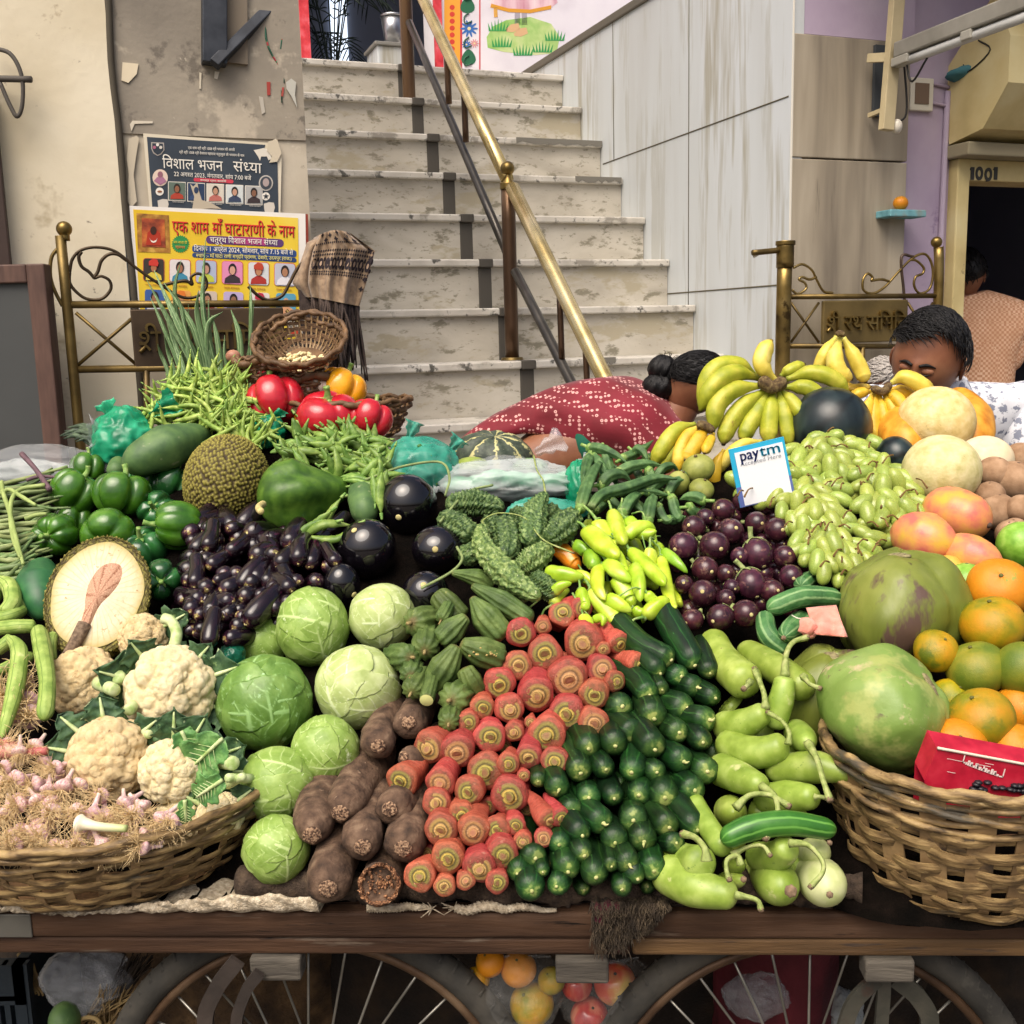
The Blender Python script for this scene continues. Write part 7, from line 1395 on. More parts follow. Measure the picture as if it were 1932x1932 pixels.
ORL=[(1885,1110,60,50,orao,'topmost orange, orange with green patches, at the right edge'),(1872,1180,60,54,oran,'mottled yellow orange directly under the topmost one'),(1843,1262,57,50,orgr,'greenest orange in the middle of the fruit basket'),(1850,1356,62,55,oran,'golden orange above the red carton'),(1766,1228,42,38,oran,'small golden orange touching both big coconuts'),(1812,1180,36,38,oran,'dull orange half hidden behind the mottled one'),(1928,1262,50,54,orgr,'green orange cut by the right edge of the picture'),(1806,1408,55,42,orao,'bright orange low behind the red carton edge'),(1915,1412,48,46,orao,'bright orange behind the carton at the far right'),(1920,1340,46,50,orao,'shaded orange between golden and green ones'),(1790,1322,40,44,oran,'shaded orange behind the front coconut'),(1880,1440,46,40,orao,'orange sunk behind the red carton')]
for i,(u,v,rx,ry,m,lab)in enumerate(ORL):ball('orange',u,v,rx,ry,m,lab,'orange','oranges in the fruit basket',dy=(-.06 if i<9 and i not in(5,)else-.0)+.012*(i%3),axis=(jit(.5),-.5+jit(.4),.9),fn=flat_,mark=(1,.07,'#5a5a2a'))
guav=M('green_guava_skin',['#5a8a24','#79a83a','#98bf58'],scale=9,rough=.35,bump=.15,bscale=90,spots=[('#b08a6a',7,.72)])
ball('guava',1822,1104,42,42,guav,'smooth green guava beside the big coconut','guava',dy=-.02,mark=(1,.1,'#5a6a3a'));ball('guava',1926,1028,44,44,guav,'bright green guava cut by the right edge','guava',dy=-.03);ball('guava',1932,1118,32,32,guav,'green guava behind the topmost orange','guava',dy=.02)
coco=M('green_coconut_husk',['#555f22','#6d7730','#858c44'],scale=2,rough=.4,bump=.2,bscale=40,stretch=(1,1,.35),detail=7,spots=[('#56433a',2.2,.56),('#3a2e24',9,.66),('#b0a67a',5,.72)])
cocl=M('pale_coconut_husk',['#5a7430','#6f8a40','#859a54'],scale=2,rough=.4,bump=.2,bscale=40,detail=6,spots=[('#b8a684',2.6,.60),('#5a4a3c',4,.62),('#4a4030',12,.65),('#96a05a',1.5,.55)])
cfn=lambda a,b:(1+.10*abs(math.cos(1.5*a))**.7*math.sin(b)+.03*math.cos(3*a)*math.sin(b)+.03*math.sin(2*a+1)*math.sin(b))*(1-.10*math.exp(-(b/.3)**2))*(1-.17*math.cos(b)+.05*math.sin(2*b+a))*(1+.012*math.sin(5*a+3*b))
def coconut(u,v,rx,ry,m,lab,ax,dy):
 sd=Vector((u*.01,v*.01,0));o=ball('coconut',u,v,rx*1.04,ry*1.04,m,lab,'coconut','green coconuts',dy=dy,axis=ax,fn=lambda a,b:cfn(a,b)*(1+.10*NZ.noise(Vector((math.sin(b)*math.cos(a)*1.5,math.sin(b)*math.sin(a)*1.5,math.cos(b)*1.5))+sd)+.012*NZ.noise(Vector((math.sin(b)*math.cos(a)*5,math.sin(b)*math.sin(a)*5,math.cos(b)*5))+sd)),nu=96,nv=64);p=S(u,v,dy);k=px(p,1);z=Vector(ax).normalized();q=p+z*ry*k*.74
 g=G();g.add(*blob(q+z*ry*k*.03,rx*k*.24,rx*k*.24,rx*k*.05,24,8,fn=lambda a,b:1+.2*math.sin(3*a)+.08*math.sin(9*a),M=basis(z)));g.mk('husk_cap',M('coconut_cap',['#5a5038','#7d7454','#9a9068'],scale=30,rough=.9,bump=.6)if 'coconut_cap' not in bpy.data.materials else bpy.data.materials['coconut_cap'],o)
coconut(1700,1135,107,112,coco,'big brownish green coconut under the grapes',(0.0,.15,1),-.02)
coconut(1556,1300,78,96,coco,'brown shaded coconut below the pink cloth',(.1,-.2,1),.05)
coconut(1683,1330,112,102,cocl,'front pale green coconut with tan scars',(.85,-.25,.55),-.06)
mang=M('blush_mango_skin',['#c9a23f','#d08a55','#c4665a'],scale=5,rough=.35,bump=.1,bscale=120,contrast=(.32,.66),spots=[('#8a5a3c',40,.68),('#b58a4a',6,.62)])
def mango(pts,rad,lab,tip,mat=mang):
 q=[S(u,v,d)for u,v,d in pts];k=px(q[0],1);g=G();g.sweep(q,[r*k for r in rad],n=30,m=14,cap=(.36,.3));o=g.mk('mango',mat);tag(o,lab,'mango','ripe mangoes')
 g=G();e=(q[-1]-q[-2]).normalized();g.add(*blob(q[-1]-e*.004+(CAM-q[-1]).normalized()*.003,.008,.008,.006,10,6));g.mk('stem_scar',P('#4a3a30',.8),o)
mango([(1748,948,0),(1808,971,-.02),(1868,992,-.03)],[44,48,38],'uppermost blush mango below the sapotas',1)
mango([(1688,1000,.0),(1750,1018,-.03),(1806,1030,-.05)],[44,50,26],'mango with a yellow tip under the grapes',1)
mango([(1775,1034,.0),(1835,1050,-.02),(1892,1068,-.03)],[38,40,24],'lower mango behind the green guava',1)
mango([(1770,1066,.0),(1790,1076,-.01),(1810,1088,-.0)],[24,28,20],'yellow mango peeking above the big coconut',1,M('yellow_mango_skin',['#c9a040','#d9b25a'],scale=5,rough=.4))
sap=M('sapota_skin',['#7d5f45','#94765a','#a8896c'],scale=8,rough=.85,rand=.08,bump=.2,bscale=160,detail=6)
for i,(u,v,r,lab)in enumerate(((1876,893,33,'sapota touching the white melon behind'),(1912,908,40,'large sapota at the right edge, top of its pile'),(1880,966,38,'sapota just right of the uppermost mango'),(1928,962,30,'sapota cut by the right edge beside a mango'),(1906,1008,28,'sapota low above the cane rim'),(1925,864,30,'sapota behind the large one at the right edge'),(1868,935,28,'shaded sapota between three others'),(1915,1000,24,'shaded sapota beside the green guava'))):
 ball('sapota',u,v,r,r*.96,sap,lab,'sapota','brown sapotas',dy=.02*(i%3),axis=(jit(.4),-.3,1),mark=(1,.09,'#5a4636'))
mel=M('cream_melon_rind',['#c4a964','#d4bd80','#decb98'],scale=10,rough=.6,bump=.3,bscale=90,detail=6,spots=[('#a8935a',14,.64),('#8f7a4a',40,.66)])
melg=M('greenish_melon_rind',['#b0a86c','#c6bd88','#d2c89a'],scale=10,rough=.6,bump=.3,bscale=90,detail=6,spots=[('#8f8a58',12,.68)])
ball('melon',1765,797,72,68,mel,'top cream melon in front of the yellow ones','melon','cream muskmelons',dy=-.0,mark=(.0,.05,'#8a7a50'));ball('melon',1776,890,72,70,melg,'greenish cream melon right of the grapes','melon','cream muskmelons',dy=-.04,axis=(.15,0,1));ball('melon',1858,868,52,46,M('white_melon_rind',['#d0bd95','#dccdae'],scale=8,rough=.6),'pale melon behind the sapotas','melon','cream muskmelons',dy=.04)
ymel=M('ripe_papaya_skin',['#b5701a','#cc8c28','#d8a03c'],scale=7,rough=.45,detail=6,spots=[('#7d7a2c',12,.66)],contrast=(.32,.7))
for pts,lab in(([(1705,770,.10),(1700,810,.07),(1715,860,.07)],'ripe yellow papaya left behind the top melon'),([(1790,745,.08),(1825,790,.07),(1835,850,.09)],'ripe orange papaya right behind the top melon')):
 q=[S(*p)for p in pts];k=px(q[0],1);g=G();g.sweep(q,[30*k,44*k,36*k],n=30,m=14,cap=(.25,.25),mod=lambda a,t:1+.03*math.cos(5*a));o=g.mk('ripe_papaya',ymel);tag(o,lab,'papaya','ripe papayas');g=G();g.sweep([q[0]+(q[0]-q[1]).normalized()*.0,q[0]+(q[0]-q[1]).normalized()*.02],[9*k,8*k],n=10);g.mk('stem',P('#9a8a6a',.8),o)
wm=M('dark_watermelon_rind',['#141d20','#1e2a2c','#2b3a3a'],scale=5,rough=.32,stretch=(1,1,.3),coat=.1,stripes=('#101718',6,.3,1),spots=[('#3a4c4c',9,.7)],detail=5)
ball('watermelon',1567,806,77,75,wm,'large dark watermelon between bananas and grapes','watermelon',dy=.02,axis=(.5,-.3,.8));ball('watermelon',1690,862,40,36,wm,'small dark watermelon behind the grapes and melons','watermelon',dy=.06,axis=(1,0,.3))
gvp=M('pear_guava_skin',['#6a7030','#868c42','#a0a25a'],scale=7,rough=.5,bump=.2,bscale=60,spots=[('#5a4a2c',12,.68)])
pf=lambda a,b:1-.12*math.cos(b)
for x,y,rx,ry,lab in((470,915,31,26,'upper olive green guava among the ripe bananas'),(495,1052,24,20,'lower guava next to the payment sign'),(345,1010,22,24,'guava half hidden at the okra heap')):
 u,v=A4(x,y);ball('guava',u,v,rx,ry,gvp,lab,'guava',dy=-.0,axis=(jit(.6),-.4,1),fn=pf,mark=(1,.12,'#5a4f34'))
 # pumpkin
pk=M('striped_pumpkin_rind',['#2b352c','#3a4438','#4c5646'],scale=18,rough=.5,stripes=('#b5b07a',9,.72,.95),spots=[('#8f9470',40,.64)])
u,v=930,862;p=aty(u,v,2.62);k=px(p,1);g=G();g.add(*blob(p,76*k,60*k,48*k,60,30,fn=lambda a,b:(1+.025*math.cos(9*a))*(1-.12*math.exp(-(b/.3)**2)),M=basis((.1,-.35,.95))));o=g.mk('pumpkin',pk);tag(o,'dark green pumpkin with pale streaks in front of the red sari','pumpkin')
# ---- bananas
ban_m=M('green_yellow_banana',['#7f8a1e','#a0a42c','#bdb544'],scale=6,rough=.45,rand=.06,bump=.12,bscale=70,spots=[('#3a2c18',9,.73),('#8a7a2c',5,.66)],detail=6,tramp=[(0,'#6a7a30',.5),(.15,'#8f9a30',.2),(.9,'#9aa02c',0),(.97,'#4a3a24',.9),(1,'#2a2018',1)])
bay_m=M('ripe_banana_skin',['#b08a1c','#c9a428','#d8bc50'],scale=6,rough=.45,bump=.12,bscale=70,spots=[('#3a2a18',11,.66),('#8a6a20',5,.64)],detail=6,tramp=[(0,'#8a8a34',.4),(.12,'#c0a030',.1),(.92,'#c9a428',0),(.98,'#4a3620',.9),(1,'#2a2018',1)])
bal_m=M('yellow_banana_skin',['#b9a23a','#cfbb4c','#dccb70'],scale=6,rough=.45,bump=.12,bscale=70,spots=[('#6a5424',9,.7)],detail=6,tramp=[(0,'#8f9a44',.5),(.2,'#b9b040',.2),(.92,'#cfbb4c',0),(.98,'#5a4428',.9),(1,'#2a2018',1)])
five=lambda a,t:1-.075*abs(math.sin(2.5*a))
def hand(name,lab,W,crown,cr_r,L,mat,y,kk,grp='banana hands'):
 c=aty(*W(*crown[:2]),y);root=empty(name,c,lab,'bananas',grp);k=px(c,kk)
 for i,b in enumerate(L):
  pts,r=b[0],b[1];m=b[2]if len(b)>2 else mat;n_=len(pts)
  P3=[aty(*W(q[0],q[1]),y+(q[2]if len(q)>2 else-.05*j/(n_-1)))for j,q in enumerate(pts)]
  g=G();prof=lambda t,r=r:r*k*float(np.interp(t,[0,.06,.14,.26,.5,.8,.92,.965,1],[.34,.34,.5,.86,1,.92,.55,.26,.2]));g.sweep(P3,prof,n=20,m=30,mod=five);g.mk('banana',m,root)
 g=G();g.sweep([aty(*W(*q),y-.015)for q in crown[2]],[cr_r*k,cr_r*1.25*k,cr_r*k],n=12,m=10,cap=(.15,.15),mod=lambda a,t:1+.1*math.sin(4*a+t*9));g.mk('crown',M('banana_crown',['#3a2c1c','#5c4a30','#7a6a44'],scale=30,rough=.9,bump=.6)if 'banana_crown' not in bpy.data.materials else bpy.data.materials['banana_crown'],root)
 return root
hand('banana_hand','largest hand of greenish bananas fanning out above the sign',A4,(950,385,[(865,345),(945,400),(1040,355)]),38,[([(850,335,.06),(720,260,.05),(560,300,.03),(470,520,.02)],66),([(870,345,.03),(700,310,.0),(560,400,-.02),(480,560,-.02)],66),([(880,390),(700,420),(590,520),(565,690)],66),([(900,420),(760,520),(660,660),(632,775)],62),([(925,425),(850,560),(790,660),(755,760)],60),([(955,430),(930,590),(925,780)],64),([(990,430),(1030,590),(1062,790)],56),([(1010,425),(1090,510),(1150,600)],48),([(1030,400,.02),(1180,410,.01),(1290,500,.0)],56),([(1040,350,.05),(1200,310,.04),(1340,350,.03),(1440,450,.03)],60),([(975,365,.0),(885,270,-.0),(890,180,.01),(945,95,.02)],62,bal_m),([(1000,330,.08),(1070,290,.08),(1160,250,.09)],46)],ban_m,2.42,.293)
C4t=lambda x,y:(1320.8+.4394*x,.4394*y)
hand('banana_hand','yellow banana hand standing upright under the brass name plate',C4t,(600,1440,[(585,1440),(600,1430),(618,1440)]),11,[([(585,1445,.03),(530,1530,.02),(500,1610,.02)],32),([(600,1450,.0),(580,1540,-.02),(600,1600,-.03),(655,1630,-.03)],42),([(615,1450,.01),(660,1530,-.0),(695,1600,-.01),(712,1645,-.02)],36),([(600,1600,.05),(640,1670,.03),(740,1660,.02)],28,bay_m),([(560,1600,.05),(620,1690,.04),(700,1700,.04)],24,bay_m)],bal_m,2.50,.4394)
hand('banana_hand','yellow banana hand hanging down behind the watermelon',C4t,(780,1670,[(735,1665),(785,1680),(820,1645)]),15,[([(820,1645,.0),(880,1620,-.01),(960,1660,-.02),(985,1690,-.0)],36,bal_m),([(800,1680),(850,1720),(890,1790)],34),([(790,1690),(830,1760),(850,1840)],32),([(770,1695),(790,1790),(815,1870)],30),([(755,1690),(745,1800),(755,1900)],32),([(740,1690),(710,1780),(690,1870)],30),([(735,1680,.02),(680,1690,.01),(640,1720,.02)],26),([(810,1670,.03),(880,1690,.02),(930,1730,.03)],34)],bay_m,2.46,.4394)
hand('banana_hand','ripe spotted bananas at the left foot of the big hand',A4,(520,650,[(460,640),(520,650),(570,690)]),24,[([(450,640,.02),(330,680,.0),(240,790,-.02),(175,920,-.02)],58,ban_m),([(480,650),(400,720),(350,830),(345,950)],50),([(530,660),(470,740),(410,830),(385,880)],62),([(570,700),(540,760),(510,830)],38),([(640,800,.0),(590,900,.0),(575,1010,.0),(590,1110,.01)],44),([(880,750,.02),(760,770,.0),(660,850,.0),(600,960,.01)],44,bal_m),([(430,700,.06),(300,860,.06),(250,960,.06)],50,ban_m)],bay_m,2.30,.293)
# ---- grapes
gr_m=M('green_grape_skin',unit=True,cols=['#7f9236','#98a94a','#b2bf6a'],scale=16,rough=.28,rand=.12,hue=.012,sss=.35,coat=.2,trans=.12,tramp=[(0,'#a3ae5c',.5),(.1,'#96a84e',.2),(1,'#86983e',0)])
gst=M('grape_stalk',['#4a3318','#6d4f28','#86703c'],scale=30,rough=.8)
g=G();g.sweep([Vector((0,0,-1)),Vector((.08,0,0)),Vector((0,0,1))],[.56,.62,.58],n=16,m=8,cap=(.38,.38));gb_=proto(g.mk('berry',gr_m,org=O0))
def bunch(lab,poly,n,c0,dys,seed):
 rnd=random.Random(seed);c=S(*c0,.0);root=empty('grape_bunch',c,lab,'grapes','green grape bunches');pts=[];tries=0
 while len(pts)<n and tries<9000:
  tries+=1;u,v=heap_pt(poly);lay=rnd.random()
  if all((u-a)**2+(v-b)**2>(22 if tries<6000 else 18)**2 for a,b,_ in pts):pts.append((u,v,lay))
 for i,(u,v,lay)in enumerate(pts):
  f=math.hypot((u-c0[0])/110,(v-c0[1])/110);p=S(u,v,dys[0]+(dys[1]-dys[0])*min(1,f)+.025*lay);k=px(p,1)
  a=math.atan2(-(v-c0[1]+40),(u-c0[0]))+rnd.uniform(-.6,.6);z=cr*math.cos(a)+cu*math.sin(a)-cf*rnd.uniform(-.1,.9);o=gb_.copy();COL.objects.link(o);o.parent=root;o.location=p-c;s=k*rnd.uniform(23,29);o.scale=(s*.92,s*.92,s);o.rotation_euler=basis(z).to_euler()
 for i in range(14):
  u,v,_=rnd.choice(pts);q=S(u,v,dys[0]+.005);e=S(u+rnd.uniform(-22,22),v+rnd.uniform(-18,18),dys[0]-.002);g=G();g.sweep([q,q.lerp(e,.5)+cu*.006,e],[.0018,.0014,.0022],n=5,m=5);g.mk('stalk',gst,root)
bunch('upper grape bunch beside the watermelon, brown stalks showing',[(1440,850),(1500,840),(1565,815),(1590,800),(1640,825),(1660,880),(1620,910),(1540,920),(1470,910)],72,(1555,865),(-.06,.02),1)
bunch('right grape bunch touching the greenish melon',[(1620,880),(1670,870),(1715,890),(1755,920),(1745,960),(1700,985),(1640,975),(1600,930)],58,(1660,925),(-.075,.01),2)
bunch('left grape bunch spilling over the payment sign',[(1375,915),(1440,880),(1540,900),(1600,930),(1590,980),(1530,1000),(1480,985),(1440,940),(1400,925)],66,(1530,945),(-.075,-.01),3)
bunch('lowest grape bunch hanging between round eggplants and coconut',[(1490,985),(1560,990),(1640,985),(1690,1000),(1650,1050),(1610,1100),(1550,1090),(1500,1040)],70,(1565,1030),(-.06,.01),4)
# ---- payment sign
sg_c=[aty(*A4(x,y),2.08)for x,y in((678,808),(1016,728),(1000,1120),(640,1160))]
sg=empty('payment_sign',sg_c[3],'white and blue paytm card standing in the guavas','sign')
xA=(sg_c[1]-sg_c[0]).normalized();W_s=(sg_c[1]-sg_c[0]).length;yA=(sg_c[3]-sg_c[0]);H_s=yA.length*1.05;yA.normalize();nA=yA.cross(xA).normalized()
if nA.dot(CAM-sg_c[0])<0:nA=-nA
yA=xA.cross(nA)if xA.cross(nA).dot(sg_c[3]-sg_c[0])>0 else-xA.cross(nA)
def sp(x,y,o=0.0):return sg_c[0]+xA*(x*W_s)+yA*(y*H_s)+nA*o
def scard(x0,x1,y0,y1,o,mat,nm,par,th=.004):
 g=G();a=[sp(x0,y0,o),sp(x1,y0,o),sp(x1,y1,o),sp(x0,y1,o)];b=[q-nA*th for q in a];g.add(a+b,[(0,1,2,3),(7,6,5,4),(0,4,5,1),(1,5,6,2),(2,6,7,3),(3,7,4,0)]);return g.mk(nm,mat,par,smooth=False)
bd_=scard(-.03,1.02,-.02,1.02,0,P('#2fa8d0',.35),'blue_card',sg);scard(-.028,1.018,.66,1.018,.0008,P('#5a6aa8',.35),'lower_band',sg,.0005);scard(.06,.97,.06,1.0,.0018,P('#e6e8ec',.35),'white_panel',sg,.0006)
lettering('pay',sp(.14,.22,.003),sp(.50,.22,.003),H_s*.27,P('#1f2f6a',.4),sg,nA,name='lettering');lettering('tm',sp(.52,.22,.003),sp(.90,.22,.003),H_s*.27,P('#2fa8d0',.4),sg,nA,name='lettering')
for d in(.0006,-.0006):lettering('pay',sp(.14,.22,.0033)+xA*d,sp(.50,.22,.0033)+xA*d,H_s*.27,P('#1f2f6a',.4),sg,nA);lettering('tm',sp(.52,.22,.0033)+xA*d,sp(.90,.22,.0033)+xA*d,H_s*.27,P('#2fa8d0',.4),sg,nA)
lettering('Accepted Here',sp(.12,.31,.003),sp(.90,.31,.003),H_s*.10,P('#8a8f98',.4),sg,nA)
# ---- red carton in the fruit basket
cq=[(1768,1412),(1960,1448),(1960,1490),(1744,1473)];cp=[aty(u,v,1.335)for u,v in cq];rc=empty('red_carton',cp[3],'red fruit carton with white print standing in the basket rim','carton')
redc=M('red_carton_print',['#8f1226','#a81a30','#b52a3c'],scale=8,rough=.4,spots=[('#c9b9b0',30,.74)])
g=G();bk_=[q+Vector((.0,.035,.012))for q in cp];lo=[q+Vector((0,0,-.05))for q in(cp[2],cp[3])];lob=[q+Vector((0,.035,0))for q in lo];g.add(cp+bk_+lo+lob,[(3,2,1,0),(0,1,5,4),(4,7,3,0),(3,9,8,2),(1,2,6,5),(7,6,10,11)]);g.mk('carton_side',redc,rc,smooth=False)
g=G();g.sweep([cp[0]+Vector((0,-.001,.001)),cp[1]+Vector((0,-.001,.001))],[.002,.002],n=5);g.mk('torn_edge',P('#c9bfae',.9),rc)
nC=-(cp[2]-cp[3]).cross(cp[0]-cp[3]).normalized();nC=nC if nC.dot(CAM-cp[0])>0 else-nC
def c3(x,y,o=.002):a=cp[0].lerp(cp[1],x);b=cp[3].lerp(cp[2],x);return a.lerp(b,y)+nC*o
g=G();xC=(cp[1]-cp[0]).normalized();yC=nC.cross(xC)
def mark(x,y,w_,h):q=c3(x,y,.0012);g.add([q,q+xC*w_,q+xC*w_+yC*h,q+yC*h],[(0,1,2,3)])
mark(.27,.30,.0016,.011);mark(.27,.30,.005,.002);mark(.66,.62,.0016,.012);mark(.63,.62,.006,.002)
for i in range(17):mark(.30+i*.019,.34+i*.016,.0022+.0012*(i%3),.0030+.0014*(i*7%4))
for a_,b_,w_ in((.12,.25,.03),(.40,.28,.02),(.16,.65,.012),(.48,.20,.012)):mark(a_,b_,w_,.0007)
g.mk('worn_print',P('#d6c6c0',.5),rc,smooth=False)
g=G()
for i in range(26):g.add(*blob(c3(.42+random.random()*.55,.80+random.random()*.35-.1*0,.0025),.006,.006,.003,8,5))
g.mk('printed_berries',P('#1d1a20',.4),rc)
# ---- garlic: pink bulbs with root beards
gar_m=M('pink_garlic_skin',unit=True,cols=['#a06a74','#c49c9e','#dcc8be'],scale=8,rough=.55,rand=.14,hue=.02,stretch=(1,1,.3),stripes=('#d2b8b0',10,.4,1),detail=5,tramp=[(0,'#b9a08a',.6),(.2,'#a8707c',0),(.8,'#c9b0a8',.3),(1,'#cfc0ae',.8)])
root_m=M('garlic_roots',unit=True,cols=['#b89a66','#d2b888','#e6d2aa'],scale=40,rough=.9)
gars=[]
for i in range(4):
 rnd=random.Random(i+40);g=G();g.sweep([Vector((0,0,-.7)),Vector((0,0,0)),Vector((.1,0,.8)),Vector((.3,.1,2.0))],lambda t:float(np.interp(t,[0,.05,.16,.3,.45,.6,.8,1],[.2,.62,.95,1,.72,.36,.24,.2])),n=18,m=20,mod=lambda a,t:1+.05*math.cos(6*a));b=g.mk('garlic_bulb',gar_m,org=O0)
 g=G()
 for q in range(75):
  a=rnd.uniform(0,6.28);d=Vector((math.cos(a)*rnd.uniform(.1,1),math.sin(a)*rnd.uniform(.1,1),-1)).normalized();L=rnd.uniform(1.0,3.0);pts=[Vector((0,0,-.62))+Vector((math.cos(a)*.2,math.sin(a)*.2,0))]
  for s in range(4):d=(d+Vector((rnd.uniform(-.7,.7),rnd.uniform(-.7,.7),rnd.uniform(-.5,.6)))).normalized();pts.append(pts[-1]+d*L/4)
  g.sweep(pts,[.04,.035,.028,.018],n=4,m=9)
 g.mk('roots',root_m,b);gars.append(proto(b))
GPO=[(-10,1410),(60,1395),(130,1440),(170,1505),(240,1500),(300,1530),(340,1560),(330,1590),(250,1612),(120,1615),(-10,1605)]
its=[];random.seed(21)
GB=[(100,1130,56),(310,1500,46),(420,1500,48),(560,1480,50),(690,1470,46),(800,1500,46),(800,1430,40),(780,1280,52),(690,1260,46),(560,1220,44),(640,1490,44),(40,1300,48),(200,1240,44),(230,1440,40),(880,1460,36),(970,1400,40),(320,1060,40),(40,1060,44),(150,1420,44),(500,1330,40),(60,1450,44)]
for i,(x,y,r)in enumerate(GB):
 u,v=B1(x,y);p=S(u,v,-.05+jit(.01));k=px(p,.3418*r*1.05);z=Vector((jit(1),.3+random.random(),jit(.7)));o=place(gars[i%4],p,z,k);tag(o,'','garlic');its.append((o,u,v))
for i in range(42):
 u,v=heap_pt(GPO);p=S(u,v,-.045+jit(.018));k=px(p,random.uniform(15,20));z=Vector((jit(1),.6+random.random(),jit(.9)));o=place(gars[i%4],p,z,k);tag(o,'','garlic');its.append((o,u,v))
row_labels(its,'pink garlic bulb with roots','garlic heap','pink garlic bulbs with roots',17)
for i,(x,y)in enumerate(((100,640),(150,700),(60,760),(120,600),(170,780),(40,690))):
 u,v=B1(x,y);p=S(u,v,.0);o=place(gars[i%4],p,(jit(.5),1,jit(.5)),px(p,24));tag(o,'bearded garlic bulb behind the hanging sponge gourds','garlic','garlic bulbs behind the sponge gourds')
wg=M('white_spring_garlic',['#d2c9b0','#ded6c0','#c4cc9a'],scale=7,rough=.4,tramp=[(0,'#e0d8c4',.8),(.5,'#d6cfae',.6),(1,'#9aac62',.9)])
g=G();q=[S(*B1(x,y),-.085)for x,y in((415,1370),(470,1375),(560,1390),(700,1400))];k=px(q[0],.3418);g.sweep(q,lambda t:k*float(np.interp(t,[0,.06,.2,.34,.5,1],[14,44,52,34,26,20])),n=18,m=22);tag(g.mk('spring_garlic',wg),'white spring garlic stalk lying on the pink garlic','garlic')
pkm=M('pink_onion_shoot',['#a84a4c','#c4776f','#c9a890'],scale=6,rough=.5)
g=G();q=[S(*B1(x,y),-.05)for x,y in((-30,960),(60,965),(130,975),(260,970))];g.sweep(q,[.016,.014,.007,.006],n=12,m=14,cap=(.1,0));tag(g.mk('onion_shoot',pkm),'pink onion shoot at the left edge above the garlic','onion')
# nuts (peeled cloves) and bulbs in the small baskets
clv=M('peeled_clove',unit=True,cols=['#c4b078','#d8c898','#e2d6ae'],scale=10,rough=.5,rand=.08)
g=G();g.add(*blob((0,0,0),.55,.5,1,10,8,fn=lambda a,b:1-.15*math.cos(b)));cl_p=proto(g.mk('garlic_clove',clv,org=O0))
for i in range(110):
 a,r=random.uniform(0,6.28),math.sqrt(random.random());u=572+50*r*math.cos(a);v=686+17*r*math.sin(a);p=aty(u,v,2.555-(v-686)*.0016)+Vector((0,0,.006*random.random()));o=place(cl_p,p,(jit(1),jit(1),jit(.6)),px(p,6.2));tag(o,'small peeled cream garlic clove in the tilted round cane basket','garlic clove','peeled garlic cloves')
wb_=M('white_garlic_bulb',['#c4b8a4','#d8cfbe'],scale=9,rough=.6,stripes=('#b09a88',9,.5,1))
for i,(u,v)in enumerate(((562,722),(592,720),(578,730),(610,728))):ball('garlic_bulb',u,v,14,13,wb_,('left','middle','front','right')[i]+'most white garlic bulb under the tilted nut basket' if i!=1 and i!=2 else('upper' if i==1 else 'front')+' white garlic bulb of four under the tilted nut basket','garlic','white garlic bulbs',y=2.56)
for i,(u,v)in enumerate(((440,672),(500,690),(470,690))):ball('shallot',u,v,14,12,M('shallot_skin',['#8a5a48','#a87a64'],scale=9,rough=.5)if i==0 else bpy.data.materials['shallot_skin'],('brown shallot left of the leek leaves base','brown shallot in the small dark cane basket','brown shallot between leek leaves and small basket')[i],'shallot',y=2.6)
# ------------------------------------------------------------------ plastic bags
def film(name,col,alpha,rough=.25,spots=None):
 m=M(name,col,scale=4,rough=rough,bump=.5,bscale=14,alpha=alpha,detail=5);return m
f_clear=film('clear_film',['#b4b8bc','#cfd2d4'],.22,.16);f_white=film('milky_film',['#c0cac8','#dde3e2'],.42,.18);f_green=film('green_film',['#0a6a4a','#128a62','#3ab488'],.86);f_teal=film('teal_film',['#1f7a68','#3c9a84','#6ab8a4'],.72)
def crumple(c,rx,ry,rz,amp,fq,seed,M_=None,nu=90,nv=56):
 off=Vector((seed*7.3,seed*3.1,0))
 def fn(a,b):
  d=Vector((math.sin(b)*math.cos(a),math.sin(b)*math.sin(a),math.cos(b)))
  n0=NZ.noise(d*fq*.45+off);n1=abs(NZ.noise(d*fq*.8+off));n2=abs(NZ.noise(d*fq*1.9+off*1.7));return 1+amp*.8*n0-amp*.7*n1+amp*.30*n2
 return blob(c,rx,ry,rz,nu,nv,fn=fn,M=M_)
def ear(g,p,d,L,w,seed):
 d=Vector(d).normalized();s=d.cross(cf).normalized();V=[];
 for i in range(9):
  f=i/8;ww=w*(.25+.9*f)*(1+.2*math.sin(i*2+seed))
  for j in range(9):x=j/8*2-1;V.append(Vector(p)+d*L*f+s*ww*x+cf*(.35*w*math.sin(x*5+f*3+seed)))
 g.add(V,[(i*9+j,i*9+j+1,i*9+j+10,i*9+j+9)for i in range(8)for j in range(8)])
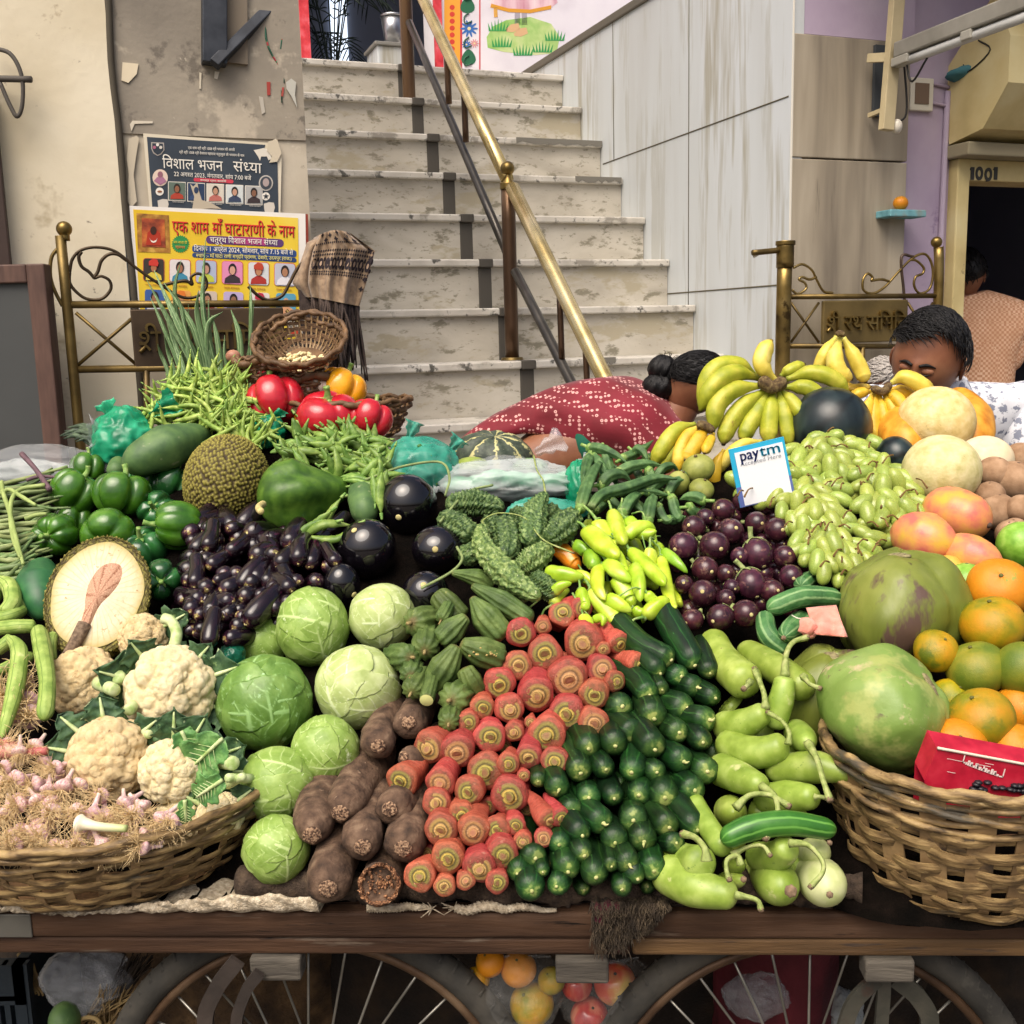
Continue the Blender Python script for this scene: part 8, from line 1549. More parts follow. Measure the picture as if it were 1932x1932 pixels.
def bag(lab,u,v,rx,ry,mat,dy=.02,rz=None,amp=.22,fq=2.6,seed=1,ears=(),y=None,cat='plastic bag',fill=None):
 p=S(u,v,dy)if y is None else aty(u,v,y);k=px(p,1);root=empty('plastic_bag',p,lab,cat)
 g=G();Mx=Matrix(((cr.x,cf.x,cu.x),(cr.y,cf.y,cu.y),(cr.z,cf.z,cu.z)));g.add(*crumple(p,rx*k,(rz or min(rx,ry))*k,ry*k,amp,fq,seed,Mx));g.mk('film',mat,root)
 for a,b,dx,dy_,L,w in ears:
  g=G();q=p+cr*(a-u)*k-cu*(b-v)*k;ear(g,q,cr*dx+cu*dy_-cf*.2,L*k,w*k,seed);o=g.mk('knot_ear',mat,root);o.modifiers.new('t','SOLIDIFY').thickness=.0006
 if fill:
  for i in range(fill[1]):
   q=p+Mx@Vector((jit(.7)*rx*k,jit(.5)*(rz or ry)*k,jit(.6)*ry*k));
 return root
bag('crumpled green plastic bag spilling guar beans, left side',232,830,58,62,f_green,dy=.06,seed=2,ears=((285,785,.8,.5,60,26),(215,790,-.5,1,36,20)))
bag('green plastic bag edge poking out right of the guar beans',505,815,34,32,f_green,dy=.05,seed=3,ears=((512,795,.6,1,30,18),))
tb_=bag('teal plastic bag stuffed with green leaves behind black eggplants',795,885,72,60,f_teal,dy=.08,seed=4,amp=.18,ears=((770,835,.35,1,42,14),(850,850,.8,1,30,16)))
q0=tb_.location;k0=px(q0,1)
g=G();rnd=random.Random(5)
for i in range(140):
 d=Vector((rnd.gauss(0,1),rnd.gauss(0,1),rnd.gauss(0,1))).normalized();c=q0+Vector((d.x*64,d.y*48,d.z*50))*k0*rnd.uniform(.7,.92);e=c+Vector((rnd.uniform(-1,1),rnd.uniform(-1,1),rnd.uniform(-1,1)))*.02;g.sweep([c,c.lerp(e,.5)+cu*.004,e],[.001,.006,.001],n=5,m=5)
g.mk('herb_filling',M('herb_green',['#2a5a2a','#4a7a34'],scale=20,rough=.6),tb_)
wb1=bag('large milky plastic bag lying over the bitter gourds',962,912,128,46,f_white,dy=.10,seed=6,amp=.26,fq=3.4,ears=((1080,890,1,.3,36,24),(850,905,-.9,-.1,34,30)),rz=70)
bag('clear plastic bag of green gourds below the striped pumpkin',940,890,84,30,f_clear,dy=.17,seed=7,amp=.22,fq=3.0,ears=((1010,855,.9,.5,60,22),),rz=60)
q0=wb1.location;k0=px(q0,1);g=G()
for i in range(7):
 c=q0+cr*(i*34-95)*k0+cu*jit(10)*k0;g.sweep([c-cr*.04,c+cu*.006,c+cr*.05],[.012,.02,.010],n=12,m=10,cap=(.2,.2))
g.mk('green_contents',M('bagged_green',['#4a9a72','#8ac4a2','#c0dccc'],scale=6,rough=.5),wb1)
for i,(u,v,m,lab)in enumerate(((890,880,gourd_m,'green gourd seen through the clear bag, left'),(1000,882,kheera,'dark gourd seen through the clear bag, right'))):ball('bagged_gourd',u,v,34,18,m,lab,'gourd',dy=.17,axis=(0,0,1))
bag('small green plastic knot at the right end of the milky bag',1092,920,26,52,f_green,dy=.09,seed=8)
bag('teal plastic film under the milky bag beside bitter gourds',1030,968,78,30,f_teal,dy=.08,seed=9,amp=.25)
bag('sheet of cloudy clear plastic over the long beans at far left',85,885,128,46,f_clear,dy=.12,seed=10,amp=.2,fq=3.0,ears=((170,850,.8,.6,46,40),))
bag('crumpled white plastic bag behind the long beans at the left edge',60,905,90,40,f_white,dy=.16,seed=11,amp=.25)
bag('dark green plastic bag edge below the small eggplants, by the cabbage',437,1238,26,26,M('dark_green_film',['#0a3f30','#0f5a44'],scale=4,rough=.25,alpha=.95),dy=.05,seed=12)
g=G();tw=M('thin_green_stalk',['#6a7a4a','#8a9a62'],scale=9,rough=.6)
for pts in([(690,905),(760,880),(830,872),(848,900),(840,935)],[(830,985),(880,930),(930,915)],[(795,1110),(850,1080),(872,1055),(862,1032)]):
 q=[S(u,v,-.03)for u,v in pts];gg=G();gg.sweep(q,[.0028]*len(q),n=6,m=24);tag(gg.mk('vine_tendril',tw),{690:'thin tendril curving over the teal bag',830:'thin brown tendril across the milky bag',795:'thin pale tendril beside the front black eggplant'}[pts[0][0]],'tendril')
 # dark leafy greens behind the green bag
lkm2=M('dark_greens',['#26332a','#3a4a38','#4f6248'],scale=12,rough=.6)
gb2=empty('leafy_greens',S(190,830,.12),'dark drooping greens between the green bag and the clear sheet','greens')
for i in range(26):
 c=S(200+jit(30),830+jit(14),.12);e=S(150+jit(40),822+jit(18),.10);g=G();g.sweep([c,c.lerp(e,.5)+cu*.015,e],[.003,.007,.001],n=6,m=8);g.mk('leaf',lkm2,gb2)
 # ------------------------------------------------------------------ under the cart
MS[0]=1.0
jute=M('jute_sack',['#2b2016','#4a3824','#6a5236'],scale=20,rough=.95,bump=1,bscale=160,detail=7);sackd=M('shade_dark_sack',['#15110d','#221a13','#332719'],scale=14,rough=.95,bump=.8,bscale=160);maro=M('maroon_sack',['#3a0f16','#551820','#6a232b'],scale=8,rough=.8,bump=.4,bscale=90)  # most dark sacks are added to cover lit ground; their near-black stands for shade
def sack(lab,u,v,y,rx,rz,hh,mat,seed,name='sack'):
 p=aty(u,v,y);g=G();V,F,T,A=crumple(Vector((p.x,p.y,hh*.5)),rx,rz,hh*.56,.16,2.0,seed,None,60,40);V=[Vector((q.x,q.y,max(.002,q.z)))for q in V];g.add(V,F);tag(g.mk(name,mat),lab,'sack')
sack('brown jute sack behind the left wheel',470,1900,1.95,.24,.16,.62,jute,1);sack('dark jute sack between left wheel and hanging oranges',800,1900,2.0,.24,.18,.66,sackd,2);sack('added dark sack standing for shade under the cart behind the apples',1080,1900,2.1,.26,.18,.68,sackd,3)
sack('maroon sack seen through the right wheel spokes',1455,1900,1.95,.13,.14,.62,maro,4);sack('added dark sack standing for shade behind the right wheel hub',1640,1900,2.05,.20,.16,.62,sackd,5);sack('added dark sack standing for shade under the left end of the cart',240,1900,2.15,.26,.18,.66,sackd,6);sack('added dark sack standing for shade at the right end of the cart',1860,1900,2.0,.22,.18,.55,sackd,7);sack('added dark sack standing for shade left of the maroon sack',1300,1900,2.1,.2,.16,.62,sackd,8)
# crate
cb_=aty(5,1880,1.75);cra=empty('plastic_crate',Vector((cb_.x,cb_.y,0)),'dark blue slotted plastic crate under the left end of the cart','crate')
g=G();x1=aty(48,1880,1.75).x;zt_=aty(20,1822,1.75).z;n=9
blue=P('#1d2830',.5)
for i in range(6):g.box(x1-.4,x1,1.75,1.77,zt_*i/6,zt_*i/6+.018)
g.box(x1-.4,x1,1.75,1.775,zt_-.07,zt_)
for i in range(22):g.box(x1-.4+i*.019,x1-.4+i*.019+.008,1.752,1.768,0,zt_)
g.box(x1-.02,x1,1.75,2.1,0,zt_);g.box(x1-.4,x1,2.1,2.12,0,zt_);g.mk('crate_body',blue,cra,smooth=False)
def cbag(lab,u,v,y,rx,ry,mat,seed):return bag(lab,u,v,rx,ry,mat,y=y,seed=seed,amp=.28,fq=3.2)
cbag('dusty clear plastic bag under the cart beside the crate',165,1850,1.72,88,62,f_clear,21);cbag('clear plastic bag behind the right wheel spokes',1425,1880,1.78,60,44,f_clear,22);cbag('white crumpled plastic bag behind the right wheel',1590,1905,1.9,40,40,f_white,23);cbag('clear plastic bag low behind the left wheel rim',310,1822,1.9,40,26,f_clear,24)
# broom and straw
stw=M('broom_straw',['#4a3c26','#7a6440','#a08a5c'],scale=30,rough=.9);drk=M('dark_broom_bristle',['#1d1712','#33281c'],scale=30,rough=.9)
bro=empty('grass_broom',aty(210,1950,1.70),'grass broom lying under the cart by the left wheel','broom')
g=G()
for i in range(70):a,b=aty(180+jit(30),1945+jit(20),1.70+jit(.02)),aty(232+jit(45),1880+jit(26),1.68+jit(.02));g.sweep([a,a.lerp(b,.5)+cu*jit(.01),b],[.002,.0018,.001],n=4,m=5)
g.mk('straw',stw,bro);g=G()
for i in range(60):a,b=aty(200+jit(14),1905+jit(10),1.73+jit(.02)),aty(262+jit(28),1812+jit(14),1.73+jit(.03));g.sweep([a,a.lerp(b,.5)+cu*jit(.008),b],[.002,.002,.001],n=4,m=5)
g.mk('bristles',drk,bro);g=G();ringp=[aty(160+22*math.cos(t)+8,1935+16*math.sin(t),1.67)for t in[i*.7 for i in range(10)]];g.sweep(ringp,[.004]*2,n=6,m=30);g.mk('tie',P('#9a8458',.9),bro)
g=G()
for i in range(24):a,b=aty(45+jit(12),1800+jit(8),1.80),aty(70+jit(12),1870+jit(10),1.78);g.sweep([a,b],[.003,.002],n=4)
tag(g.mk('straw_bundle',stw),'bundle of pale straw hanging beside the crate under the cart','straw')
MS[0]=5.0
ball('raw_mango',122,1925,34,28,papg_m,'green raw papaya lying on the ground under the cart','papaya',y=1.66,axis=(1,0,.2))
# fruit hanging in clear bags below the deck
def hangbag(lab,u,v,rx,ry,y,seed,top):
 r=bag(lab,u,v,rx,ry,film('hanging_film_%d'%seed,['#8a8a86','#c9c9c4'],.10,.12),y=y,seed=seed,amp=.2,fq=2.6,rz=min(rx,ry));p=aty(u,v-ry*.8,y);k=px(p,1);g=G();tp=aty(*top,y)
 for i in range(7):a=p+cr*(i-3)*rx*.22*k;g.sweep([a,a.lerp(tp,.6)+cr*jit(.01),tp],[.003,.0016,.001],n=4,m=8)
 g.mk('gathered_neck',bpy.data.materials['hanging_film_%d'%seed],r)
yb=1.50
appm=M('red_apple_skin',['#8f1f22','#b03a34','#c4785a'],scale=3,rough=.25,coat=.3,stretch=(3,3,.6),spots=[('#d0a86a',5,.68)]);appy=M('blush_apple_skin',['#b8322c','#c4563a','#cfae5c'],scale=1.2,rough=.22,coat=.3,stretch=(1.5,1.5,.8),contrast=(.42,.58))
ap=lambda a,b:(1-.12*math.exp(-(b/.3)**2)-.1*math.exp(-((math.pi-b)/.3)**2))*(1+.04*math.cos(b))
for u,v,r,m,lab in((1003,1895,42,oran,'yellow orange hanging lowest in the clear bag under the cart'),(978,1828,34,orao,'orange higher in the clear bag under the cart'),(925,1815,28,orao,'orange bagged just under the plank beside the tyre'),(900,1848,24,oran,'mottled orange bagged beside the left tyre'),(1040,1850,26,oran,'orange at the right side of the hanging bag')):ball('orange',u,v,r,r*.92,m,lab,'orange','bagged oranges under the cart',y=yb,axis=(jit(.5),-.5,1),fn=flat_,mark=(1,.08,'#5a5a2a'))
for u,v,r,m,lab in((1160,1856,40,appy,'red and yellow apple in the bag beside the wooden block'),(1088,1858,30,appm,'dusky apple right under the wooden block'),(1112,1918,36,appm,'dark red apple lowest in the bag under the cart'),(1215,1870,28,appm,'dark apple at the right side of the bag, near the tyre')):ball('apple',u,v,r,r*1.02,m,lab,'apple','bagged apples under the cart',y=yb+.02,axis=(jit(.4),-.6,1),fn=ap,mark=(1,.08,'#3a2a1a'))
hangbag('clear bag of oranges hanging under the cart',985,1866,82,76,yb,31,(1000,1803));hangbag('clear bag of apples hanging under the cart',1150,1880,96,72,yb+.02,32,(1205,1805))
# gutter rubble and the blue strip at the right
MS[0]=1.0
g=G();p=aty(1910,1812,2.3);g.box(p.x-.12,p.x+.4,2.3,2.34,p.z-.03,p.z+.02);tag(g.mk('painted_ledge',P('#6a86a0',.8),bevel=.004),'pale blue painted ledge behind the right end of the cart','ledge')
g=G();rnd=random.Random(8)
for i in range(70):a,b=rnd.uniform(.95,1.5),rnd.uniform(2.0,2.3);r=rnd.uniform(.015,.05);g.add(*crumple(Vector((a,b,.2*(1-abs(a-1.25)*2)*rnd.random()+.01)),r,r,r*.7,.3,2,i,None,10,7))
tag(g.mk('rubble_heap',M('grey_rubble',['#3a362f','#565046','#7a7264'],scale=20,rough=.95,bump=.8),smooth=False),'heap of grey rubble in the gutter behind the right wheel','rubble',kind='stuff')
# shelf orange on the pilaster
MS[0]=5.0
pz=onb(1699,384,BF-.05);k=px(pz,1);g=G();a1,z1=fp(1713,400);pz.z=z1-.002+13.5*k;g.add(*blob(pz,14*k,14*k,13.5*k,24,16,fn=flat_));o=g.mk('orange',orao);tag(o,'small orange on the blue wall shelf by the pilaster','orange')
MS[0]=1.0
# ------------------------------------------------------------------ people
skin_m=M('brown_skin',['#6d432e','#80523a','#8d6146'],scale=14,rough=.5,bump=.12,bscale=220,sss=.12,spots=[('#512c1d',9,.68)])
hair_m=M('black_hair',['#050405','#0a090a','#121012'],scale=60,rough=.42,spec=.3,stretch=(6,6,.6),bump=.5,bscale=120)
grey_h=M('grey_hair',['#77716c','#99938c','#b0aaa2'],scale=60,rough=.6,stretch=(6,6,.6),bump=.4,bscale=120)
def skinmesh(V,E,R,sub=2):
 """one continuous surface grown round a skeleton; returns verts, faces in world space"""
 me=bpy.data.meshes.new('skeleton');me.from_pydata([tuple(v)for v in V],E,[]);o=bpy.data.objects.new('skeleton',me);COL.objects.link(o)
 m=o.modifiers.new('k','SKIN');m.use_smooth_shade=True;s=o.modifiers.new('s','SUBSURF');s.levels=sub
 for i,sv in enumerate(me.skin_vertices[0].data):r=R[i];sv.radius=r if isinstance(r,tuple)else(r,r);sv.use_root=(i==0)
 d=bpy.context.evaluated_depsgraph_get();ev=o.evaluated_get(d).to_mesh();Vv=[v.co.copy()for v in ev.vertices];Ff=[tuple(p.vertices)for p in ev.polygons]
 bpy.data.objects.remove(o);bpy.data.meshes.remove(me);return Vv,Ff
def head_pt(th,ph,s=1.0,hair=0.0):
 """a face on an egg: x right, y front, z up; unit = head half height"""
 d=Vector((math.sin(ph)*math.cos(th),math.sin(ph)*math.sin(th),math.cos(ph)))
 x,y,z=d
 p=Vector((x*.70,y*.86,z*1.0))
 if z<0:p.x*=1-.30*(-z)**1.3;p.y*=1-.18*(-z)**1.5
 if y>0:
  g_=lambda cx,cz,sx,sz:math.exp(-((x-cx)/sx)**2-((z-cz)/sz)**2)
  p.y+=.17*g_(0,-.22,.11,.10)+.10*g_(0,-.05,.075,.16)+.035*g_(0,.16,.5,.10)-.06*(g_(.28,.02,.15,.10)+g_(-.28,.02,.15,.10))+.035*(g_(.28,.0,.10,.06)+g_(-.28,.0,.10,.06))
  p.y+=.045*g_(0,-.47,.20,.045)+.05*g_(0,-.57,.17,.045)-.03*g_(0,-.52,.2,.018)+.06*g_(0,-.82,.2,.12)+.03*(g_(.42,-.22,.2,.16)+g_(-.42,-.22,.2,.16))
  p.x+=.03*(g_(.13,-.25,.05,.06)-g_(-.13,-.25,.05,.06))
 else:p.y*=1+.06*math.exp(-((z-.2)/.5)**2)
 return p
def head(c,R,face,up,nu=84,nv=64):
 f=Vector(face).normalized();u=(Vector(up)-f*Vector(up).dot(f)).normalized();r=f.cross(u);Mx=Matrix(((r.x,f.x,u.x),(r.y,f.y,u.y),(r.z,f.z,u.z)))
 V=[]
 for i in range(nv+1):
  for j in range(nu):V.append(Vector(c)+Mx@head_pt(2*math.pi*j/nu,math.pi*i/nv)*R)
 F=[(i*nu+j,(i+1)*nu+j,(i+1)*nu+(j+1)%nu,i*nu+(j+1)%nu)for i in range(nv)for j in range(nu)]
 for sg in(-1,1):
  b,fa_,T,A=blob((0,0,0),.06,.16,.24,16,10,fn=lambda a,q:1+.1*math.sin(2*q));b=[Vector(c)+Mx@(Vector((sg*.70,-.06,-.08))+Matrix.Rotation(sg*-.35,3,'Z')@q)*R for q in b];n0=len(V);V+=b;F+=[tuple(q+n0 for q in f_)for f_ in fa_]
 return V,F,Mx
def hair_cap(c,R,Mx,thick,hairline,nu=90,nv=60):
 """hairline(th) -> polar angle where the hair stops"""
 V=[];
 for i in range(nv+1):
  for j in range(nu):
   th=2*math.pi*j/nu;ph=hairline(th)*i/nv;p=head_pt(th,ph);t=thick*(1-(i/nv)**6)+.01;d=p.normalized();w_=.012*math.sin(th*26+ph*6)+.010*math.sin(th*41-ph*9);V.append(Vector(c)+Mx@(p+d*(t+w_))*R)
 return V,[(i*nu+j,(i+1)*nu+j,(i+1)*nu+(j+1)%nu,i*nu+(j+1)%nu)for i in range(nv)for j in range(nu)]
def tufts(g,c,R,Mx,n,seed,hairline,L,back,off=.10,w_=.022):
 """locks that follow the scalp"""
 rnd=random.Random(seed)
 def on(d,o):d=d.normalized();ph=math.acos(max(-1,min(1,d.z)));th=math.atan2(d.y,d.x);p=head_pt(th,ph);return p+p.normalized()*o
 for i in range(n):
  th=rnd.uniform(0,6.28);ph=hairline(th)*rnd.random()**.6;d=Vector((math.sin(ph)*math.cos(th),math.sin(ph)*math.sin(th),math.cos(ph)));t_=(Vector(back)+Vector((rnd.uniform(-.35,.35),rnd.uniform(-.35,.35),rnd.uniform(-.35,.35))));t_=(t_-d*t_.dot(d)).normalized();l=L*rnd.uniform(.6,1.3)
  P4=[on(d+t_*l*f,off+.03*math.sin(f*3)+rnd.uniform(-.015,.02))for f in(0,.35,.7,1)]
  g.sweep([Vector(c)+Mx@q*R for q in P4],[w_*R,w_*1.2*R,w_*.9*R,.2*w_*R],n=4,m=9)
def hands(g,wrist,d,palm_n,L=.17):
 """palm, four bent fingers and a thumb"""
 d=Vector(d).normalized();n=(Vector(palm_n)-d*Vector(palm_n).dot(d)).normalized();s=d.cross(n);w=Vector(wrist)
 g.sweep([w,w+d*L*.25,w+d*L*.5],[.026,.034,.036],n=12,m=8,flat=.5,cap=(0,.2))
 for i,(o,l)in enumerate(((-.027,.40),(-.009,.46),(.009,.44),(.026,.36))):
  b=w+d*L*.46+s*o;g.sweep([b,b+d*L*l*.4+n*.004,b+d*L*l*.75+n*.014,b+d*L*l*.9+n*.03],[.0095,.009,.0082,.007],n=8,m=10,cap=(0,.12))
 b=w+d*L*.14-s*.026;g.sweep([b,b+d*L*.18-s*.024+n*.008,b+d*L*.36-s*.026+n*.018],[.012,.011,.009],n=8,m=8,cap=(0,.15))
def person(lab,root_p):return empty('person',root_p,lab,'person')
# ---- the man behind the fruit
hp=aty(1750,680,2.78);Rh=px(hp,90);man=person('dark haired man in a white printed shirt looking down behind the melons',Vector((1.2,2.95,0)))
fd=(-cr*.62+Vector((0,-.80,0))-Vector((0,0,.26))).normalized();upv=Vector((-.05,-.45,1))
HV,HF,HM=head(hp,Rh,fd,upv)
nk=hp-HM@Vector((0,.25,.75))*Rh;sh=Vector((1.215,2.98,1.36));pel=Vector((1.22,3.05,.90))
BV=[pel,Vector((1.22,3.02,1.10)),Vector((1.215,3.0,1.27)),sh,nk.lerp(sh,.4),hp-HM@Vector((0,.1,.3))*Rh,Vector((1.39,2.96,1.315)),Vector((1.47,2.80,1.10)),Vector((1.33,2.60,1.03)),Vector((1.04,2.96,1.315)),Vector((.97,2.78,1.10)),Vector((1.03,2.58,1.03)),Vector((1.32,3.05,.86)),Vector((1.33,3.0,.48)),Vector((1.33,3.05,.08)),Vector((1.33,2.93,.04)),Vector((1.12,3.05,.86)),Vector((1.11,3.0,.48)),Vector((1.11,3.05,.08)),Vector((1.11,2.93,.04))]
BE=[(0,1),(1,2),(2,3),(3,4),(4,5),(3,6),(6,7),(7,8),(3,9),(9,10),(10,11),(0,12),(12,13),(13,14),(14,15),(0,16),(16,17),(17,18),(18,19)]
BR=[(.16,.11),(.155,.11),(.17,.115),(.12,.09),.058,.06,.062,.042,.028,.062,.042,.028,.085,.058,.04,.03,.085,.058,.04,.03]
V,F=skinmesh(BV,BE,BR);g=G();g.add(V,F);g.add(HV,HF);hands(g,BV[8],(-.5,-.8,-.2),(0,-.3,-1));hands(g,BV[11],(.4,-.9,-.2),(0,-.3,-1));g.mk('body',skin_m,man)
shirt=M('white_printed_cotton',['#c4c6cc','#d2d4d9','#dcdde1'],scale=20,rough=.85,bump=.25,bscale=60)
N,L=nodes(shirt);vo=N.new('ShaderNodeTexVoronoi');vo.inputs['Scale'].default_value=30;vo.inputs['Randomness'].default_value=.25;tc=[n for n in N if n.type=='TEX_COORD'][0];L.new(tc.outputs['Object'],vo.inputs['Vector'])
nz=N.new('ShaderNodeTexNoise');nz.inputs['Scale'].default_value=120;L.new(tc.outputs['Object'],nz.inputs['Vector']);ad=N.new('ShaderNodeMath');ad.operation='MULTIPLY_ADD';ad.inputs[1].default_value=.9;L.new(nz.outputs['Fac'],ad.inputs[0]);L.new(vo.outputs['Distance'],ad.inputs[2]);mr=N.new('ShaderNodeMapRange');mr.inputs['From Min'].default_value=.80;mr.inputs['From Max'].default_value=.90;mr.inputs['To Min'].default_value=1;mr.inputs['To Max'].default_value=0;L.new(ad.outputs[0],mr.inputs['Value'])
def over(mat,fac,hexc):
 N,L=nodes(mat);p=[n for n in N if n.type=='BSDF_PRINCIPLED'][0];l=p.inputs['Base Color'].links[0];src=l.from_socket;x=N.new('ShaderNodeMix');x.data_type='RGBA';L.new(fac,x.inputs['Factor']);L.new(src,x.inputs['A']);x.inputs['B'].default_value=lin(hexc);L.new(x.outputs['Result'],p.inputs['Base Color'])
over(shirt,mr.outputs[0],'#7c8190')
SV=[Vector((1.22,3.04,.84)),Vector((1.22,3.02,1.10)),Vector((1.215,3.0,1.27)),sh-Vector((0,0,.01)),BV[6]+Vector((.02,0,.01)),BV[7].lerp(BV[6],.1),BV[9]+Vector((-.02,0,.01)),BV[10].lerp(BV[9],.1)]
V,F=skinmesh(SV,[(0,1),(1,2),(2,3),(3,4),(4,5),(3,6),(6,7)],[(.19,.14),(.18,.135),(.20,.145),(.155,.12),.105,.085,.105,.085]);g=G();V=[q+Vector((0,0,.004*math.sin(q.x*60+q.z*25)))for q in V];g.add(V,F);g.mk('shirt',shirt,man)
g=G();cN=nk.lerp(sh,.45);ring_=[]
for i in range(25):a=2*math.pi*i/24;ring_.append(cN+Vector((.083*math.cos(a),.083*math.sin(a)-.005,.012*math.sin(a)-.005)))
V=[]
for i,q in enumerate(ring_):o_=(q-cN).normalized();V+=[q+Vector((0,0,.05))-o_*.012,q+Vector((0,0,.052)),q+o_*.03+Vector((0,0,-.006)),q+o_*.012+Vector((0,0,-.012))]
g.add(V,[(i*4+j,i*4+(j+1)%4,i*4+4+(j+1)%4,i*4+4+j)for i in range(24)for j in range(4)]);g.mk('collar',shirt,man)
TV=[Vector((1.22,3.05,.90)),Vector((1.32,3.05,.84)),Vector((1.33,3.0,.48)),Vector((1.33,3.05,.10)),Vector((1.12,3.05,.84)),Vector((1.11,3.0,.48)),Vector((1.11,3.05,.10))]
V,F=skinmesh(TV,[(0,1),(1,2),(2,3),(0,4),(4,5),(5,6)],[(.16,.12),.105,.08,.07,.105,.08,.07]);g=G();g.add(V,F);g.mk('trousers',P('#2c2c33',.9),man)
def man_hl(th):
 f=math.cos(th-math.pi/2)
 return .82+.20*math.cos(th)*max(0,f)-.16*max(0,f)*math.exp(-((math.cos(th)+.35)/.22)**2)+.44*max(0,-f)+(.0 if f>0 else .35*(-f))+.50*(1-abs(f))**1.2+.12*math.exp(-((f-.75)/.2)**2)*math.cos(th)
g=G();V,F=hair_cap(hp,Rh,HM,.13,man_hl);g.add(V,F);tufts(g,hp,Rh,HM,900,3,man_hl,.45,(-.9,.25,-.1),.115,.010);g.mk('hair',hair_m,man)
def on_face(x,z,o=.0,y=1):th=math.acos(max(-1,min(1,x/math.sqrt(max(1e-6,1-z*z)))));return hp+HM@(head_pt(th,math.acos(z))+Vector((0,o,0)))*Rh
g=G()
for sg in(-1,1):g.sweep([on_face(sg*x,z,.012)for x,z in((.10,.135),(.30,.175),(.52,.12))],[.03*Rh,.036*Rh,.014*Rh],n=8,m=10)
g.mk('eyebrow',hair_m,man)
g=G()
for sg in(-1,1):g.sweep([on_face(sg*x,z,.045)for x,z in((.14,-.01),(.29,-.045),(.44,-.01))],[.010*Rh,.02*Rh,.012*Rh],n=6,m=10)
g.mk('eyelash',P('#1a110d',.6),man)
g=G()
for sg in(-1,1):g.add(*blob(on_face(sg*.29,.03,-.03),.15*Rh,.09*Rh,.085*Rh,18,12,M=HM))
g.mk('eyelid',skin_m,man)
g=G();g.sweep([on_face(x,z,.02)for x,z in((-.24,-.44),(-.1,-.385),(0,-.40),(.1,-.385),(.24,-.44))],[.02*Rh,.045*Rh,.03*Rh,.045*Rh,.02*Rh],n=8,m=16);g.mk('moustache',hair_m,man)
# ---- the bending woman
wy=2.86
def W(u,v,y=wy):return aty(u,v,y)
wom=person('person bending down in a red dotted sari, black hair in a bun',Vector((W(900,900).x,wy,0)));kx=px(W(1100,800),1)
hd=W(1312,728,2.84);Rw_=62*kx;HV,HF,HM2=head(hd,Rw_,(cr*.75+Vector((0,.35,-.65))),(cr*.55+Vector((0,0,.8))))
pel=W(890,925);ws=W(990,878);ch=W(1110,835);shd=W(1215,830);nk=W(1275,790)
BV=[pel,ws,ch,shd,nk,hd,W(1240,900,2.76),W(1270,990,2.70),W(1300,1060,2.62),W(1240,860,2.98),W(1290,960,2.95),W(1330,1040,2.85),Vector((pel.x-.02,wy-.09,.98)),Vector((pel.x+.02,wy-.11,.52)),Vector((pel.x-.03,wy-.06,.07)),Vector((pel.x+.06,wy-.14,.04)),Vector((pel.x-.02,wy+.09,.98)),Vector((pel.x+.02,wy+.09,.52)),Vector((pel.x-.03,wy+.10,.07)),Vector((pel.x+.06,wy+.02,.04))]
V,F=skinmesh(BV,BE if False else[(0,1),(1,2),(2,3),(3,4),(4,5),(3,6),(6,7),(7,8),(3,9),(9,10),(10,11),(0,12),(12,13),(13,14),(14,15),(0,16),(16,17),(17,18),(18,19)],[(.13,.12),(.105,.10),(.115,.11),(.10,.09),.05,.055,.045,.036,.026,.045,.036,.026,.09,.055,.04,.03,.09,.055,.04,.03])
g=G();g.add(V,F);g.add(HV,HF);hands(g,BV[8],(.5,-.6,-.6),(0,-.4,-1));hands(g,BV[11],(.5,-.5,-.6),(0,-.4,-1));g.mk('body',skin_m,wom)
V,F=skinmesh([ch.lerp(ws,.35),ch,shd,W(1240,880,2.78)],[(0,1),(1,2),(2,3)],[(.125,.12),(.128,.122),(.112,.102),.06]);g=G();g.add(V,F);g.mk('blouse',M('green_blouse',['#0c4a36','#12604a'],scale=10,rough=.8),wom)
sari=M('red_bandhani',['#560512','#6c0a1b','#7e1228'],scale=7,rough=.75,bump=.2,bscale=50,sheen=.2)
N,L=nodes(sari);tc=[n for n in N if n.type=='TEX_COORD'][0];vo=N.new('ShaderNodeTexVoronoi');vo.inputs['Scale'].default_value=85;vo.inputs['Randomness'].default_value=.35;L.new(tc.outputs['Object'],vo.inputs['Vector'])
r_=N.new('ShaderNodeValToRGB');e=r_.color_ramp.elements;e[0].position=.10;e[0].color=(0,0,0,1);e[1].position=.14;e[1].color=(1,1,1,1);q=e.new(.34);q.color=(1,1,1,1);q=e.new(.40);q.color=(0,0,0,1);L.new(vo.outputs['Distance'],r_.inputs[0])
wv=N.new('ShaderNodeTexWave');wv.bands_direction='DIAGONAL';wv.inputs['Scale'].default_value=7;wv.inputs['Distortion'].default_value=9;wv.inputs['Detail'].default_value=1;L.new(tc.outputs['Object'],wv.inputs['Vector']);mr=N.new('ShaderNodeMapRange');mr.inputs['From Min'].default_value=.35;mr.inputs['From Max'].default_value=.5;L.new(wv.outputs['Fac'],mr.inputs['Value']);mm=N.new('ShaderNodeMath');mm.operation='MULTIPLY';L.new(r_.outputs[0],mm.inputs[0]);L.new(mr.outputs[0],mm.inputs[1]);over(sari,mm.outputs[0],'#cf9a94')
nz=N.new('ShaderNodeTexNoise');nz.inputs['Scale'].default_value=7;L.new(tc.outputs['Object'],nz.inputs['Vector']);m3=N.new('ShaderNodeMapRange');m3.inputs['From Min'].default_value=.69;m3.inputs['From Max'].default_value=.70;L.new(nz.outputs['Fac'],m3.inputs['Value']);over(sari,m3.outputs[0],'#1f5a44')
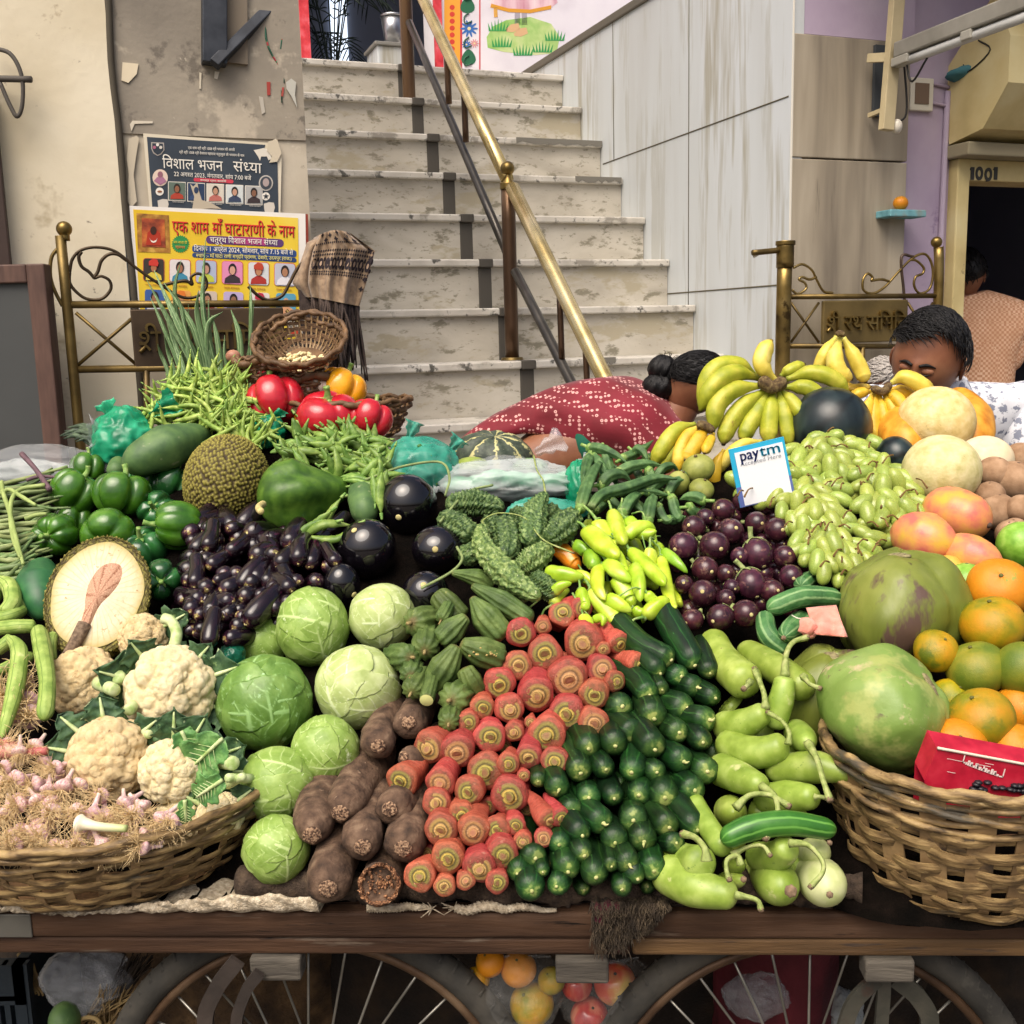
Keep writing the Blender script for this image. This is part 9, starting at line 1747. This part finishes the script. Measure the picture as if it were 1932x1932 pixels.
top=[(838,868),(850,850),(900,806),(950,775),(1000,752),(1060,728),(1130,713),(1200,718),(1255,740),(1282,768),(1296,795)]
low=[(838,880),(850,872),(900,850),(950,822),(1000,814),(1060,824),(1130,848),(1190,868),(1235,876),(1270,860),(1296,815)]
g=G();V=[];ns,na=70,30;Tt=[Vector((a,b,0))for a,b in top];Ll=[Vector((a,b,0))for a,b in low];tt,ll=cat_rom(Tt,ns),cat_rom(Ll,ns)
for i in range(ns):
 H=(ll[i].y-tt[i].y);R0=max(H*.62,16 if i<3 else 40);rad=R0*kx;cy=tt[i].y+R0;c=W(tt[i].x*.5+ll[i].x*.5,cy)
 a0=math.asin(max(-1,min(1,(cy-ll[i].y)/R0)))
 for j in range(na):
  a=a0+(math.pi*1.02-a0)*j/(na-1);wv_=1+.028*math.sin(j*.9+i*.22)+.022*math.sin(i*.42-j*.7)+.02*abs(math.sin(i*.13+j*.35+.6));V.append(c+Vector((0,-math.cos(a)*rad*wv_,0))+cu*math.sin(a)*rad*wv_)
g.add(V,[(i*na+j,i*na+j+1,(i+1)*na+j+1,(i+1)*na+j)for i in range(ns-1)for j in range(na-1)]);o=g.mk('sari',sari,wom);o.modifiers.new('t','SOLIDIFY').thickness=.003
V,F=skinmesh([pel+Vector((.02,0,.02)),Vector((pel.x-.02,wy,.8)),Vector((pel.x,wy,.12))],[(0,1),(1,2)],[(.15,.14),(.2,.18),(.26,.22)]);g=G();g.add(V,F);g.mk('skirt',sari,wom)
whl=lambda th:1.45+.45*max(0,-math.cos(th-math.pi/2))
g=G();V,F=hair_cap(hd,Rw_,HM2,.10,whl);g.add(V,F);tufts(g,hd,Rw_,HM2,600,8,whl,.8,(-.1,-1,-.1),.09,.009);g.mk('hair',hair_m,wom)
g=G();b1,b2=W(1250,697,2.85),W(1244,730,2.84);strand=lambda a,b:1+.05*math.sin(9*a+5*b)+.03*math.sin(23*a)
g.add(*blob(b1,27*kx,27*kx,26*kx,40,24,fn=strand));g.add(*blob(b2,32*kx,30*kx,26*kx,40,24,fn=strand));rnd=random.Random(4)
for i in range(30):d=Vector((rnd.gauss(0,1),rnd.gauss(0,1),rnd.gauss(0,1))).normalized();c=rnd.choice([b1,b2])+d*27*kx;g.sweep([c,c+d*.008+cu*.004,c+d*.012+Vector((rnd.uniform(-.01,.01),0,rnd.uniform(-.01,.01)))],[.0012,.001,.0004],n=4,m=5)
g.mk('bun',hair_m,wom);g=G();c=W(1352,688,2.78);g.sweep([c-cr*.02,c+cu*.012,c+cr*.02],[.004]*3,n=6,m=10);g.mk('hair_clip',P('#15151a',.3),wom)
# ---- man standing in the doorway, seen from behind
y5=4.85
def D(u,v,y=y5):return aty(u,v,y)
dm=person('person seen from behind in a peach checked shirt in the dark doorway',Vector((D(1845,700).x,y5,.16)));k5=px(D(1850,600),1)
hc=D(1822,520);Rd=46*k5;HV,HF,HM3=head(hc,Rd,(.25,.95,-.1),(0,0,1),48,36);x5=D(1845,600).x;s5=D(1845,585);z0=.16
BV=[Vector((x5,y5,.98)),Vector((x5,y5,1.2)),Vector((x5,y5,1.42)),Vector((x5-.01,y5,s5.z)),hc-Vector((0,.0,.12)),hc,Vector((x5+.17,y5,s5.z-.04)),D(1888,720),D(1870,800),Vector((x5-.18,y5,s5.z-.04)),Vector((x5-.22,y5-.02,1.25)),Vector((x5-.2,y5+.1,1.1)),Vector((x5+.1,y5,.95)),Vector((x5+.1,y5,.55)),Vector((x5+.1,y5,.22)),Vector((x5+.1,y5+.1,.19)),Vector((x5-.1,y5,.95)),Vector((x5-.1,y5,.55)),Vector((x5-.1,y5,.22)),Vector((x5-.1,y5+.1,.19))]
V,F=skinmesh(BV,BE,[(.16,.11),(.155,.11),(.165,.11),(.12,.085),.055,.055,.055,.042,.032,.055,.042,.032,.085,.06,.045,.03,.085,.06,.045,.03]);g=G();g.add(V,F);g.add(HV,HF);hands(g,BV[8],(-.2,.5,-.8),(-1,0,0));hands(g,BV[11],(.1,.6,-.7),(1,0,0));g.mk('body',skin_m,dm)
pch=M('peach_checked_cotton',['#d0a684','#dcb494','#e4c0a2'],scale=20,rough=.85,bump=.2,bscale=50)
N,L=nodes(pch);ck=N.new('ShaderNodeTexChecker');ck.inputs['Scale'].default_value=90;tc=[n for n in N if n.type=='TEX_COORD'][0];L.new(tc.outputs['Object'],ck.inputs['Vector']);over(pch,ck.outputs['Fac'],'#c08a68')
V,F=skinmesh([Vector((x5,y5,.94)),Vector((x5,y5,1.2)),Vector((x5,y5,1.42)),Vector((x5-.01,y5,s5.z+.01)),BV[6]+Vector((.01,0,.01)),BV[7].lerp(BV[6],.12),BV[9]+Vector((-.01,0,.01)),BV[10].lerp(BV[9],.12),hc.lerp(Vector((x5,y5,s5.z)),.55)],[(0,1),(1,2),(2,3),(3,4),(4,5),(3,6),(6,7),(3,8)],[(.19,.14),(.18,.135),(.19,.14),(.165,.13),.10,.075,.10,.075,.075]);g=G();g.add(V,F);g.mk('shirt',pch,dm)
V,F=skinmesh([Vector((x5,y5,.98)),Vector((x5+.1,y5,.93)),Vector((x5+.1,y5,.55)),Vector((x5+.1,y5,.22)),Vector((x5-.1,y5,.93)),Vector((x5-.1,y5,.55)),Vector((x5-.1,y5,.22))],[(0,1),(1,2),(2,3),(0,4),(4,5),(5,6)],[(.16,.12),.1,.08,.07,.1,.08,.07]);g=G();g.add(V,F);g.mk('trousers',P('#23232a',.9),dm)
dhl=lambda th:1.15+.75*max(0,-math.cos(th-math.pi/2))+.25*(1-abs(math.cos(th-math.pi/2)))
g=G();V,F=hair_cap(hc,Rd,HM3,.10,dhl,50,36);g.add(V,F);tufts(g,hc,Rd,HM3,160,5,dhl,.4,(.2,-.5,-.4));g.mk('hair',hair_m,dm)
# ---- grey haired person sitting low behind the bananas
og=aty(1662,728,3.5);Ro=px(og,50);old=person('grey haired person sitting low behind the bananas, only the head showing',Vector((og.x,3.5,0)))
HV,HF,HM4=head(og,Ro,(-.2,-.95,-.25),(0,-.1,1),56,44);hx=og.x;hz=og.z-.20
BV=[Vector((hx,3.6,.72)),Vector((hx,3.58,.9)),Vector((hx,3.56,hz-.08)),Vector((hx,3.54,hz)),Vector((hx,3.52,hz+.08)),og,Vector((hx+.15,3.54,hz-.04)),Vector((hx+.2,3.45,.88)),Vector((hx+.1,3.3,.80)),Vector((hx-.15,3.54,hz-.04)),Vector((hx-.2,3.45,.88)),Vector((hx-.1,3.3,.80)),Vector((hx+.1,3.55,.68)),Vector((hx+.14,3.25,.66)),Vector((hx+.14,3.28,.2)),Vector((hx+.14,3.2,.05)),Vector((hx-.1,3.55,.68)),Vector((hx-.14,3.25,.66)),Vector((hx-.14,3.28,.2)),Vector((hx-.14,3.2,.05))]
V,F=skinmesh(BV,BE,[(.14,.11),(.13,.10),(.14,.1),(.1,.08),.045,.05,.05,.04,.03,.05,.04,.03,.08,.06,.045,.03,.08,.06,.045,.03]);g=G();g.add(V,F);g.add(HV,HF);hands(g,BV[8],(-.5,-.6,-.2),(0,0,-1));hands(g,BV[11],(.5,-.6,-.2),(0,0,-1));g.mk('body',skin_m,old)
V,F=skinmesh([Vector((hx,3.6,.62)),Vector((hx,3.58,.9)),Vector((hx,3.56,hz-.08)),Vector((hx,3.54,hz-.02)),BV[6],BV[7],BV[9],BV[10],Vector((hx+.14,3.25,.66)),Vector((hx-.14,3.25,.66))],[(0,1),(1,2),(2,3),(3,4),(4,5),(3,6),(6,7),(0,8),(0,9)],[(.17,.14),(.155,.12),(.16,.12),(.11,.09),.07,.055,.07,.055,.09,.09]);g=G();g.add(V,F);g.mk('tunic',P('#8a8f9a',.9),old)
g=G();V,F=hair_cap(og,Ro,HM4,.09,dhl,50,36);g.add(V,F);tufts(g,og,Ro,HM4,200,6,dhl,.5,(.6,-.5,-.3),.09,.03);g.mk('hair',grey_h,old)
g=G();g.box(hx-.2,hx+.2,3.48,3.78,.0,.55);g.box(hx-.22,hx+.22,3.46,3.80,.5505,.58);tag(g.mk('stool',P('#5a4634',.8),bevel=.006),'low wooden stool under the grey haired person','stool')
